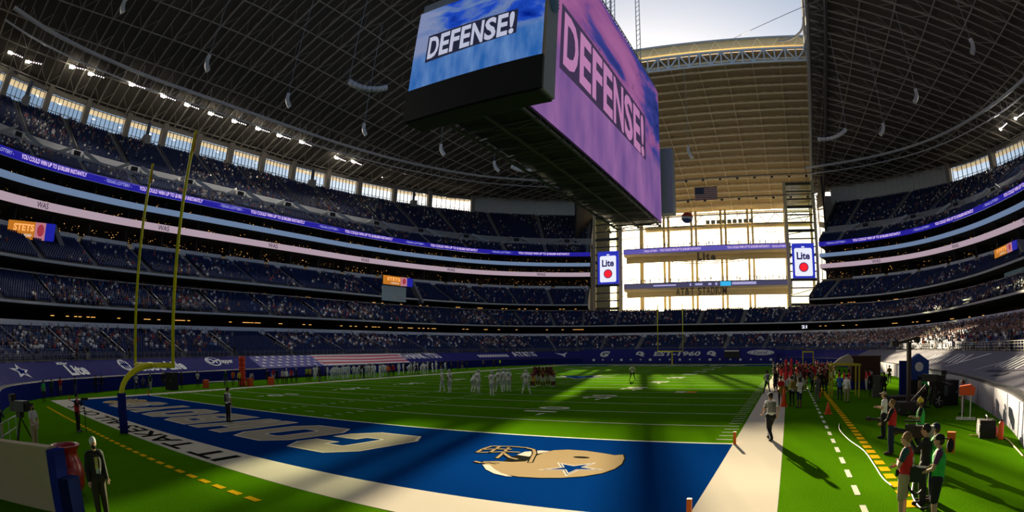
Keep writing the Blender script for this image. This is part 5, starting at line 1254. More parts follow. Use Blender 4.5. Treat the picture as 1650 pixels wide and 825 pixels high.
# black bag, red jug and orange bottle by the wall
p = (34.77, 10.64); t = thing('generator_case', 'black rounded equipment bag lying by the right wall', 'equipment bag', (*p, 0), math.radians(75))
mb = MB(); mb.prism([(-.75, 0), (.75, 0), (.8, .3), (.6, .62), (-.55, .68), (-.8, .4)], lambda u, v, tt: (u, tt, v), -.35, .35); mb.build('body', mat('bag_black', (.02, .018, .016), .7, .2, 6), t)
mb = MB(); mb.tube([(-.4, 0, .66), (-.3, 0, .8), (.2, 0, .8), (.3, 0, .64)], .03, 6); mb.build('handle', BLACK, t); MB().box((-.6, .36, .4), (.35, .06, .3)).build('pale_pocket', mat('pocket_pale', (.5, .45, .35), .7), t)
t = thing('red_jug', 'red drink jug beside the black bag', 'jug', (*(35.07, 10.42), 0)); mb = MB(); mb.lathe([(.16, 0), (.18, .05), (.18, .34), (.1, .42), (.06, .44)], n=12); mb.build('body', mat('jug_red', (.5, .03, .03), .35), t, True); MB().lathe([(.06, .44), (.06, .5)], n=10).build('cap', WHITE, t)
t = thing('orange_bottle', 'tall orange cylinder standing against the right wall', 'bottle', (*(35.07, 9.63), 0)); mb = MB(); mb.lathe([(.11, 0), (.12, .03), (.12, .62), (.07, .7)], n=12); mb.build('body', ORANGE, t, True); MB().lathe([(.05, .7), (.05, .78)], n=8).build('cap', BLACK, t)
t = thing('wall_monitor', 'small dark monitor fixed to the right wall', 'monitor', (36.1, 21.0, 1.0), math.radians(90)); MB().box((0, 0, 0), (.75, .1, .6)).build('case', BLACK, t); MB().box((0, .06, 0), (.62, .02, .48)).build('screen', mat('screen_dim', (.03, .03, .06), .2), t)
# white hose over the right dashes, and loose cables
def hose(name, label, pts, r, m):
    mb = MB(); mb.tube([(x, y, r + .012) for x, y in pts], r, 6); return tag(mb.build(name, m, None, True), label, 'cable')
def smooth(pts, n=8):
    P = [np.array(p) for p in pts]; P = [2 * P[0] - P[1]] + P + [2 * P[-1] - P[-2]]; out = []
    for i in range(1, len(P) - 2):
        for t in np.linspace(0, 1, n, endpoint=False):
            a, b, c, d = P[i - 1:i + 3]; out.append(tuple(.5 * (2 * b + (c - a) * t + (2 * a - 5 * b + 4 * c - d) * t * t + (3 * b - a - 3 * c + d) * t ** 3)))
    return out + [tuple(P[-2])]
hose('white_cable', 'white cable snaking beside the yellow dashes on the right', smooth([(28.8, 14.55), (28.65, 12.63), (28.77, 10.09), (29.05, 7.8), (29.06, 5.59), (29.04, 3.84), (29.14, 2.89)]), .02, mat('cable_white', (.7, .66, .5), .5))
hose('yellow_cable', 'thin yellow cable lying along the foot of the right wall', smooth([(34, 10.62), (34.98, 10.27), (35.28, 9.58), (34.88, 7.71), (34.44, 5.93)]), .03, mat('cable_yellow', (.6, .45, .12), .5))
hose('black_cable', 'black cable looping by the camera crew on the right', smooth([(29.5, 1.37), (29.95, 2.56), (29.92, 3.55), (29.49, 2.02), (29.44, 0.88), (29.72, 1.04)]), .03, BLACK)
# tents, trunks and the crane on the right sideline
t = thing('trunk', 'dark brown wooden trunk with a navy base among the right sideline crowd', 'trunk', (*(33.11, 36.59), 0), math.radians(10))
MB().box((0, 0, 1.75), (2.7, 1.2, 2.0)).build('body', mat('trunk_brown', (.06, .022, .012), .6, .2, 2), t); MB().box((0, 0, .38), (2.6, 1.15, .74)).build('base', NAVY_P, t); MB().box((0, 0, 2.8), (2.8, 1.3, .1)).build('lid', mat('trunk_lid', (.09, .04, .02), .6), t)
t = thing('yellow_tent', 'yellow framed shelter on the right sideline', 'shelter', (*(30.51, 28.79), 0), math.radians(5)); YF = mat('tent_yellow', (.55, .48, .03), .5)
for x in (-1, 1):
    for y in (-.6, .6): MB().box((x, y, 1.2), (.09, .09, 2.3)).build('post', YF, t)
mb = MB(); mb.prism([(-1.1, 2.25), (1.1, 2.25), (1.1, 2.38), (0, 2.46), (-1.1, 2.38)], lambda u, v, tt: (u, tt, v), -.75, .75); mb.build('roof', YF, t)
mb = MB(); mb.prism([(-.8, 2.42), (.6, 2.42), (.62, 2.7), (.3, 3.05), (-.3, 2.8)], lambda u, v, tt: (u, tt, v), -.3, .3); mb.build('wrapped_dish', mat('dish_pale', (.4, .38, .33), .6), t)
t = thing('small_gate', 'yellow frame standing at the far end of the right sideline', 'frame', (*(30.25, 92.11), 0)); 
for x in (-1.0, 1.0): MB().box((x, 0, 1.4), (.2, .2, 2.8)).build('post', YF, t)
MB().box((0, 0, 2.9), (2.2, .25, .3)).build('top_bar', YF, t)
p = (32.97, 18.15); t = thing('camera_crane', 'black camera crane with a tall mast on the right sideline', 'camera crane', (*p, 0), math.radians(15))
MB().box((0, 0, .45), (1.5, 1.0, .5)).build('cart', BLACK, t)
for x in (-.6, .6):
    for y in (-.45, .45): mb = MB(); mb.lathe([(.05, -.08), (.22, -.08), (.22, .08), (.05, .08)], (x, y, .22), 12, axis=Matrix.Rotation(math.pi / 2, 3, 'X')); mb.build('wheel', BLACK, t)
MB().box((0, 0, 2.2), (.2, .2, 3.2)).build('mast', mat('mast_black', (.012, .012, .012), .5), t); MB().bar((-.8, 0, 3.7), (.5, 0, 4.0), .14).build('boom', BLACK, t)
MB().box((-.9, 0, 3.7), (.4, .3, .3)).build('camera_head', BLACK, t); MB().box((.5, 0, 3.9), (.25, .3, .3)).build('counterweight', BLACK, t); MB().bar((.3, .2, .7), (1.2, .2, 1.5), .08).build('steering_bar', STEEL_D, t)
p = (35.8, 27.43); t = thing('hooded_cart', 'bright blue house shaped hood with a round mark on the right sideline', 'cart', (*p, 0), math.radians(0))
mb = MB(); mb.prism([(-.75, 1.3), (.75, 1.3), (.75, 2.6), (0, 3.1), (-.75, 2.6)], lambda u, v, tt: (u, tt, v), -.4, .4); mb.build('hood', mat('hood_blue', (.01, .05, .32), .5), t); mb = MB(); fan(mb, ell(0, 2.2, .32, .32), lambda u, v: (u, -.41, v)); mb.build('round_mark', PRINT, t)
MB().box((0, 0, .65), (1.2, .7, 1.3)).build('cart_body', BLACK, t); MB().box((-1.1, .1, 1.3), (.5, .5, 2.6)).build('padded_post', NAVY_P, t)
box_thing('road_case', 'low black road case on the turf before the crane', 'equipment box', (33.07, 19.91), (1.9, 1.0, .8), BLACK, .2)
box_thing('grey_bin', 'tall grey bin between two dark dressed staff on the right sideline', 'bin', (32.97, 28.67), (.7, .6, 1.5), mat('bin_grey', (.10, .10, .09), .6), 0)
box_thing('speaker_cart', 'black rounded cart behind the wall of cameras by the right wall', 'equipment box', (36.5, 22.99), (1.6, 1.3, 1.5), BLACK, .1)
t = thing('cart_wheel', 'spare black wheel leaning on the cart by the right wall', 'wheel', (*(35.66, 21.26), .4), .3); mb = MB(); mb.tube([(.36 * math.cos(a), 0, .36 * math.sin(a)) for a in np.linspace(0, 2 * math.pi, 20)], .08, 8, caps=False); mb.build('tyre', BLACK, t, True)
for k in range(5): MB().bar((0, 0, 0), (.34 * math.cos(k * 1.257), 0, .34 * math.sin(k * 1.257)), .05).build('spoke', STEEL, t)
# near left: beige tunnel wall with padded end, red kettle
WBEI = mat('beige_wall', (.34, .27, .16), .8, .08, 2)
a = np.array((10.42, -9.75, 1.5)[:2]); b = np.array((12.43, -8.41, 1.5)[:2]); d = (b - a) / np.linalg.norm(b - a); a2 = a - d * 4; n = np.array([d[1], -d[0]]) * -1
m = MB(); m.add([(*a2, 0), (*b, 0), (*b, 1.5), (*a2, 1.5), *[(*(q + n * .35), z) for q, z in ((a2, 0), (b, 0), (b, 1.5), (a2, 1.5))]], [(0, 1, 2, 3), (5, 4, 7, 6), (3, 2, 6, 7), (1, 5, 6, 2), (4, 0, 3, 7)]); 
wn_ = tag(m.build('wall_near', WBEI), 'beige tunnel wall at the near left', kind='structure')
m = MB(); m.box((*(b + d * .16 + n * .17), .72), (.34, .46, 1.46), math.atan2(d[1], d[0])); m.build('end_pad', NAVY_P, wn_)['label'] = 'dark blue padding on the wall end'
m = MB(); m.box((*(b + d * .55 + n * .2), .42), (.4, .5, .84), math.atan2(d[1], d[0])); m.build('low_pad', mat('pad_dark', (.006, .01, .05), .7, spec=0.0), wn_)
p = (10.74, -7.67); t = thing('red_kettle', 'giant glossy red kettle standing behind the tunnel wall', 'kettle', (p[0], p[1] + .1, 0))
mb = MB(); mb.lathe([(.26, 0), (.4, .05), (.54, .22), (.585, .48), (.55, .72), (.47, .9), (.425, 1.0), (.42, 1.06), (.46, 1.18), (.52, 1.25), (.535, 1.285), (.5, 1.295), (.42, 1.2), (.36, 1.08), (.3, 1.04)], n=36); mb.build('pot', RED, t, True)
mb = MB(); mb.lathe([(.34, 1.05), (.34, 1.07)], n=24); mb.build('dark_inside', mat('kettle_inside', (.08, .005, .006), .5), t)
for sg in (-1, 1):
    mb = MB(); mb.tube([(sg * .5, 0, .8), (sg * .62, 0, .84), (sg * .65, 0, .96), (sg * .56, 0, 1.08), (sg * .44, 0, 1.1)], .045, 8); mb.build('handle', RED, t, True)
# television camera on a tripod at the near left
def tv_camera(p, rz, label, z=1.55, hood=True):
    t = thing('television_camera', label, 'camera', (*p, 0), rz); 
    MB().box((0, 0, z), (.42, 1.0, .44)).build('lens_box', mat('camera_grey', (.03, .032, .034), .5, .1, 4), t); MB().box((0, -.75, z - .02), (.36, .55, .4)).build('camera_body', BLACK, t)
    mb = MB(); mb.lathe([(.13, 0), (.15, .2), (.19, .24)], (0, .5, z), 12, axis=Matrix.Rotation(-math.pi / 2, 3, 'X')); mb.build('lens', BLACK, t)
    MB().box((0, -.95, z + .34), (.36, .3, .28)).build('viewfinder', BLACK, t); MB().bar((.2, -.9, z - .2), (.3, -1.5, z - .35), .04).build('pan_bar', STEEL_D, t); MB().bar((-.2, -.9, z - .2), (-.3, -1.5, z - .35), .04).build('pan_bar', STEEL_D, t)
    MB().box((0, -.2, z - .35), (.3, .4, .25)).build('pan_head', BLACK, t)
    for k in range(3): 
        a = k * 2.094 + .5; MB().bar((0, -.2, z - .45), (.62 * math.cos(a), -.2 + .62 * math.sin(a), .03), .07).build('tripod_leg', BLACK, t)
    return t
tv_camera((-0.4, -7.81), math.radians(-62), 'big television camera with a box lens on a tripod at the near left')
tv_camera((35.25, 22.03), math.radians(60), 'television camera on a tripod in the dark cluster by the right wall', 1.7)
t = thing('steel_rail', 'grey steel guard rail behind the near left camera', 'railing', (*(0.48, -9.07), 0), math.radians(-20))
for z in (.5, 1.0): MB().tube([(-3, 0, z), (2, 0, z)], .03, 8).build('rail', STEEL, t)
for x in (-3, -1.3, .4, 2): MB().tube([(x, 0, 0), (x, 0, 1.0)], .03, 8).build('post', STEEL, t)

# ------------------------------------------------------------------ people
def remesh(mb, name, voxel, keep=None):
    """fuses overlapping closed shapes into one continuous skin"""
    me = bpy.data.meshes.new(name); me.from_pydata(mb.v, [], mb.f); me.materials.append(SLOT0)
    o = bpy.data.objects.new(name, me); COL.objects.link(o)
    r = o.modifiers.new('fuse', 'REMESH'); r.mode = 'VOXEL'; r.voxel_size = voxel; r.use_smooth_shade = True
    s = o.modifiers.new('soften', 'SMOOTH'); s.factor = .5; s.iterations = 2
    if keep: d = o.modifiers.new('thin', 'DECIMATE'); d.ratio = keep
    out = bpy.data.meshes.new_from_object(o.evaluated_get(bpy.context.evaluated_depsgraph_get())); out.name = name
    bpy.data.objects.remove(o); bpy.data.meshes.remove(me); out.polygons.foreach_set('use_smooth', [True] * len(out.polygons)); return out
def pose(kind):
    """joint positions of a 1.8 m figure facing +y"""
    J = {'pel': (0, 0, .95), 'waist': (0, 0, 1.1), 'chest': (0, 0, 1.32), 'neck': (0, .0, 1.5), 'head': (0, .03, 1.66)}
    for s, k in ((-1, 'L'), (1, 'R')):
        J.update({'sh' + k: (s * .185, 0, 1.43), 'el' + k: (s * .25, -.03, 1.16), 'wr' + k: (s * .26, .06, .92), 'hip' + k: (s * .1, 0, .9), 'kn' + k: (s * .11, .02, .5), 'an' + k: (s * .11, -.02, .09), 'toe' + k: (s * .14, .17, .035)})
    def put(**kw): J.update(kw)
    lean = 0.0
    if kind == 'hold': put(elL=(-.25, .04, 1.17), wrL=(-.1, .3, 1.2), elR=(.25, .04, 1.17), wrR=(.1, .3, 1.2))
    if kind == 'fold': put(elL=(-.28, .08, 1.17), wrL=(.06, .2, 1.19), elR=(.28, .06, 1.16), wrR=(-.06, .21, 1.13))
    if kind == 'camera': put(elL=(-.26, .2, 1.24), wrL=(-.09, .38, 1.46), elR=(.26, .18, 1.24), wrR=(.1, .3, 1.46))
    if kind == 'lowcam': put(elL=(-.26, .1, 1.15), wrL=(-.06, .34, 1.02), elR=(.25, .1, 1.15), wrR=(.06, .36, 1.0))
    if kind == 'walk': put(knR=(.1, .24, .52), anR=(.1, .3, .09), toeR=(.12, .49, .06), knL=(-.1, -.02, .49), anL=(-.1, -.34, .14), toeL=(-.12, -.2, .035), elR=(.25, -.16, 1.18), wrR=(.24, -.08, .94), elL=(-.25, .1, 1.17), wrL=(-.22, .27, 1.0))
    if kind == 'wide': put(knL=(-.2, .04, .5), anL=(-.3, 0, .09), toeL=(-.38, .16, .035), knR=(.2, .04, .5), anR=(.3, 0, .09), toeR=(.38, .16, .035), elL=(-.4, -.05, 1.2), wrL=(-.2, .05, 1.0), elR=(.4, -.05, 1.2), wrR=(.2, .05, 1.0))
    if kind == 'stride': put(knL=(-.13, .1, .5), anL=(-.18, .12, .09), toeL=(-.24, .28, .035), knR=(.13, -.04, .5), anR=(.2, -.12, .09), toeR=(.28, .02, .035))
    if kind == 'point': put(elR=(.3, .22, 1.36), wrR=(.3, .48, 1.36))
    if kind == 'bend':
        lean = .75; put(knL=(-.14, .16, .52), knR=(.14, .16, .52), anL=(-.15, -.02, .09), anR=(.15, -.02, .09))
    if kind == 'huddle': lean = .4
    if kind == 'kneel':
        put(**{k: (v[0], v[1], v[2] - .42) for k, v in J.items() if k[:2] in ('pe', 'wa', 'ch', 'ne', 'he', 'sh', 'hi') or k[:2] in ('el', 'wr')}); put(knL=(-.12, .4, .52), anL=(-.12, .36, .09), toeL=(-.13, .54, .035), knR=(.12, .14, .06), anR=(.12, -.28, .08), toeR=(.12, -.42, .03), elL=(-.24, .12, .8), wrL=(-.08, .34, .95), elR=(.24, .12, .8), wrR=(.08, .34, .95))
    if lean:
        c, sn = math.cos(lean), math.sin(lean); up = {}
        for k, (x, y, z) in J.items():
            if k in ('waist', 'chest', 'neck', 'head') or k[:2] in ('sh', 'el', 'wr'): z0 = z - .95; up[k] = (x, y * c + z0 * sn, .95 + z0 * c - y * sn)
        J.update(up)
        if kind == 'bend': J.update(wrL=(J['knL'][0], J['knL'][1] + .1, .58), wrR=(J['knR'][0], J['knR'][1] + .1, .58), elL=(-.3, .3, .8), elR=(.3, .3, .8))
        if kind == 'huddle': J.update(elL=(-.3, .36, 1.15), wrL=(-.26, .5, .95), elR=(.3, .36, 1.15), wrR=(.26, .5, .95))
    return {k: Vector(v) for k, v in J.items()}
def prims(J, bulk=1.0, hands=False, face=False):
    """tagged closed shapes of the body: (tag, 'c', a, ra, b, rb, flat) or (tag, 'b', centre, radii)"""
    P = [('pants', 'c', J['hipL'], .115 * bulk, J['hipR'], .115 * bulk, .95), ('shirt', 'c', J['pel'] + Vector((0, 0, .03)), .15 * bulk, J['waist'], .145 * bulk, .75), ('shirt', 'c', J['waist'], .145 * bulk, J['chest'], .18 * bulk, .68),
         ('shirt', 'c', J['shL'].lerp(J['shR'], .1), .085 * bulk, J['shR'].lerp(J['shL'], .1), .085 * bulk, .9), ('skin', 'c', J['neck'] - Vector((0, 0, .03)), .06, J['neck'].lerp(J['head'], .6), .055, 1)]
    h = J['head']; P += [('skin', 'b', h + Vector((0, -.005, .02)), (.078, .098, .112)), ('skin', 'b', h + Vector((0, .03, -.05)), (.058, .066, .072))]
    if face: P += [('skin', 'b', h + Vector((0, .105, -.015)), (.015, .022, .026)), ('skin', 'b', h + Vector((-.08, .0, -.01)), (.014, .028, .036)), ('skin', 'b', h + Vector((.08, .0, -.01)), (.014, .028, .036)), ('skin', 'b', h + Vector((0, .088, .035)), (.05, .02, .012)), ('skin', 'b', h + Vector((0, .092, -.06)), (.026, .014, .012))]
    for k in 'LR':
        s, e, w = J['sh' + k], J['el' + k], J['wr' + k]
        P += [('shirt', 'c', s, .062 * bulk, s.lerp(e, .55), .05 * bulk, 1), ('sleeve', 'c', s.lerp(e, .55), .047, e, .042, 1), ('sleeve', 'c', e, .042, w, .03, 1)]
        d = (w - e).normalized(); P.append(('skin', 'c', w, .03, w + d * .075, .036, .55))
        if hands:
            side = Vector((1, 0, 0)) if k == 'L' else Vector((-1, 0, 0)); lat = d.cross(Vector((0, 1, 0)) if abs(d.y) < .8 else Vector((0, 0, 1))).normalized(); cur = d.cross(lat).normalized()
            if cur.dot(Vector((0, 1, -.3))) < 0: cur = -cur
            for q, L in enumerate((.062, .072, .068, .05)):
                b0 = w + d * .095 + lat * (-.03 + .02 * q); b1 = b0 + d * L * .6 + cur * L * .2; b2 = b1 + d * L * .3 + cur * L * .5
                P += [('skin', 'c', b0, .0095, b1, .009, 1), ('skin', 'c', b1, .009, b2, .0075, 1)]
            t0 = w + d * .035 + lat * -.035; P += [('skin', 'c', t0, .012, t0 + d * .04 - lat * .03 + cur * .02, .0105, 1), ('skin', 'c', t0 + d * .04 - lat * .03 + cur * .02, .0105, t0 + d * .07 - lat * .025 + cur * .045, .008, 1)]
        hp, kn, an, to = J['hip' + k], J['kn' + k], J['an' + k], J['toe' + k]
        P += [('pants', 'c', hp, .098 * bulk, kn, .066 * bulk, 1), ('shin', 'c', kn, .064 * bulk, kn.lerp(an, .35), .06 * bulk, 1), ('shin', 'c', kn.lerp(an, .35), .06 * bulk, an, .042, 1), ('shoe', 'c', an - Vector((0, .02, .035)), .046, to, .036, .9)]
    return P
def add_prims(mb, P, inflate=0.0, n=10):
    for p in P:
        if p[1] == 'c': mb.capsule(p[2], p[3] + inflate, p[4], p[5] + inflate, n, flat=p[6])
        else: mb.ball(p[2], tuple(r + inflate for r in p[3]), 12, 8)
def classify(me, P, order):
    C = np.empty(len(me.polygons) * 3); me.polygons.foreach_get('center', C); C = C.reshape(-1, 3); best = np.full(len(C), 9.0); lab = np.zeros(len(C), np.int32)
    for p in P:
        if p[1] == 'c':
            a, b = np.array(p[2]), np.array(p[4]); d = b - a; t = np.clip(((C - a) @ d) / max(1e-9, d @ d), 0, 1); dist = np.linalg.norm(C - a - t[:, None] * d, axis=1) - (p[3] + (p[5] - p[3]) * t)
        else: dist = np.linalg.norm(C - np.array(p[2]), axis=1) - min(p[3])
        m = dist < best; best[m] = dist[m]; lab[m] = order.index(p[0])
    me.polygons.foreach_set('material_index', lab)
ORDER = ['skin', 'shirt', 'pants', 'shoe', 'sleeve', 'shin']
LOW = {}
def low_body(kind, bulk):
    k = (kind, bulk)
    if k not in LOW:
        P = prims(pose(kind), bulk); mb = MB(); add_prims(mb, P, n=8); me = remesh(mb, 'figure', .034, .55); me.materials.clear()
        for _ in ORDER: me.materials.append(SLOT0)
        classify(me, P, ORDER); hd = pose(kind)['head']
        LOW[k] = (me, hd)
    return LOW[k]
def head_mesh(kind):
    if kind not in HEADS:
        mb = MB()
        if kind == 'helmet':
            mb.ball((0, 0, .03), (.125, .145, .14), 12, 8); 
            for z in (-.06, -.1): mb.tube([(-.1, .06, z), (-.06, .15, z), (.06, .15, z), (.1, .06, z)], .012, 5)
        elif kind == 'cap': mb.ball((0, -.012, .062), (.092, .112, .085), 12, 8); mb.box((0, .13, .065), (.13, .12, .016))
        elif kind == 'capback': mb.ball((0, -.012, .062), (.092, .112, .085), 12, 8); mb.box((0, -.13, .055), (.13, .1, .016))
        elif kind == 'beanie': mb.ball((0, -.012, .085), (.098, .115, .105), 12, 8); mb.ball((0, -.01, .2), .025, 8, 5)
        elif kind == 'hat': mb.ball((0, 0, .08), (.09, .105, .09), 12, 8); mb.lathe([(.1, .055), (.17, .05), (.17, .066), (.09, .08)], n=16)
        else: mb.ball((0, -.022, .05), (.094, .106, .112), 14, 9)
        HEADS[kind] = mb.mesh('headwear' if kind != 'hair' else 'hair', [SLOT0], True)
    return HEADS[kind]
HEADS = {}
SK = [(.42, .25, .17), (.5, .31, .22), (.13, .07, .045), (.22, .12, .08)]
COLS = dict(white=(.8, .8, .8), silver=(.5, .52, .55), navy=(.012, .018, .06), black=(.012, .012, .014), grey=(.12, .12, .13), red=(.5, .015, .02), green=(.03, .42, .06), neon=(.35, .5, .03), burg=(.11, .018, .022), gold=(.6, .38, .06), khaki=(.36, .28, .17), blue=(.03, .12, .4), orange=(.75, .16, .02), brown=(.06, .035, .02), tan=(.4, .3, .2), blond=(.2, .105, .045), pale=(.55, .53, .5), purple=(.08, .03, .09), sky=(.08, .3, .6), dkgreen=(.01, .06, .03), teal=(.02, .06, .07), yellow=(.6, .45, .04))
def C_(n, kind='cloth'): return cmat(COLS[n], kind)
def face_cam(p): return math.degrees(math.atan2(26.34 - p[0], -10.45 - p[1]))
N_P = [0]; PLACED = []
def person(p, face, kind, shirt, pants, head, label, group=None, sleeve=None, shin=None, shoe='black', hc='black', h=1.8, bulk=1.0, extra=None):
    """small figure: one continuous body in five cloth zones, headwear or hair as its child. face: compass degrees from +y towards +x"""
    if group or 'crowd' in label or 'huddle' in label:          # nobody stands inside a neighbour
        for k in range(60):
            if all((p[0] - q[0]) ** 2 + (p[1] - q[1]) ** 2 > .52 for q in PLACED): break
            p = (p[0] + .13 * math.cos(k * 2.4) * (1 + k * .25), p[1] + .13 * math.sin(k * 2.4) * (1 + k * .25))
    PLACED.append(p)
    N_P[0] += 1; i = N_P[0]; me, hd = low_body(kind, bulk); sk = cmat(SK[i % 4], 'skin')
    t = thing('person', label, 'person', (p[0], p[1], 0), -math.radians(face), group); t.scale = (h / 1.8,) * 3
    b = link('body', me, t)
    zone = {'skin': sk, 'shirt': C_(shirt), 'pants': C_(pants, 'trousers'), 'shoe': C_(shoe, 'shoe'), 'sleeve': sk if sleeve is None else C_(sleeve), 'shin': C_(pants, 'trousers') if shin is None else sk if shin == 'skin' else C_(shin, 'sock')}
    for sl, z in zip(b.material_slots, ORDER): sl.link = 'OBJECT'; sl.material = zone[z]
    w = link('headwear' if head not in ('hair',) else 'hair', head_mesh(head), t); w.location = hd; w.material_slots[0].link = 'OBJECT'; w.material_slots[0].material = C_(hc, 'headwear')
    if extra == 'stripes':                                   # black bands of an official's shirt
        mb = MB()
        for k in range(-3, 4):
            x = k * .05; mb.box((x, .135 - abs(x) * .25, 1.25), (.022, .012, .4)); mb.box((x, -.135 + abs(x) * .25, 1.25), (.022, .012, .4))
        mb.build('shirt_stripes', C_('black'), t)
        if kind in ('stand', 'hold', 'point', 'fold'):
            for s in (-1, 1): MB().box((s * .175, .01, .62), (.012, .035, .6)).build('trouser_stripe', C_('white'), t)
    if extra == 'number':
        for f in (frame((-.1, -.145, 1.18), (.2, 0, 0), (0, 0, .2)), frame((.1, .145, 1.18), (-.2, 0, 0), (0, 0, .2))):
            mb = MB(); letter(mb, str(10 + (i * 37) % 89), f, bold=.03); mb.build('shirt_number', C_('navy' if shirt == 'white' else 'gold'), t)
    if extra == 'vest':
        mb = MB(); mb.capsule((0, 0, 1.08), .165, (0, 0, 1.34), .2, 10, flat=.7); mb.build('vest', C_('red'), t, True)
    return t
def big_person(p, face, kind, label, garments, head, hc, skin=(.46, .27, .18), h=1.8, mask=None, tilt=0.0, bulk=1.0):
    """near figure: continuous skin with face, ears and fingers; clothes are fitted shells of their own.
    garments: (name, zones, inflate, colour material)"""
    t = thing('person', label, 'person', (p[0], p[1], 0), -math.radians(face)); t.scale = (h / 1.8,) * 3
    J = pose(kind); P = prims(J, bulk, True, True); mb = MB(); add_prims(mb, P, 0, 12); me = remesh(mb, 'body', .0095, .5); me.materials.clear(); me.materials.append(cmat(skin, 'skin')); link('body', me, t)
    for nm, zones, inf, m in garments:
        sel = [q for q in P if q[0] in zones]
        for part in ([[q] for q in sel] if nm in ('shoes', 'boots') else [sel]):
            if not part: continue
            g = MB(); add_prims(g, part, inf, 12); n1 = {'shoes': 'shoe', 'boots': 'boot'}.get(nm, nm)
            gm = remesh(g, n1, .016); gm.materials.clear(); gm.materials.append(m); link(n1, gm, t)
    w = link('hair' if head == 'hair' else 'headwear', head_mesh(head), t); w.location = J['head']; w.material_slots[0].link = 'OBJECT'; w.material_slots[0].material = C_(hc, 'headwear')
    if head != 'hair':
        hb = MB(); hb.ball(J['head'] + Vector((0, -.035, -.0)), (.086, .09, .085), 12, 8); hb.build('hair', C_('brown', 'hair'), t, True)
    for s in (-1, 1): MB().ball(J['head'] + Vector((s * .032, .093, .015)), (.013, .01, .008), 8, 6).build('eye', mat('eye_dark', (.03, .025, .02), .2), t, True)
    if mask: mm = MB(); mm.ball(J['head'] + Vector((0, .05, -.05)), (.068, .07, .055), 12, 8); mm.build('face_mask', C_(mask), t, True)
    else: mm = MB(); mm.box(J['head'] + Vector((0, .1, -.062)), (.045, .01, .01)); mm.build('lips', mat('lip', (.35, .14, .12), .5), t)
    return t, J
def fac(p, d): return face_cam(p) + d

# near figures on the right sideline
p = (28.84, 0.22); t, J = big_person(p, -62, 'fold', 'man in red vest and khaki shorts with folded arms beside the yellow dashes', [('t_shirt', ('shirt',), .012, C_('teal')), ('shorts', ('pants',), .028, C_('khaki', 'trousers')), ('shoes', ('shoe',), .012, C_('grey', 'shoe'))], 'hair', 'blond')
vm = MB(); vm.capsule(J['pel'] + Vector((0, 0, -.06)), .185, J['chest'], .205, 14, flat=.72); vm.capsule(J['chest'], .2, J['neck'] - Vector((0, 0, .08)), .13, 14, flat=.75); gm = remesh(vm, 'vest', .014); gm.materials.clear(); gm.materials.append(C_('red')); link('vest', gm, t)
vm = MB()
for k in range(4): vm.box((-.06 + .04 * k, -.155, 1.3 - .06 * (k % 2)), (.03, .012, .06)); vm.box((-.05 + .04 * k, -.155, 1.16), (.025, .012, .05))
vm.build('vest_print', C_('pale'), t)
def vest(t, J, col, long=0.0):
    vm = MB(); vm.capsule(J['pel'] + Vector((0, 0, -.02 - long)), .19, J['chest'], .205, 14, flat=.74); vm.capsule(J['chest'], .2, J['neck'] - Vector((0, 0, .08)), .13, 14, flat=.75); gm = remesh(vm, 'vest', .014); gm.materials.clear(); gm.materials.append(C_(col)); link('vest', gm, t)
p = (29.49, -0.02); t, J = big_person(p, -70, 'lowcam', 'man in green vest, purple shirt and dark shorts carrying coiled camera gear', [('t_shirt', ('shirt',), .012, C_('purple')), ('shorts', ('pants',), .03, C_('black', 'trousers')), ('shoes', ('shoe',), .012, C_('black', 'shoe'))], 'capback', 'black'); vest(t, J, 'green', .05)
GEAR = p
q = thing('camera_bundle', 'black camera with coiled cables held by the man in the green vest', 'camera', (p[0] - .42, p[1] + .16, .98), math.radians(70)); MB().box((0, 0, 0), (.22, .42, .3)).build('camera_body', BLACK, q); mb = MB(); mb.lathe([(.07, 0), (.08, .25)], (0, .2, 0), 10, axis=Matrix.Rotation(-math.pi / 2, 3, 'X')); mb.build('lens', BLACK, q)
for k in range(3): mb = MB(); mb.tube([(.05 * k, .16 * math.cos(a), -.22 + .2 * math.sin(a)) for a in np.linspace(0, 2 * math.pi, 16)], .018, 6, caps=False); mb.build('cable_loop', BLACK, q, True)
p = (29.85, 1.54); t, J = big_person(p, -68, 'stand', 'bearded man in navy cap with white brim and green vest behind the camera crew', [('shirt', ('shirt', 'sleeve'), .012, C_('green')), ('trousers', ('pants', 'shin'), .02, C_('navy', 'trousers')), ('boots', ('shoe',), .016, C_('brown', 'shoe'))], 'cap', 'navy'); vest(t, J, 'green', .1)
bm_ = MB(); bm_.box(J['head'] + Vector((0, .14, .06)), (.135, .12, .02)); bm_.build('cap_brim', C_('white'), t); bm_ = MB(); bm_.ball(J['head'] + Vector((0, .05, -.07)), (.062, .065, .05), 10, 7); bm_.build('beard', C_('brown', 'hair'), t, True)
q = thing('orange_pack', 'orange and dark backpack hanging behind the man in the navy cap', 'backpack', (p[0] + .34, p[1] - .1, 1.3), math.radians(68)); mb = MB(); mb.ball((0, 0, 0), (.07, .09, .16), 12, 8); mb.build('bag', C_('black'), q, True); mb = MB(); mb.box((.13, 0, .06), (.16, .2, .46)); mb.build('panel', C_('orange'), q)
p = (29.56, 1.36); t, J = big_person(p, -66, 'camera', 'camera operator in dark clothes with a shoulder camera behind the red vested man', [('shirt', ('shirt', 'sleeve'), .014, C_('black')), ('trousers', ('pants', 'shin'), .02, C_('black', 'trousers')), ('shoes', ('shoe',), .014, C_('black', 'shoe'))], 'hair', 'black')
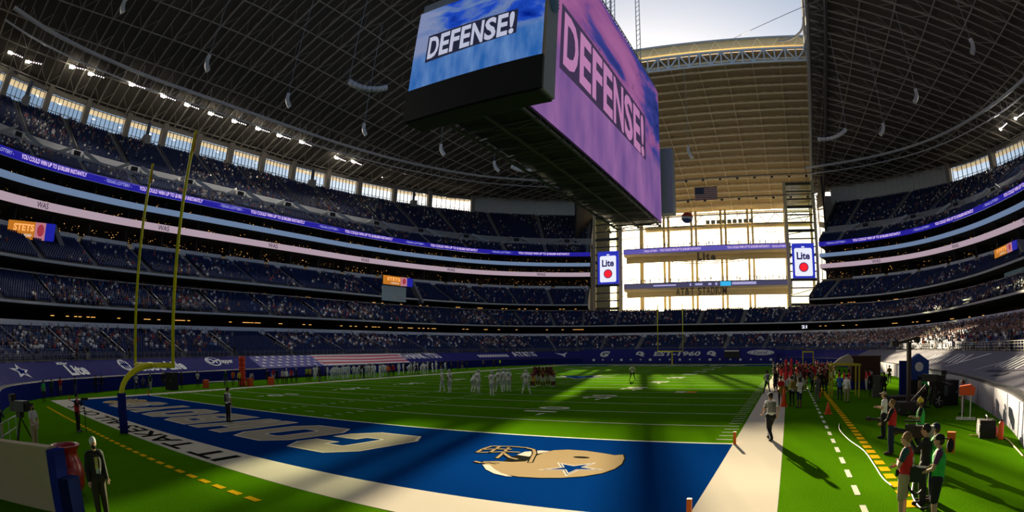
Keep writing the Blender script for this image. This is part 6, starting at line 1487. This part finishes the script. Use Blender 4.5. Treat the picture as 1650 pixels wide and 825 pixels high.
q = thing('shoulder_camera', 'black shoulder television camera pointing at the field behind the red vested man', 'camera', (p[0] - .3, p[1] + .25, 1.62), math.radians(66)); MB().box((0, -.1, 0), (.2, .5, .26)).build('camera_body', BLACK, q); mb = MB(); mb.lathe([(.06, 0), (.07, .18), (.1, .24), (.1, .3)], (0, .15, -.02), 12, axis=Matrix.Rotation(-math.pi / 2, 3, 'X')); mb.build('lens', BLACK, q); MB().box((-.16, .02, .12), (.1, .24, .1)).build('viewfinder', BLACK, q); MB().box((0, -.42, .02), (.16, .2, .24)).build('battery', mat('battery_pale', (.4, .4, .38), .6), q); MB().bar((0, -.2, .22), (0, .2, .22), .035).build('handle', BLACK, q)
p = (29.91, 7.3); t, J = big_person(p, -64, 'lowcam', 'photographer in red vest and dark jeans holding a long lens at waist height', [('shirt', ('shirt', 'sleeve'), .012, C_('black')), ('trousers', ('pants', 'shin'), .018, C_('navy', 'trousers')), ('shoes', ('shoe',), .012, C_('brown', 'shoe'))], 'hair', 'blond'); vest(t, J, 'red', .02)
q = thing('photo_camera', 'black photo camera with long lens held by the red vested photographer', 'camera', (p[0] - .42, p[1] + .2, 1.12), math.radians(64)); MB().box((0, 0, 0), (.17, .1, .13)).build('camera_body', BLACK, q); mb = MB(); mb.lathe([(.045, 0), (.05, .25), (.075, .28), (.075, .42)], (0, .05, 0), 12, axis=Matrix.Rotation(-math.pi / 2, 3, 'X')); mb.build('lens', BLACK, q)
p = (30.23, 10.61); t, J = big_person(p, -66, 'hold', 'man in white T-shirt and light cap looking at a phone beside the red photographer', [('t_shirt', ('shirt',), .014, C_('white')), ('trousers', ('pants', 'shin'), .02, C_('black', 'trousers')), ('shoes', ('shoe',), .012, C_('black', 'shoe'))], 'cap', 'tan')
q = thing('phone', 'small dark phone held by the man in the white T-shirt', 'phone', (p[0] - .32, p[1] + .15, 1.28), math.radians(66)); MB().box((0, 0, 0), (.08, .015, .15)).build('case', BLACK, q); MB().box((0, -.009, 0), (.07, .004, .13)).build('screen', mat('screen_dim', (.03, .03, .06), .2), q)
p = (30.95, 7.43); t, J = big_person(p, -72, 'hold', 'person in yellow knit hat and green vest looking at the hands', [('t_shirt', ('shirt',), .012, C_('black')), ('trousers', ('pants', 'shin'), .022, C_('black', 'trousers')), ('shoes', ('shoe',), .012, C_('black', 'shoe'))], 'beanie', 'yellow', (.3, .17, .11), mask='black'); vest(t, J, 'green', .12)
p = (36.09, 17.75); t, J = big_person(p, -60, 'stand', 'man in dark brown shirt and hat standing by the right wall near the orange stand', [('shirt', ('shirt', 'sleeve'), .014, C_('brown')), ('trousers', ('pants', 'shin'), .018, C_('grey', 'trousers')), ('shoes', ('shoe',), .012, C_('black', 'shoe'))], 'hat', 'brown', (.2, .11, .07))
# official striding on the right boundary strip
def stripes(t, J):
    mb = MB()
    for k in range(-3, 4):
        x = k * .052; yy = .138 - abs(x) * .22; mb.box((x, yy + .006, 1.26), (.024, .012, .4)); mb.box((x, -yy - .006, 1.26), (.024, .012, .4))
    for s in (-1, 1):
        for z in (1.38, 1.32, 1.26): mb.lathe([(.072, -.012), (.072, .012)], (s * .2, 0, z), 10)
    mb.build('shirt_stripes', C_('black'), t)
    for k in 'LR':
        mb = MB(); a, b, c = J['hip' + k], J['kn' + k], J['an' + k]; s = -1 if k == 'L' else 1; o1 = Vector((s * .115, 0, 0)); o2 = Vector((s * .088, 0, 0)); o3 = Vector((s * .066, 0, 0)); mb.bar(a + o1, b + o2, .012, .04); mb.bar(b + o2, c + o3, .012, .04); mb.build('trouser_stripe', C_('white'), t)
p = (25.71, 10.15); t, J = big_person(p, -28, 'walk', 'official in striped shirt striding along the right boundary strip', [('shirt', ('shirt',), .012, C_('white')), ('trousers', ('pants', 'shin'), .02, C_('black', 'trousers')), ('shoes', ('shoe',), .012, C_('black', 'shoe'))], 'cap', 'black'); stripes(t, J)
p = (0.37, 4.59); t, J = big_person(p, -12, 'stand', 'official in striped shirt standing in the blue end zone lettering', [('shirt', ('shirt',), .012, C_('white')), ('trousers', ('pants', 'shin'), .02, C_('black', 'trousers')), ('shoes', ('shoe',), .012, C_('black', 'shoe'))], 'cap', 'black'); stripes(t, J)
# near left: man in suit, photographer in red vest, cable hand in white shirt
p = (13.82, -7.34); t, J = big_person(p, 88, 'stand', 'white haired man in dark suit and black mask beside the giant red kettle', [('jacket', ('shirt', 'sleeve'), .024, C_('black')), ('trousers', ('pants', 'shin'), .026, mat('suit_trousers', (.03, .02, .014), .8)), ('shoes', ('shoe',), .012, C_('black', 'shoe'))], 'hair', 'silver', mask='black')
mb = MB(); mb.capsule(J['pel'] + Vector((0, 0, -.1)), .165, J['waist'], .165, 12, flat=.8); gm = remesh(mb, 'jacket_skirt', .015); gm.materials.clear(); gm.materials.append(C_('black')); link('jacket_skirt', gm, t)
mb = MB(); mb.add([(-.03, .156, 1.05), (.03, .156, 1.05), (.05, .16, 1.4), (-.05, .16, 1.4)], [(0, 1, 2, 3)]); mb.add([(-.03, .14, 1.05), (.03, .14, 1.05), (.05, .1, 1.44), (-.05, .1, 1.44)], [(3, 2, 1, 0)]); mb.build('shirt_front', mat('shirt_yellow', (.42, .36, .12), .7), t); MB().box((.0, .168, 1.1), (.07, .01, .1)).build('badge', mat('badge_pale', (.3, .42, .5), .5), t)
p = (-2.35, -4.12); t, J = big_person(p, 40, 'camera', 'photographer in red vest with a monopod on the near left sideline', [('shirt', ('shirt', 'sleeve'), .012, C_('black')), ('trousers', ('pants', 'shin'), .02, C_('black', 'trousers')), ('shoes', ('shoe',), .012, C_('grey', 'shoe'))], 'hair', 'black'); vest(t, J, 'red')
q = thing('photo_camera', 'black camera on a monopod before the red vested photographer on the left', 'camera', (p[0] + .32, p[1] + .32, 1.56), math.radians(-40)); MB().box((0, 0, 0), (.17, .1, .14)).build('camera_body', BLACK, q); mb = MB(); mb.lathe([(.05, 0), (.08, .3)], (0, .05, 0), 10, axis=Matrix.Rotation(-math.pi / 2, 3, 'X')); mb.build('lens', BLACK, q); MB().bar((0, .1, -.06), (0, .1, -1.55), .035).build('monopod', BLACK, q)
p = (2.16, -7.51); t, J = big_person(p, 60, 'lowcam', 'person in white T-shirt with a satchel beside the near left television camera', [('t_shirt', ('shirt',), .016, C_('pale')), ('shorts', ('pants', 'shin'), .022, C_('khaki', 'trousers')), ('shoes', ('shoe',), .012, C_('black', 'shoe'))], 'hair', 'black', mask='black'); MB().box((-.2, -.05, .95), (.12, .3, .28)).build('satchel', C_('pale'), t)
p = (0.38, -9.25); t, J = big_person(p, 85, 'camera', 'camera operator in navy clothes at the left picture edge behind the television camera', [('shirt', ('shirt', 'sleeve'), .014, C_('navy')), ('trousers', ('pants', 'shin'), .02, C_('tan', 'trousers')), ('shoes', ('shoe',), .012, C_('black', 'shoe'))], 'hair', 'black')

# small figures ----------------------------------------------------------------
# players on the field in white
for (p, k, d, lab) in (((-2.06, 28.02), 'stride', -100, 'first player from the left in white, walking by the hash marks'), ((-0.59, 27.09), 'stand', -80, 'second player from the left in white, standing by the hash marks'), ((0.91, 28.4), 'bend', 10, 'third player from the left in white, bending behind another'), ((1.74, 27.98), 'stand', 20, 'tall player in white at the left of the defensive huddle'),
    ((4.49, 25.67), 'stand', 0, 'player in white nearest the camera, back turned, in the defensive huddle'), ((3.06, 29.16), 'wide', 5, 'broad player in white with hands on hips in the defensive huddle'), ((2.38, 31.19), 'stand', 20, 'player in white half hidden at the back of the defensive huddle'), ((3.53, 30.05), 'stand', -10, 'player in white standing at the right of the defensive huddle'), ((6.2, 28.13), 'wide', -15, 'player in white with legs apart before the burgundy huddle')):
    person(p, d, k, 'white', 'silver', 'helmet', lab, sleeve='white' if d > 5 else None, shin='white', shoe='white', hc='silver', h=1.95, bulk=1.22, extra='number')
HUD = (3.59, 36.65)
for k, (d, lab) in enumerate(((0, 'burgundy player nearest the camera in the offensive huddle'), (51, 'burgundy player at the front left of the offensive huddle'), (103, 'burgundy player at the far left of the offensive huddle'), (154, 'burgundy player at the back left of the offensive huddle'), (206, 'burgundy player at the back right of the offensive huddle'), (257, 'burgundy player at the far right of the offensive huddle'), (308, 'burgundy player at the front right of the offensive huddle'))):
    a = math.radians(d + face_cam(HUD) + 180)                   # everyone faces the middle of the ring
    person((HUD[0] - 1.15 * math.sin(a), HUD[1] - 1.15 * math.cos(a)), math.degrees(a), 'huddle', 'burg', 'gold' if k == 1 else 'pale', 'helmet', lab, shin='burg', shoe='white', hc='burg', h=1.95, bulk=1.22, extra='number')
person((9.03, 48.46), 160, 'wide', 'white', 'black', 'cap', 'official alone at midfield in the far distance', extra='stripes')
# left sideline: bench area
POSEW = {'stand': 'standing', 'fold': 'arms folded', 'wide': 'hands on hips', 'bend': 'bending forward', 'stride': 'striding'}
W = 'player in white uniform standing in the bench row on the left sideline'; S_ = 'staff member in dark clothes in the bench row on the left sideline'
rr = random.Random(3)
xs = [507, 511, 528, 533, 538, 543, 548, 553, 557, 561, 570, 575, 583, 590, 594, 601, 604, 608, 612, 617, 621, 642, 650, 656, 661, 667, 673, 679, 684, 689, 697, 703]
BENCH = [(-31.29, 37.6), (-31.5, 38.35), (-29.43, 38.44), (-30.33, 39.82), (-28.55, 38.82), (-29.42, 40.21), (-30.34, 41.65), (-28.53, 40.59), (-29.42, 42.03), (-30.45, 43.51), (-28.24, 42.51), (-30.56, 45.42), (-29.79, 45.71), (-29.22, 45.93), (-30.18, 47.58), (-28.18, 46.31), (-29.31, 47.9), (-28.92, 48.04), (-27.15, 46.69), (-29.5, 49.91), (-27.67, 48.47), (-29.9, 54.16), (-30.76, 56.24), (-30.12, 56.43), (-31.22, 58.54), (-30.56, 58.73), (-31.5, 60.87), (-29.26, 59.09), (-26.9, 56.93), (-28.18, 59.38), (-28.91, 61.69), (-29.92, 64.06)]
for k, p in enumerate(BENCH):
    kd = rr.choice(['stand', 'stand', 'wide', 'bend', 'fold']); ds = f"{'silver helmet' if k % 2 else 'navy cap'}, {POSEW[kd]}, {'near' if k < 11 else 'middle' if k < 21 else 'far'} part of the left bench row"
    person(p, 90 + rr.uniform(-50, 50), kd, 'white', 'silver' if k % 3 else 'white', 'helmet' if k % 2 else 'cap', f'player in white, {ds}', f'players in white, {ds}', sleeve=rr.choice([None, 'white']), shin='white', shoe='white', hc='silver' if k % 2 else 'navy', h=1.92, bulk=1.18)
DARK = [(-26.87, 34.65), (-31.14, 39.47), (-31.5, 41.73), (-30.16, 43.62), (-30.27, 45.53), (-26.88, 43.05), (-31.4, 49.25), (-28.02, 50.4), (-31.5, 57.59), (-31.5, 59.37), (-27.02, 55.03), (-31.18, 63.75), (-31.5, 67.65), (-31.5, 69.37), (-31.5, 70.75), (-31.5, 74.41), (-31.5, 75.9), (-31.5, 72.96)]
for k, p in enumerate(DARK):
    kd = rr.choice(['stand', 'fold', 'wide']); ds = f"{'navy top and cap' if k % 2 else 'black top'}, {POSEW[kd]}, {'near' if k < 6 else 'middle' if k < 11 else 'far'} part of the left bench row"
    person(p, 90 + rr.uniform(-60, 60), kd, 'navy' if k % 2 else 'black', 'black' if k % 3 else 'khaki', 'cap' if k % 2 else 'hair', f'staff member, {ds}', f'staff, {ds}', sleeve='navy' if k % 2 else None)
for p, sh, pa, hd, hc, kd, lab, kw in (
    ((-24.89, -2.8), 'green', 'black', 'hair', 'black', 'stand', 'guard in green vest by the left wall under the star print', {}), ((-28.17, -1.32), 'dkgreen', 'black', 'cap', 'navy', 'fold', 'person in dark green jacket standing on the left turf edge', dict(sleeve='dkgreen')), ((-31.91, 0.45), 'red', 'tan', 'cap', 'black', 'hold', 'person in red top and tan shorts taking a photo by the left wall', dict(shin='skin')),
    ((-32.36, 2.47), 'navy', 'grey', 'hair', 'black', 'hold', 'seated looking figure in navy behind the left photographer', dict(sleeve='navy')), ((-33.28, 5.41), 'black', 'black', 'cap', 'black', 'stand', 'person in black under the left lettering before the wall', dict(sleeve='black')), ((-33.74, 6.29), 'black', 'navy', 'hair', 'black', 'stride', 'person in dark clothes stepping along the left wall', dict(sleeve='black')),
    ((-30.98, 10.04), 'white', 'black', 'hair', 'black', 'stand', 'official in striped shirt behind the goal post padding', dict(extra='stripes')), ((-34.62, 12.33), 'grey', 'black', 'hair', 'brown', 'kneel', 'photographer kneeling on the turf right of the goal post', {}), ((-33.96, 12.86), 'black', 'grey', 'cap', 'black', 'kneel', 'photographer in black kneeling behind the orange pylon', dict(sleeve='black')),
    ((-30.45, 11.74), 'dkgreen', 'pale', 'hair', 'black', 'stand', 'person in dark vest and light trousers by the orange pylon', {}), ((-31.23, 16.32), 'black', 'black', 'hair', 'black', 'fold', 'security man in black at the right end of the black case', dict(sleeve='black')), ((-31.58, 18.79), 'pale', 'black', 'cap', 'black', 'hold', 'photographer in pale shirt left of the small orange box', {}), ((-34.61, 15.17), 'black', 'brown', 'cap', 'gold', 'stand', 'person in black behind the left end of the black case', dict(sleeve='black')),
    ((-29.37, 21.65), 'dkgreen', 'teal', 'cap', 'neon', 'stand', 'person in dark green under the oval badge', dict(sleeve='dkgreen')), ((-29.59, 22.88), 'orange', 'black', 'hair', 'black', 'stand', 'person in orange vest left of the inflatable column', dict(sleeve='sky')), ((-27.76, 22.68), 'yellow', 'black', 'hair', 'black', 'stand', 'person in yellow jacket at the inflatable column', dict(sleeve='yellow')), ((-27.51, 24.17), 'pale', 'khaki', 'cap', 'black', 'bend', 'person in pale shirt bending right of the inflatable column', {}),
    ((-28.74, 27.65), 'black', 'black', 'cap', 'black', 'stand', 'person in black left of the orange marker box', dict(sleeve='black')), ((-30.42, 29.73), 'red', 'pale', 'hair', 'black', 'stand', 'person in red and white top behind the orange marker box', dict(sleeve='white')), ((-29.93, 30), 'navy', 'black', 'hair', 'black', 'stand', 'person in navy jacket before the star field banner', dict(sleeve='navy')),
    ((-26.89, 28.68), 'pale', 'brown', 'hair', 'brown', 'stand', 'person in pale top at the left of a trio before the banner', {}), ((-26.43, 28.93), 'white', 'black', 'cap', 'white', 'stand', 'person in white cap in the middle of a trio before the banner', dict(sleeve='white')), ((-26.92, 30.1), 'red', 'black', 'hair', 'black', 'stand', 'person in red and white jacket at the right of a trio before the banner', dict(sleeve='white')), ((-27.44, 31.31), 'navy', 'black', 'cap', 'pale', 'fold', 'person in navy with pale cap before the banner', dict(sleeve='navy')),
    ((-29.69, 34.92), 'neon', 'black', 'hair', 'black', 'stand', 'person in neon yellow vest at the left end of the bench row', {}), ((-29.26, 35.12), 'gold', 'brown', 'cap', 'black', 'stand', 'person in mustard vest at the left end of the bench row', dict(sleeve='black')), ((-25.56, 33.75), 'navy', 'black', 'hair', 'black', 'stand', 'staff member in navy standing on the left sideline stripe', dict(sleeve='navy')),
    ((-25.84, 47.15), 'orange', 'black', 'cap', 'orange', 'stand', 'staff member in orange in the bench row', dict(sleeve='orange')), ((-27.82, 50.47), 'red', 'black', 'hair', 'black', 'stand', 'staff member in red in the bench row', dict(sleeve='red')), ((-32.21, 63.49), 'neon', 'black', 'hair', 'black', 'stand', 'tall person in neon vest behind the bench row', {}), ((-32.38, 90.17), 'neon', 'black', 'hair', 'black', 'stand', 'person in neon vest far behind the defensive huddle', {}), ((-31.73, 69.3), 'white', 'white', 'hair', 'black', 'stand', 'person with a white board behind the bench row', dict(sleeve='white')), ((-33.99, 85.95), 'grey', 'black', 'cap', 'black', 'stand', 'person in grey by the far left corner wall', {}), ((-31.6, 86.27), 'black', 'black', 'hair', 'black', 'stand', 'person in black by the far left corner wall', dict(sleeve='black'))):
    person(p, face_cam(p) + rr.uniform(-40, 40), kd, sh, pa, hd, lab, hc=hc, **kw)
# right sideline: chain crew, officials, bench crowd
for p, sh, pa, hd, hc, kd, fc, lab, kw in (
    ((24.74, 32.03), 'white', 'black', 'cap', 'black', 'wide', -40, 'official with legs apart at the far edge of the right strip', dict(extra='stripes')), ((25.39, 33.29), 'black', 'black', 'cap', 'black', 'stand', -50, 'person in black beside the far official on the right strip', dict(sleeve='black')),
    ((25.94, 22.75), 'red', 'black', 'cap', 'black', 'stand', -30, 'chain crew member in red with a striped bib over the hips', {}), ((26.63, 22.78), 'pale', 'black', 'hair', 'black', 'stand', -30, 'chain crew member with a yellow and black striped bib on the back', {}), ((27.06, 21.4), 'white', 'navy', 'hair', 'brown', 'stand', -40, 'person in white shirt and navy shorts beside the chain crew', dict(shin='skin', sleeve=None)), ((28.34, 25.15), 'grey', 'grey', 'cap', 'black', 'stand', -30, 'tall person in grey trousers by the white dashes', dict(sleeve='black')),
    ((29.96, 26.43), 'blue', 'navy', 'hair', 'brown', 'stand', 20, 'man in dark blue suit before the yellow shelter', dict(sleeve='navy')), ((30.25, 24.71), 'white', 'khaki', 'cap', 'black', 'stand', 30, 'man in white shirt and khaki trousers before the yellow shelter', dict(sleeve='white')), ((32.55, 28.7), 'black', 'black', 'hair', 'silver', 'stand', 0, 'grey haired person in black left of the grey bin', dict(sleeve='black')), ((33.4, 28.14), 'black', 'black', 'hair', 'brown', 'stride', 200, 'person in black jacket stepping right of the grey bin', dict(sleeve='black')),
    ((36.85, 43.95), 'brown', 'black', 'hair', 'black', 'stand', 0, 'person in dark clothes before the sunlit right vinyl', dict(sleeve='brown')), ((36.13, 25.98), 'green', 'black', 'hair', 'black', 'bend', -20, 'crew member in green vest bending in the dark camera cluster', {}), ((36.45, 24.62), 'sky', 'black', 'cap', 'black', 'bend', 90, 'crew member in bright blue shirt bending at the black cart', dict(sleeve='sky')), ((34.88, 23.19), 'khaki', 'black', 'hair', 'brown', 'stand', -60, 'crew member in khaki behind the camera crane', {}), ((34.7, 21.04), 'black', 'black', 'cap', 'black', 'kneel', -60, 'crew member in black crouching in the dark camera cluster', dict(sleeve='black')), ((28.28, 36.01), 'black', 'green', 'hair', 'black', 'stand', -20, 'person in green trousers within the right sideline crowd', dict(sleeve='black')), ((28.99, 30.96), 'black', 'black', 'hair', 'black', 'stand', -20, 'person in black with a green bib in the right sideline crowd', dict(sleeve='black')), ((29.64, 35.3), 'burg', 'black', 'cap', 'burg', 'stand', -60, 'coach in burgundy at the right of the sideline crowd', dict(sleeve='burg'))):
    t = person(p, fc, kd, sh, pa, hd, lab, hc=hc, **kw)
    if 'bib' in lab and 'chain' in lab:
        hip = 'hips' in lab; mb = MB(); z0 = .78 if hip else 1.08; r = .21 if hip else .22
        for k in range(6): mb.add([(x, y, z) for x, y, z in [( -r + r * 2 * k / 6, -.2, z0), (-r + r * 2 * (k + .5) / 6, -.2, z0), (-r + r * 2 * (k + .5) / 6 + .1, -.2, z0 + .4), (-r + r * 2 * k / 6 + .1, -.2, z0 + .4)]], [(0, 1, 2, 3)])
        mb.build('bib_stripes', C_('black'), t); MB().box((.03, -.17, z0 + .2), (r * 2.2, .04, .42)).build('bib', C_('yellow'), t)
POSEW = {'stand': 'standing', 'fold': 'arms folded', 'wide': 'hands on hips', 'bend': 'bending forward', 'stride': 'striding'}
CROWD = [(25.94, 40.67), (26.18, 37.45), (26.41, 42.45), (26.62, 36), (26.88, 40.68), (26.96, 33.33), (27.3, 44.36), (27.35, 37.47), (27.39, 32.11), (27.81, 42.46), (27.76, 34.64), (28.35, 47.47), (28.24, 39.03), (28.69, 44.35), (28.38, 33.34), (28.89, 40.68), (29.37, 46.38), (29.07, 37.47), (29.71, 44.33), (29.78, 40.66), (30.43, 47.43), (30.33, 42.42), (30.89, 46.34), (30.67, 40.64), (25.65, 44.34), (25.33, 48.59), (26.91, 50.98), (27.82, 53.54), (31.75, 50.88), (26.28, 48.6), (30.86, 59.31), (31.71, 54.81), (30.26, 41.52), (30.44, 48.55), (25.26, 36.68), (27.07, 68.42), (26.1, 61.05), (27.64, 36.01), (26.82, 40.68), (30.53, 68.31), (30.47, 60.96), (24.76, 52.23), (28.29, 47.47), (26.35, 40.67), (26.08, 66.46), (26.02, 37.45), (25.78, 59.42), (24.08, 75.11), (26.56, 52.24), (26.19, 56.36), (27.23, 44.36), (26.45, 33.32), (30.34, 44.32), (26.57, 54.92), (31.84, 62.61), (28.02, 45.36), (25.09, 41.52), (28.66, 56.33), (26.01, 48.59), (25.42, 43.37), (27.82, 75.02), (29.65, 43.37), (31.52, 56.24), (25.38, 45.34)]
for k, p in enumerate(CROWD):
    if k % 3 == 2: kd = rr.choice(['stand', 'fold']); co = rr.choice(['black', 'grey']); person(p, -90 + rr.uniform(-50, 50), kd, co, 'black', 'cap', f'staff member in {co} {POSEW[kd]} in the right sideline crowd', f'{co} dressed staff {POSEW[kd]} in the right sideline crowd', sleeve='black')
    else: kd = rr.choice(['stand', 'stand', 'wide', 'fold']); pc = rr.choice(['pale', 'white', 'gold']); ds = f"{'burgundy' if k % 3 else 'red'} jersey, {pc} trousers, {'helmet on' if k % 2 else 'bare headed'}, {POSEW[kd]}"; person(p, -90 + rr.uniform(-60, 60), kd, 'burg' if k % 3 else 'red', pc, 'helmet' if k % 2 else 'hair', f'sideline player, {ds}, right bench', f'right bench players, {ds}', shin='burg', shoe='white', hc='burg' if k % 2 else 'black', h=1.92, bulk=1.18)
for k, p in enumerate([(30.57, 33.31), (30.86, 32.08), (31.39, 33.28), (33.03, 34.5), (33.56, 35.84)]):
    person(p, -100, 'stand', 'red', 'pale', 'hair', 'player in red and white jersey in or beside the yellow shelter', 'red and white jerseys by the yellow shelter', sleeve='white')
# people standing on the slope top and railings
for p, lab, sh, pa in ((12.129, 'crane operator in black behind the mast above the right vinyl', 'black', 'black'), (19.340, 'man in pale pink shirt and navy shorts leaning on the right railing', 'pale', 'navy'), (14.766, 'person in orange top behind the right railing', 'orange', 'black'), (15.309, 'person in black behind the right railing', 'black', 'black'), (16.738, 'person in dark green behind the right railing', 'dkgreen', 'black'), (24.465, 'person seated in black near the right end of the railing', 'black', 'black'), (-77.291, 'usher in dark red top above the left vinyl', 'burg', 'brown'), (-76.019, 'usher in black top and pale trousers above the left vinyl', 'black', 'pale'), (-71.081, 'usher in black behind the goal post upright', 'black', 'black'), (-58.992, 'usher in black above the oval badge', 'black', 'black')):
    s = s_az(p, -30.0); (w,), (n,) = at_s(np.array([s]), -30.1)
    t = person((w[0], w[1]), math.degrees(math.atan2(-n[0], -n[1])), 'stand', sh, pa, 'hair', lab); t.location.z = 3.1
# silhouettes standing on the two glass end decks
for z, n, lab in ((39.0, 34, 'upper'), (26.6, 38, 'lower')):
    for k in range(n):
        x = -28 + 55.5 * (k + rr.random() * .8) / n
        kd = rr.choice(['stand', 'fold', 'wide']); co = rr.choice(['grey', 'black', 'navy', 'pale']); ds = f"{co} top, {POSEW[kd]}, {'left' if x < -10 else 'middle' if x < 10 else 'right'} part of the {lab} end deck"
        t = person((x, Y_B + 1.0 + rr.random() * 3), 180 + rr.uniform(-90, 90), kd, co, 'black', 'hair', f'tiny backlit figure, {ds}', f'backlit figures, {ds}'); t.location.z = z
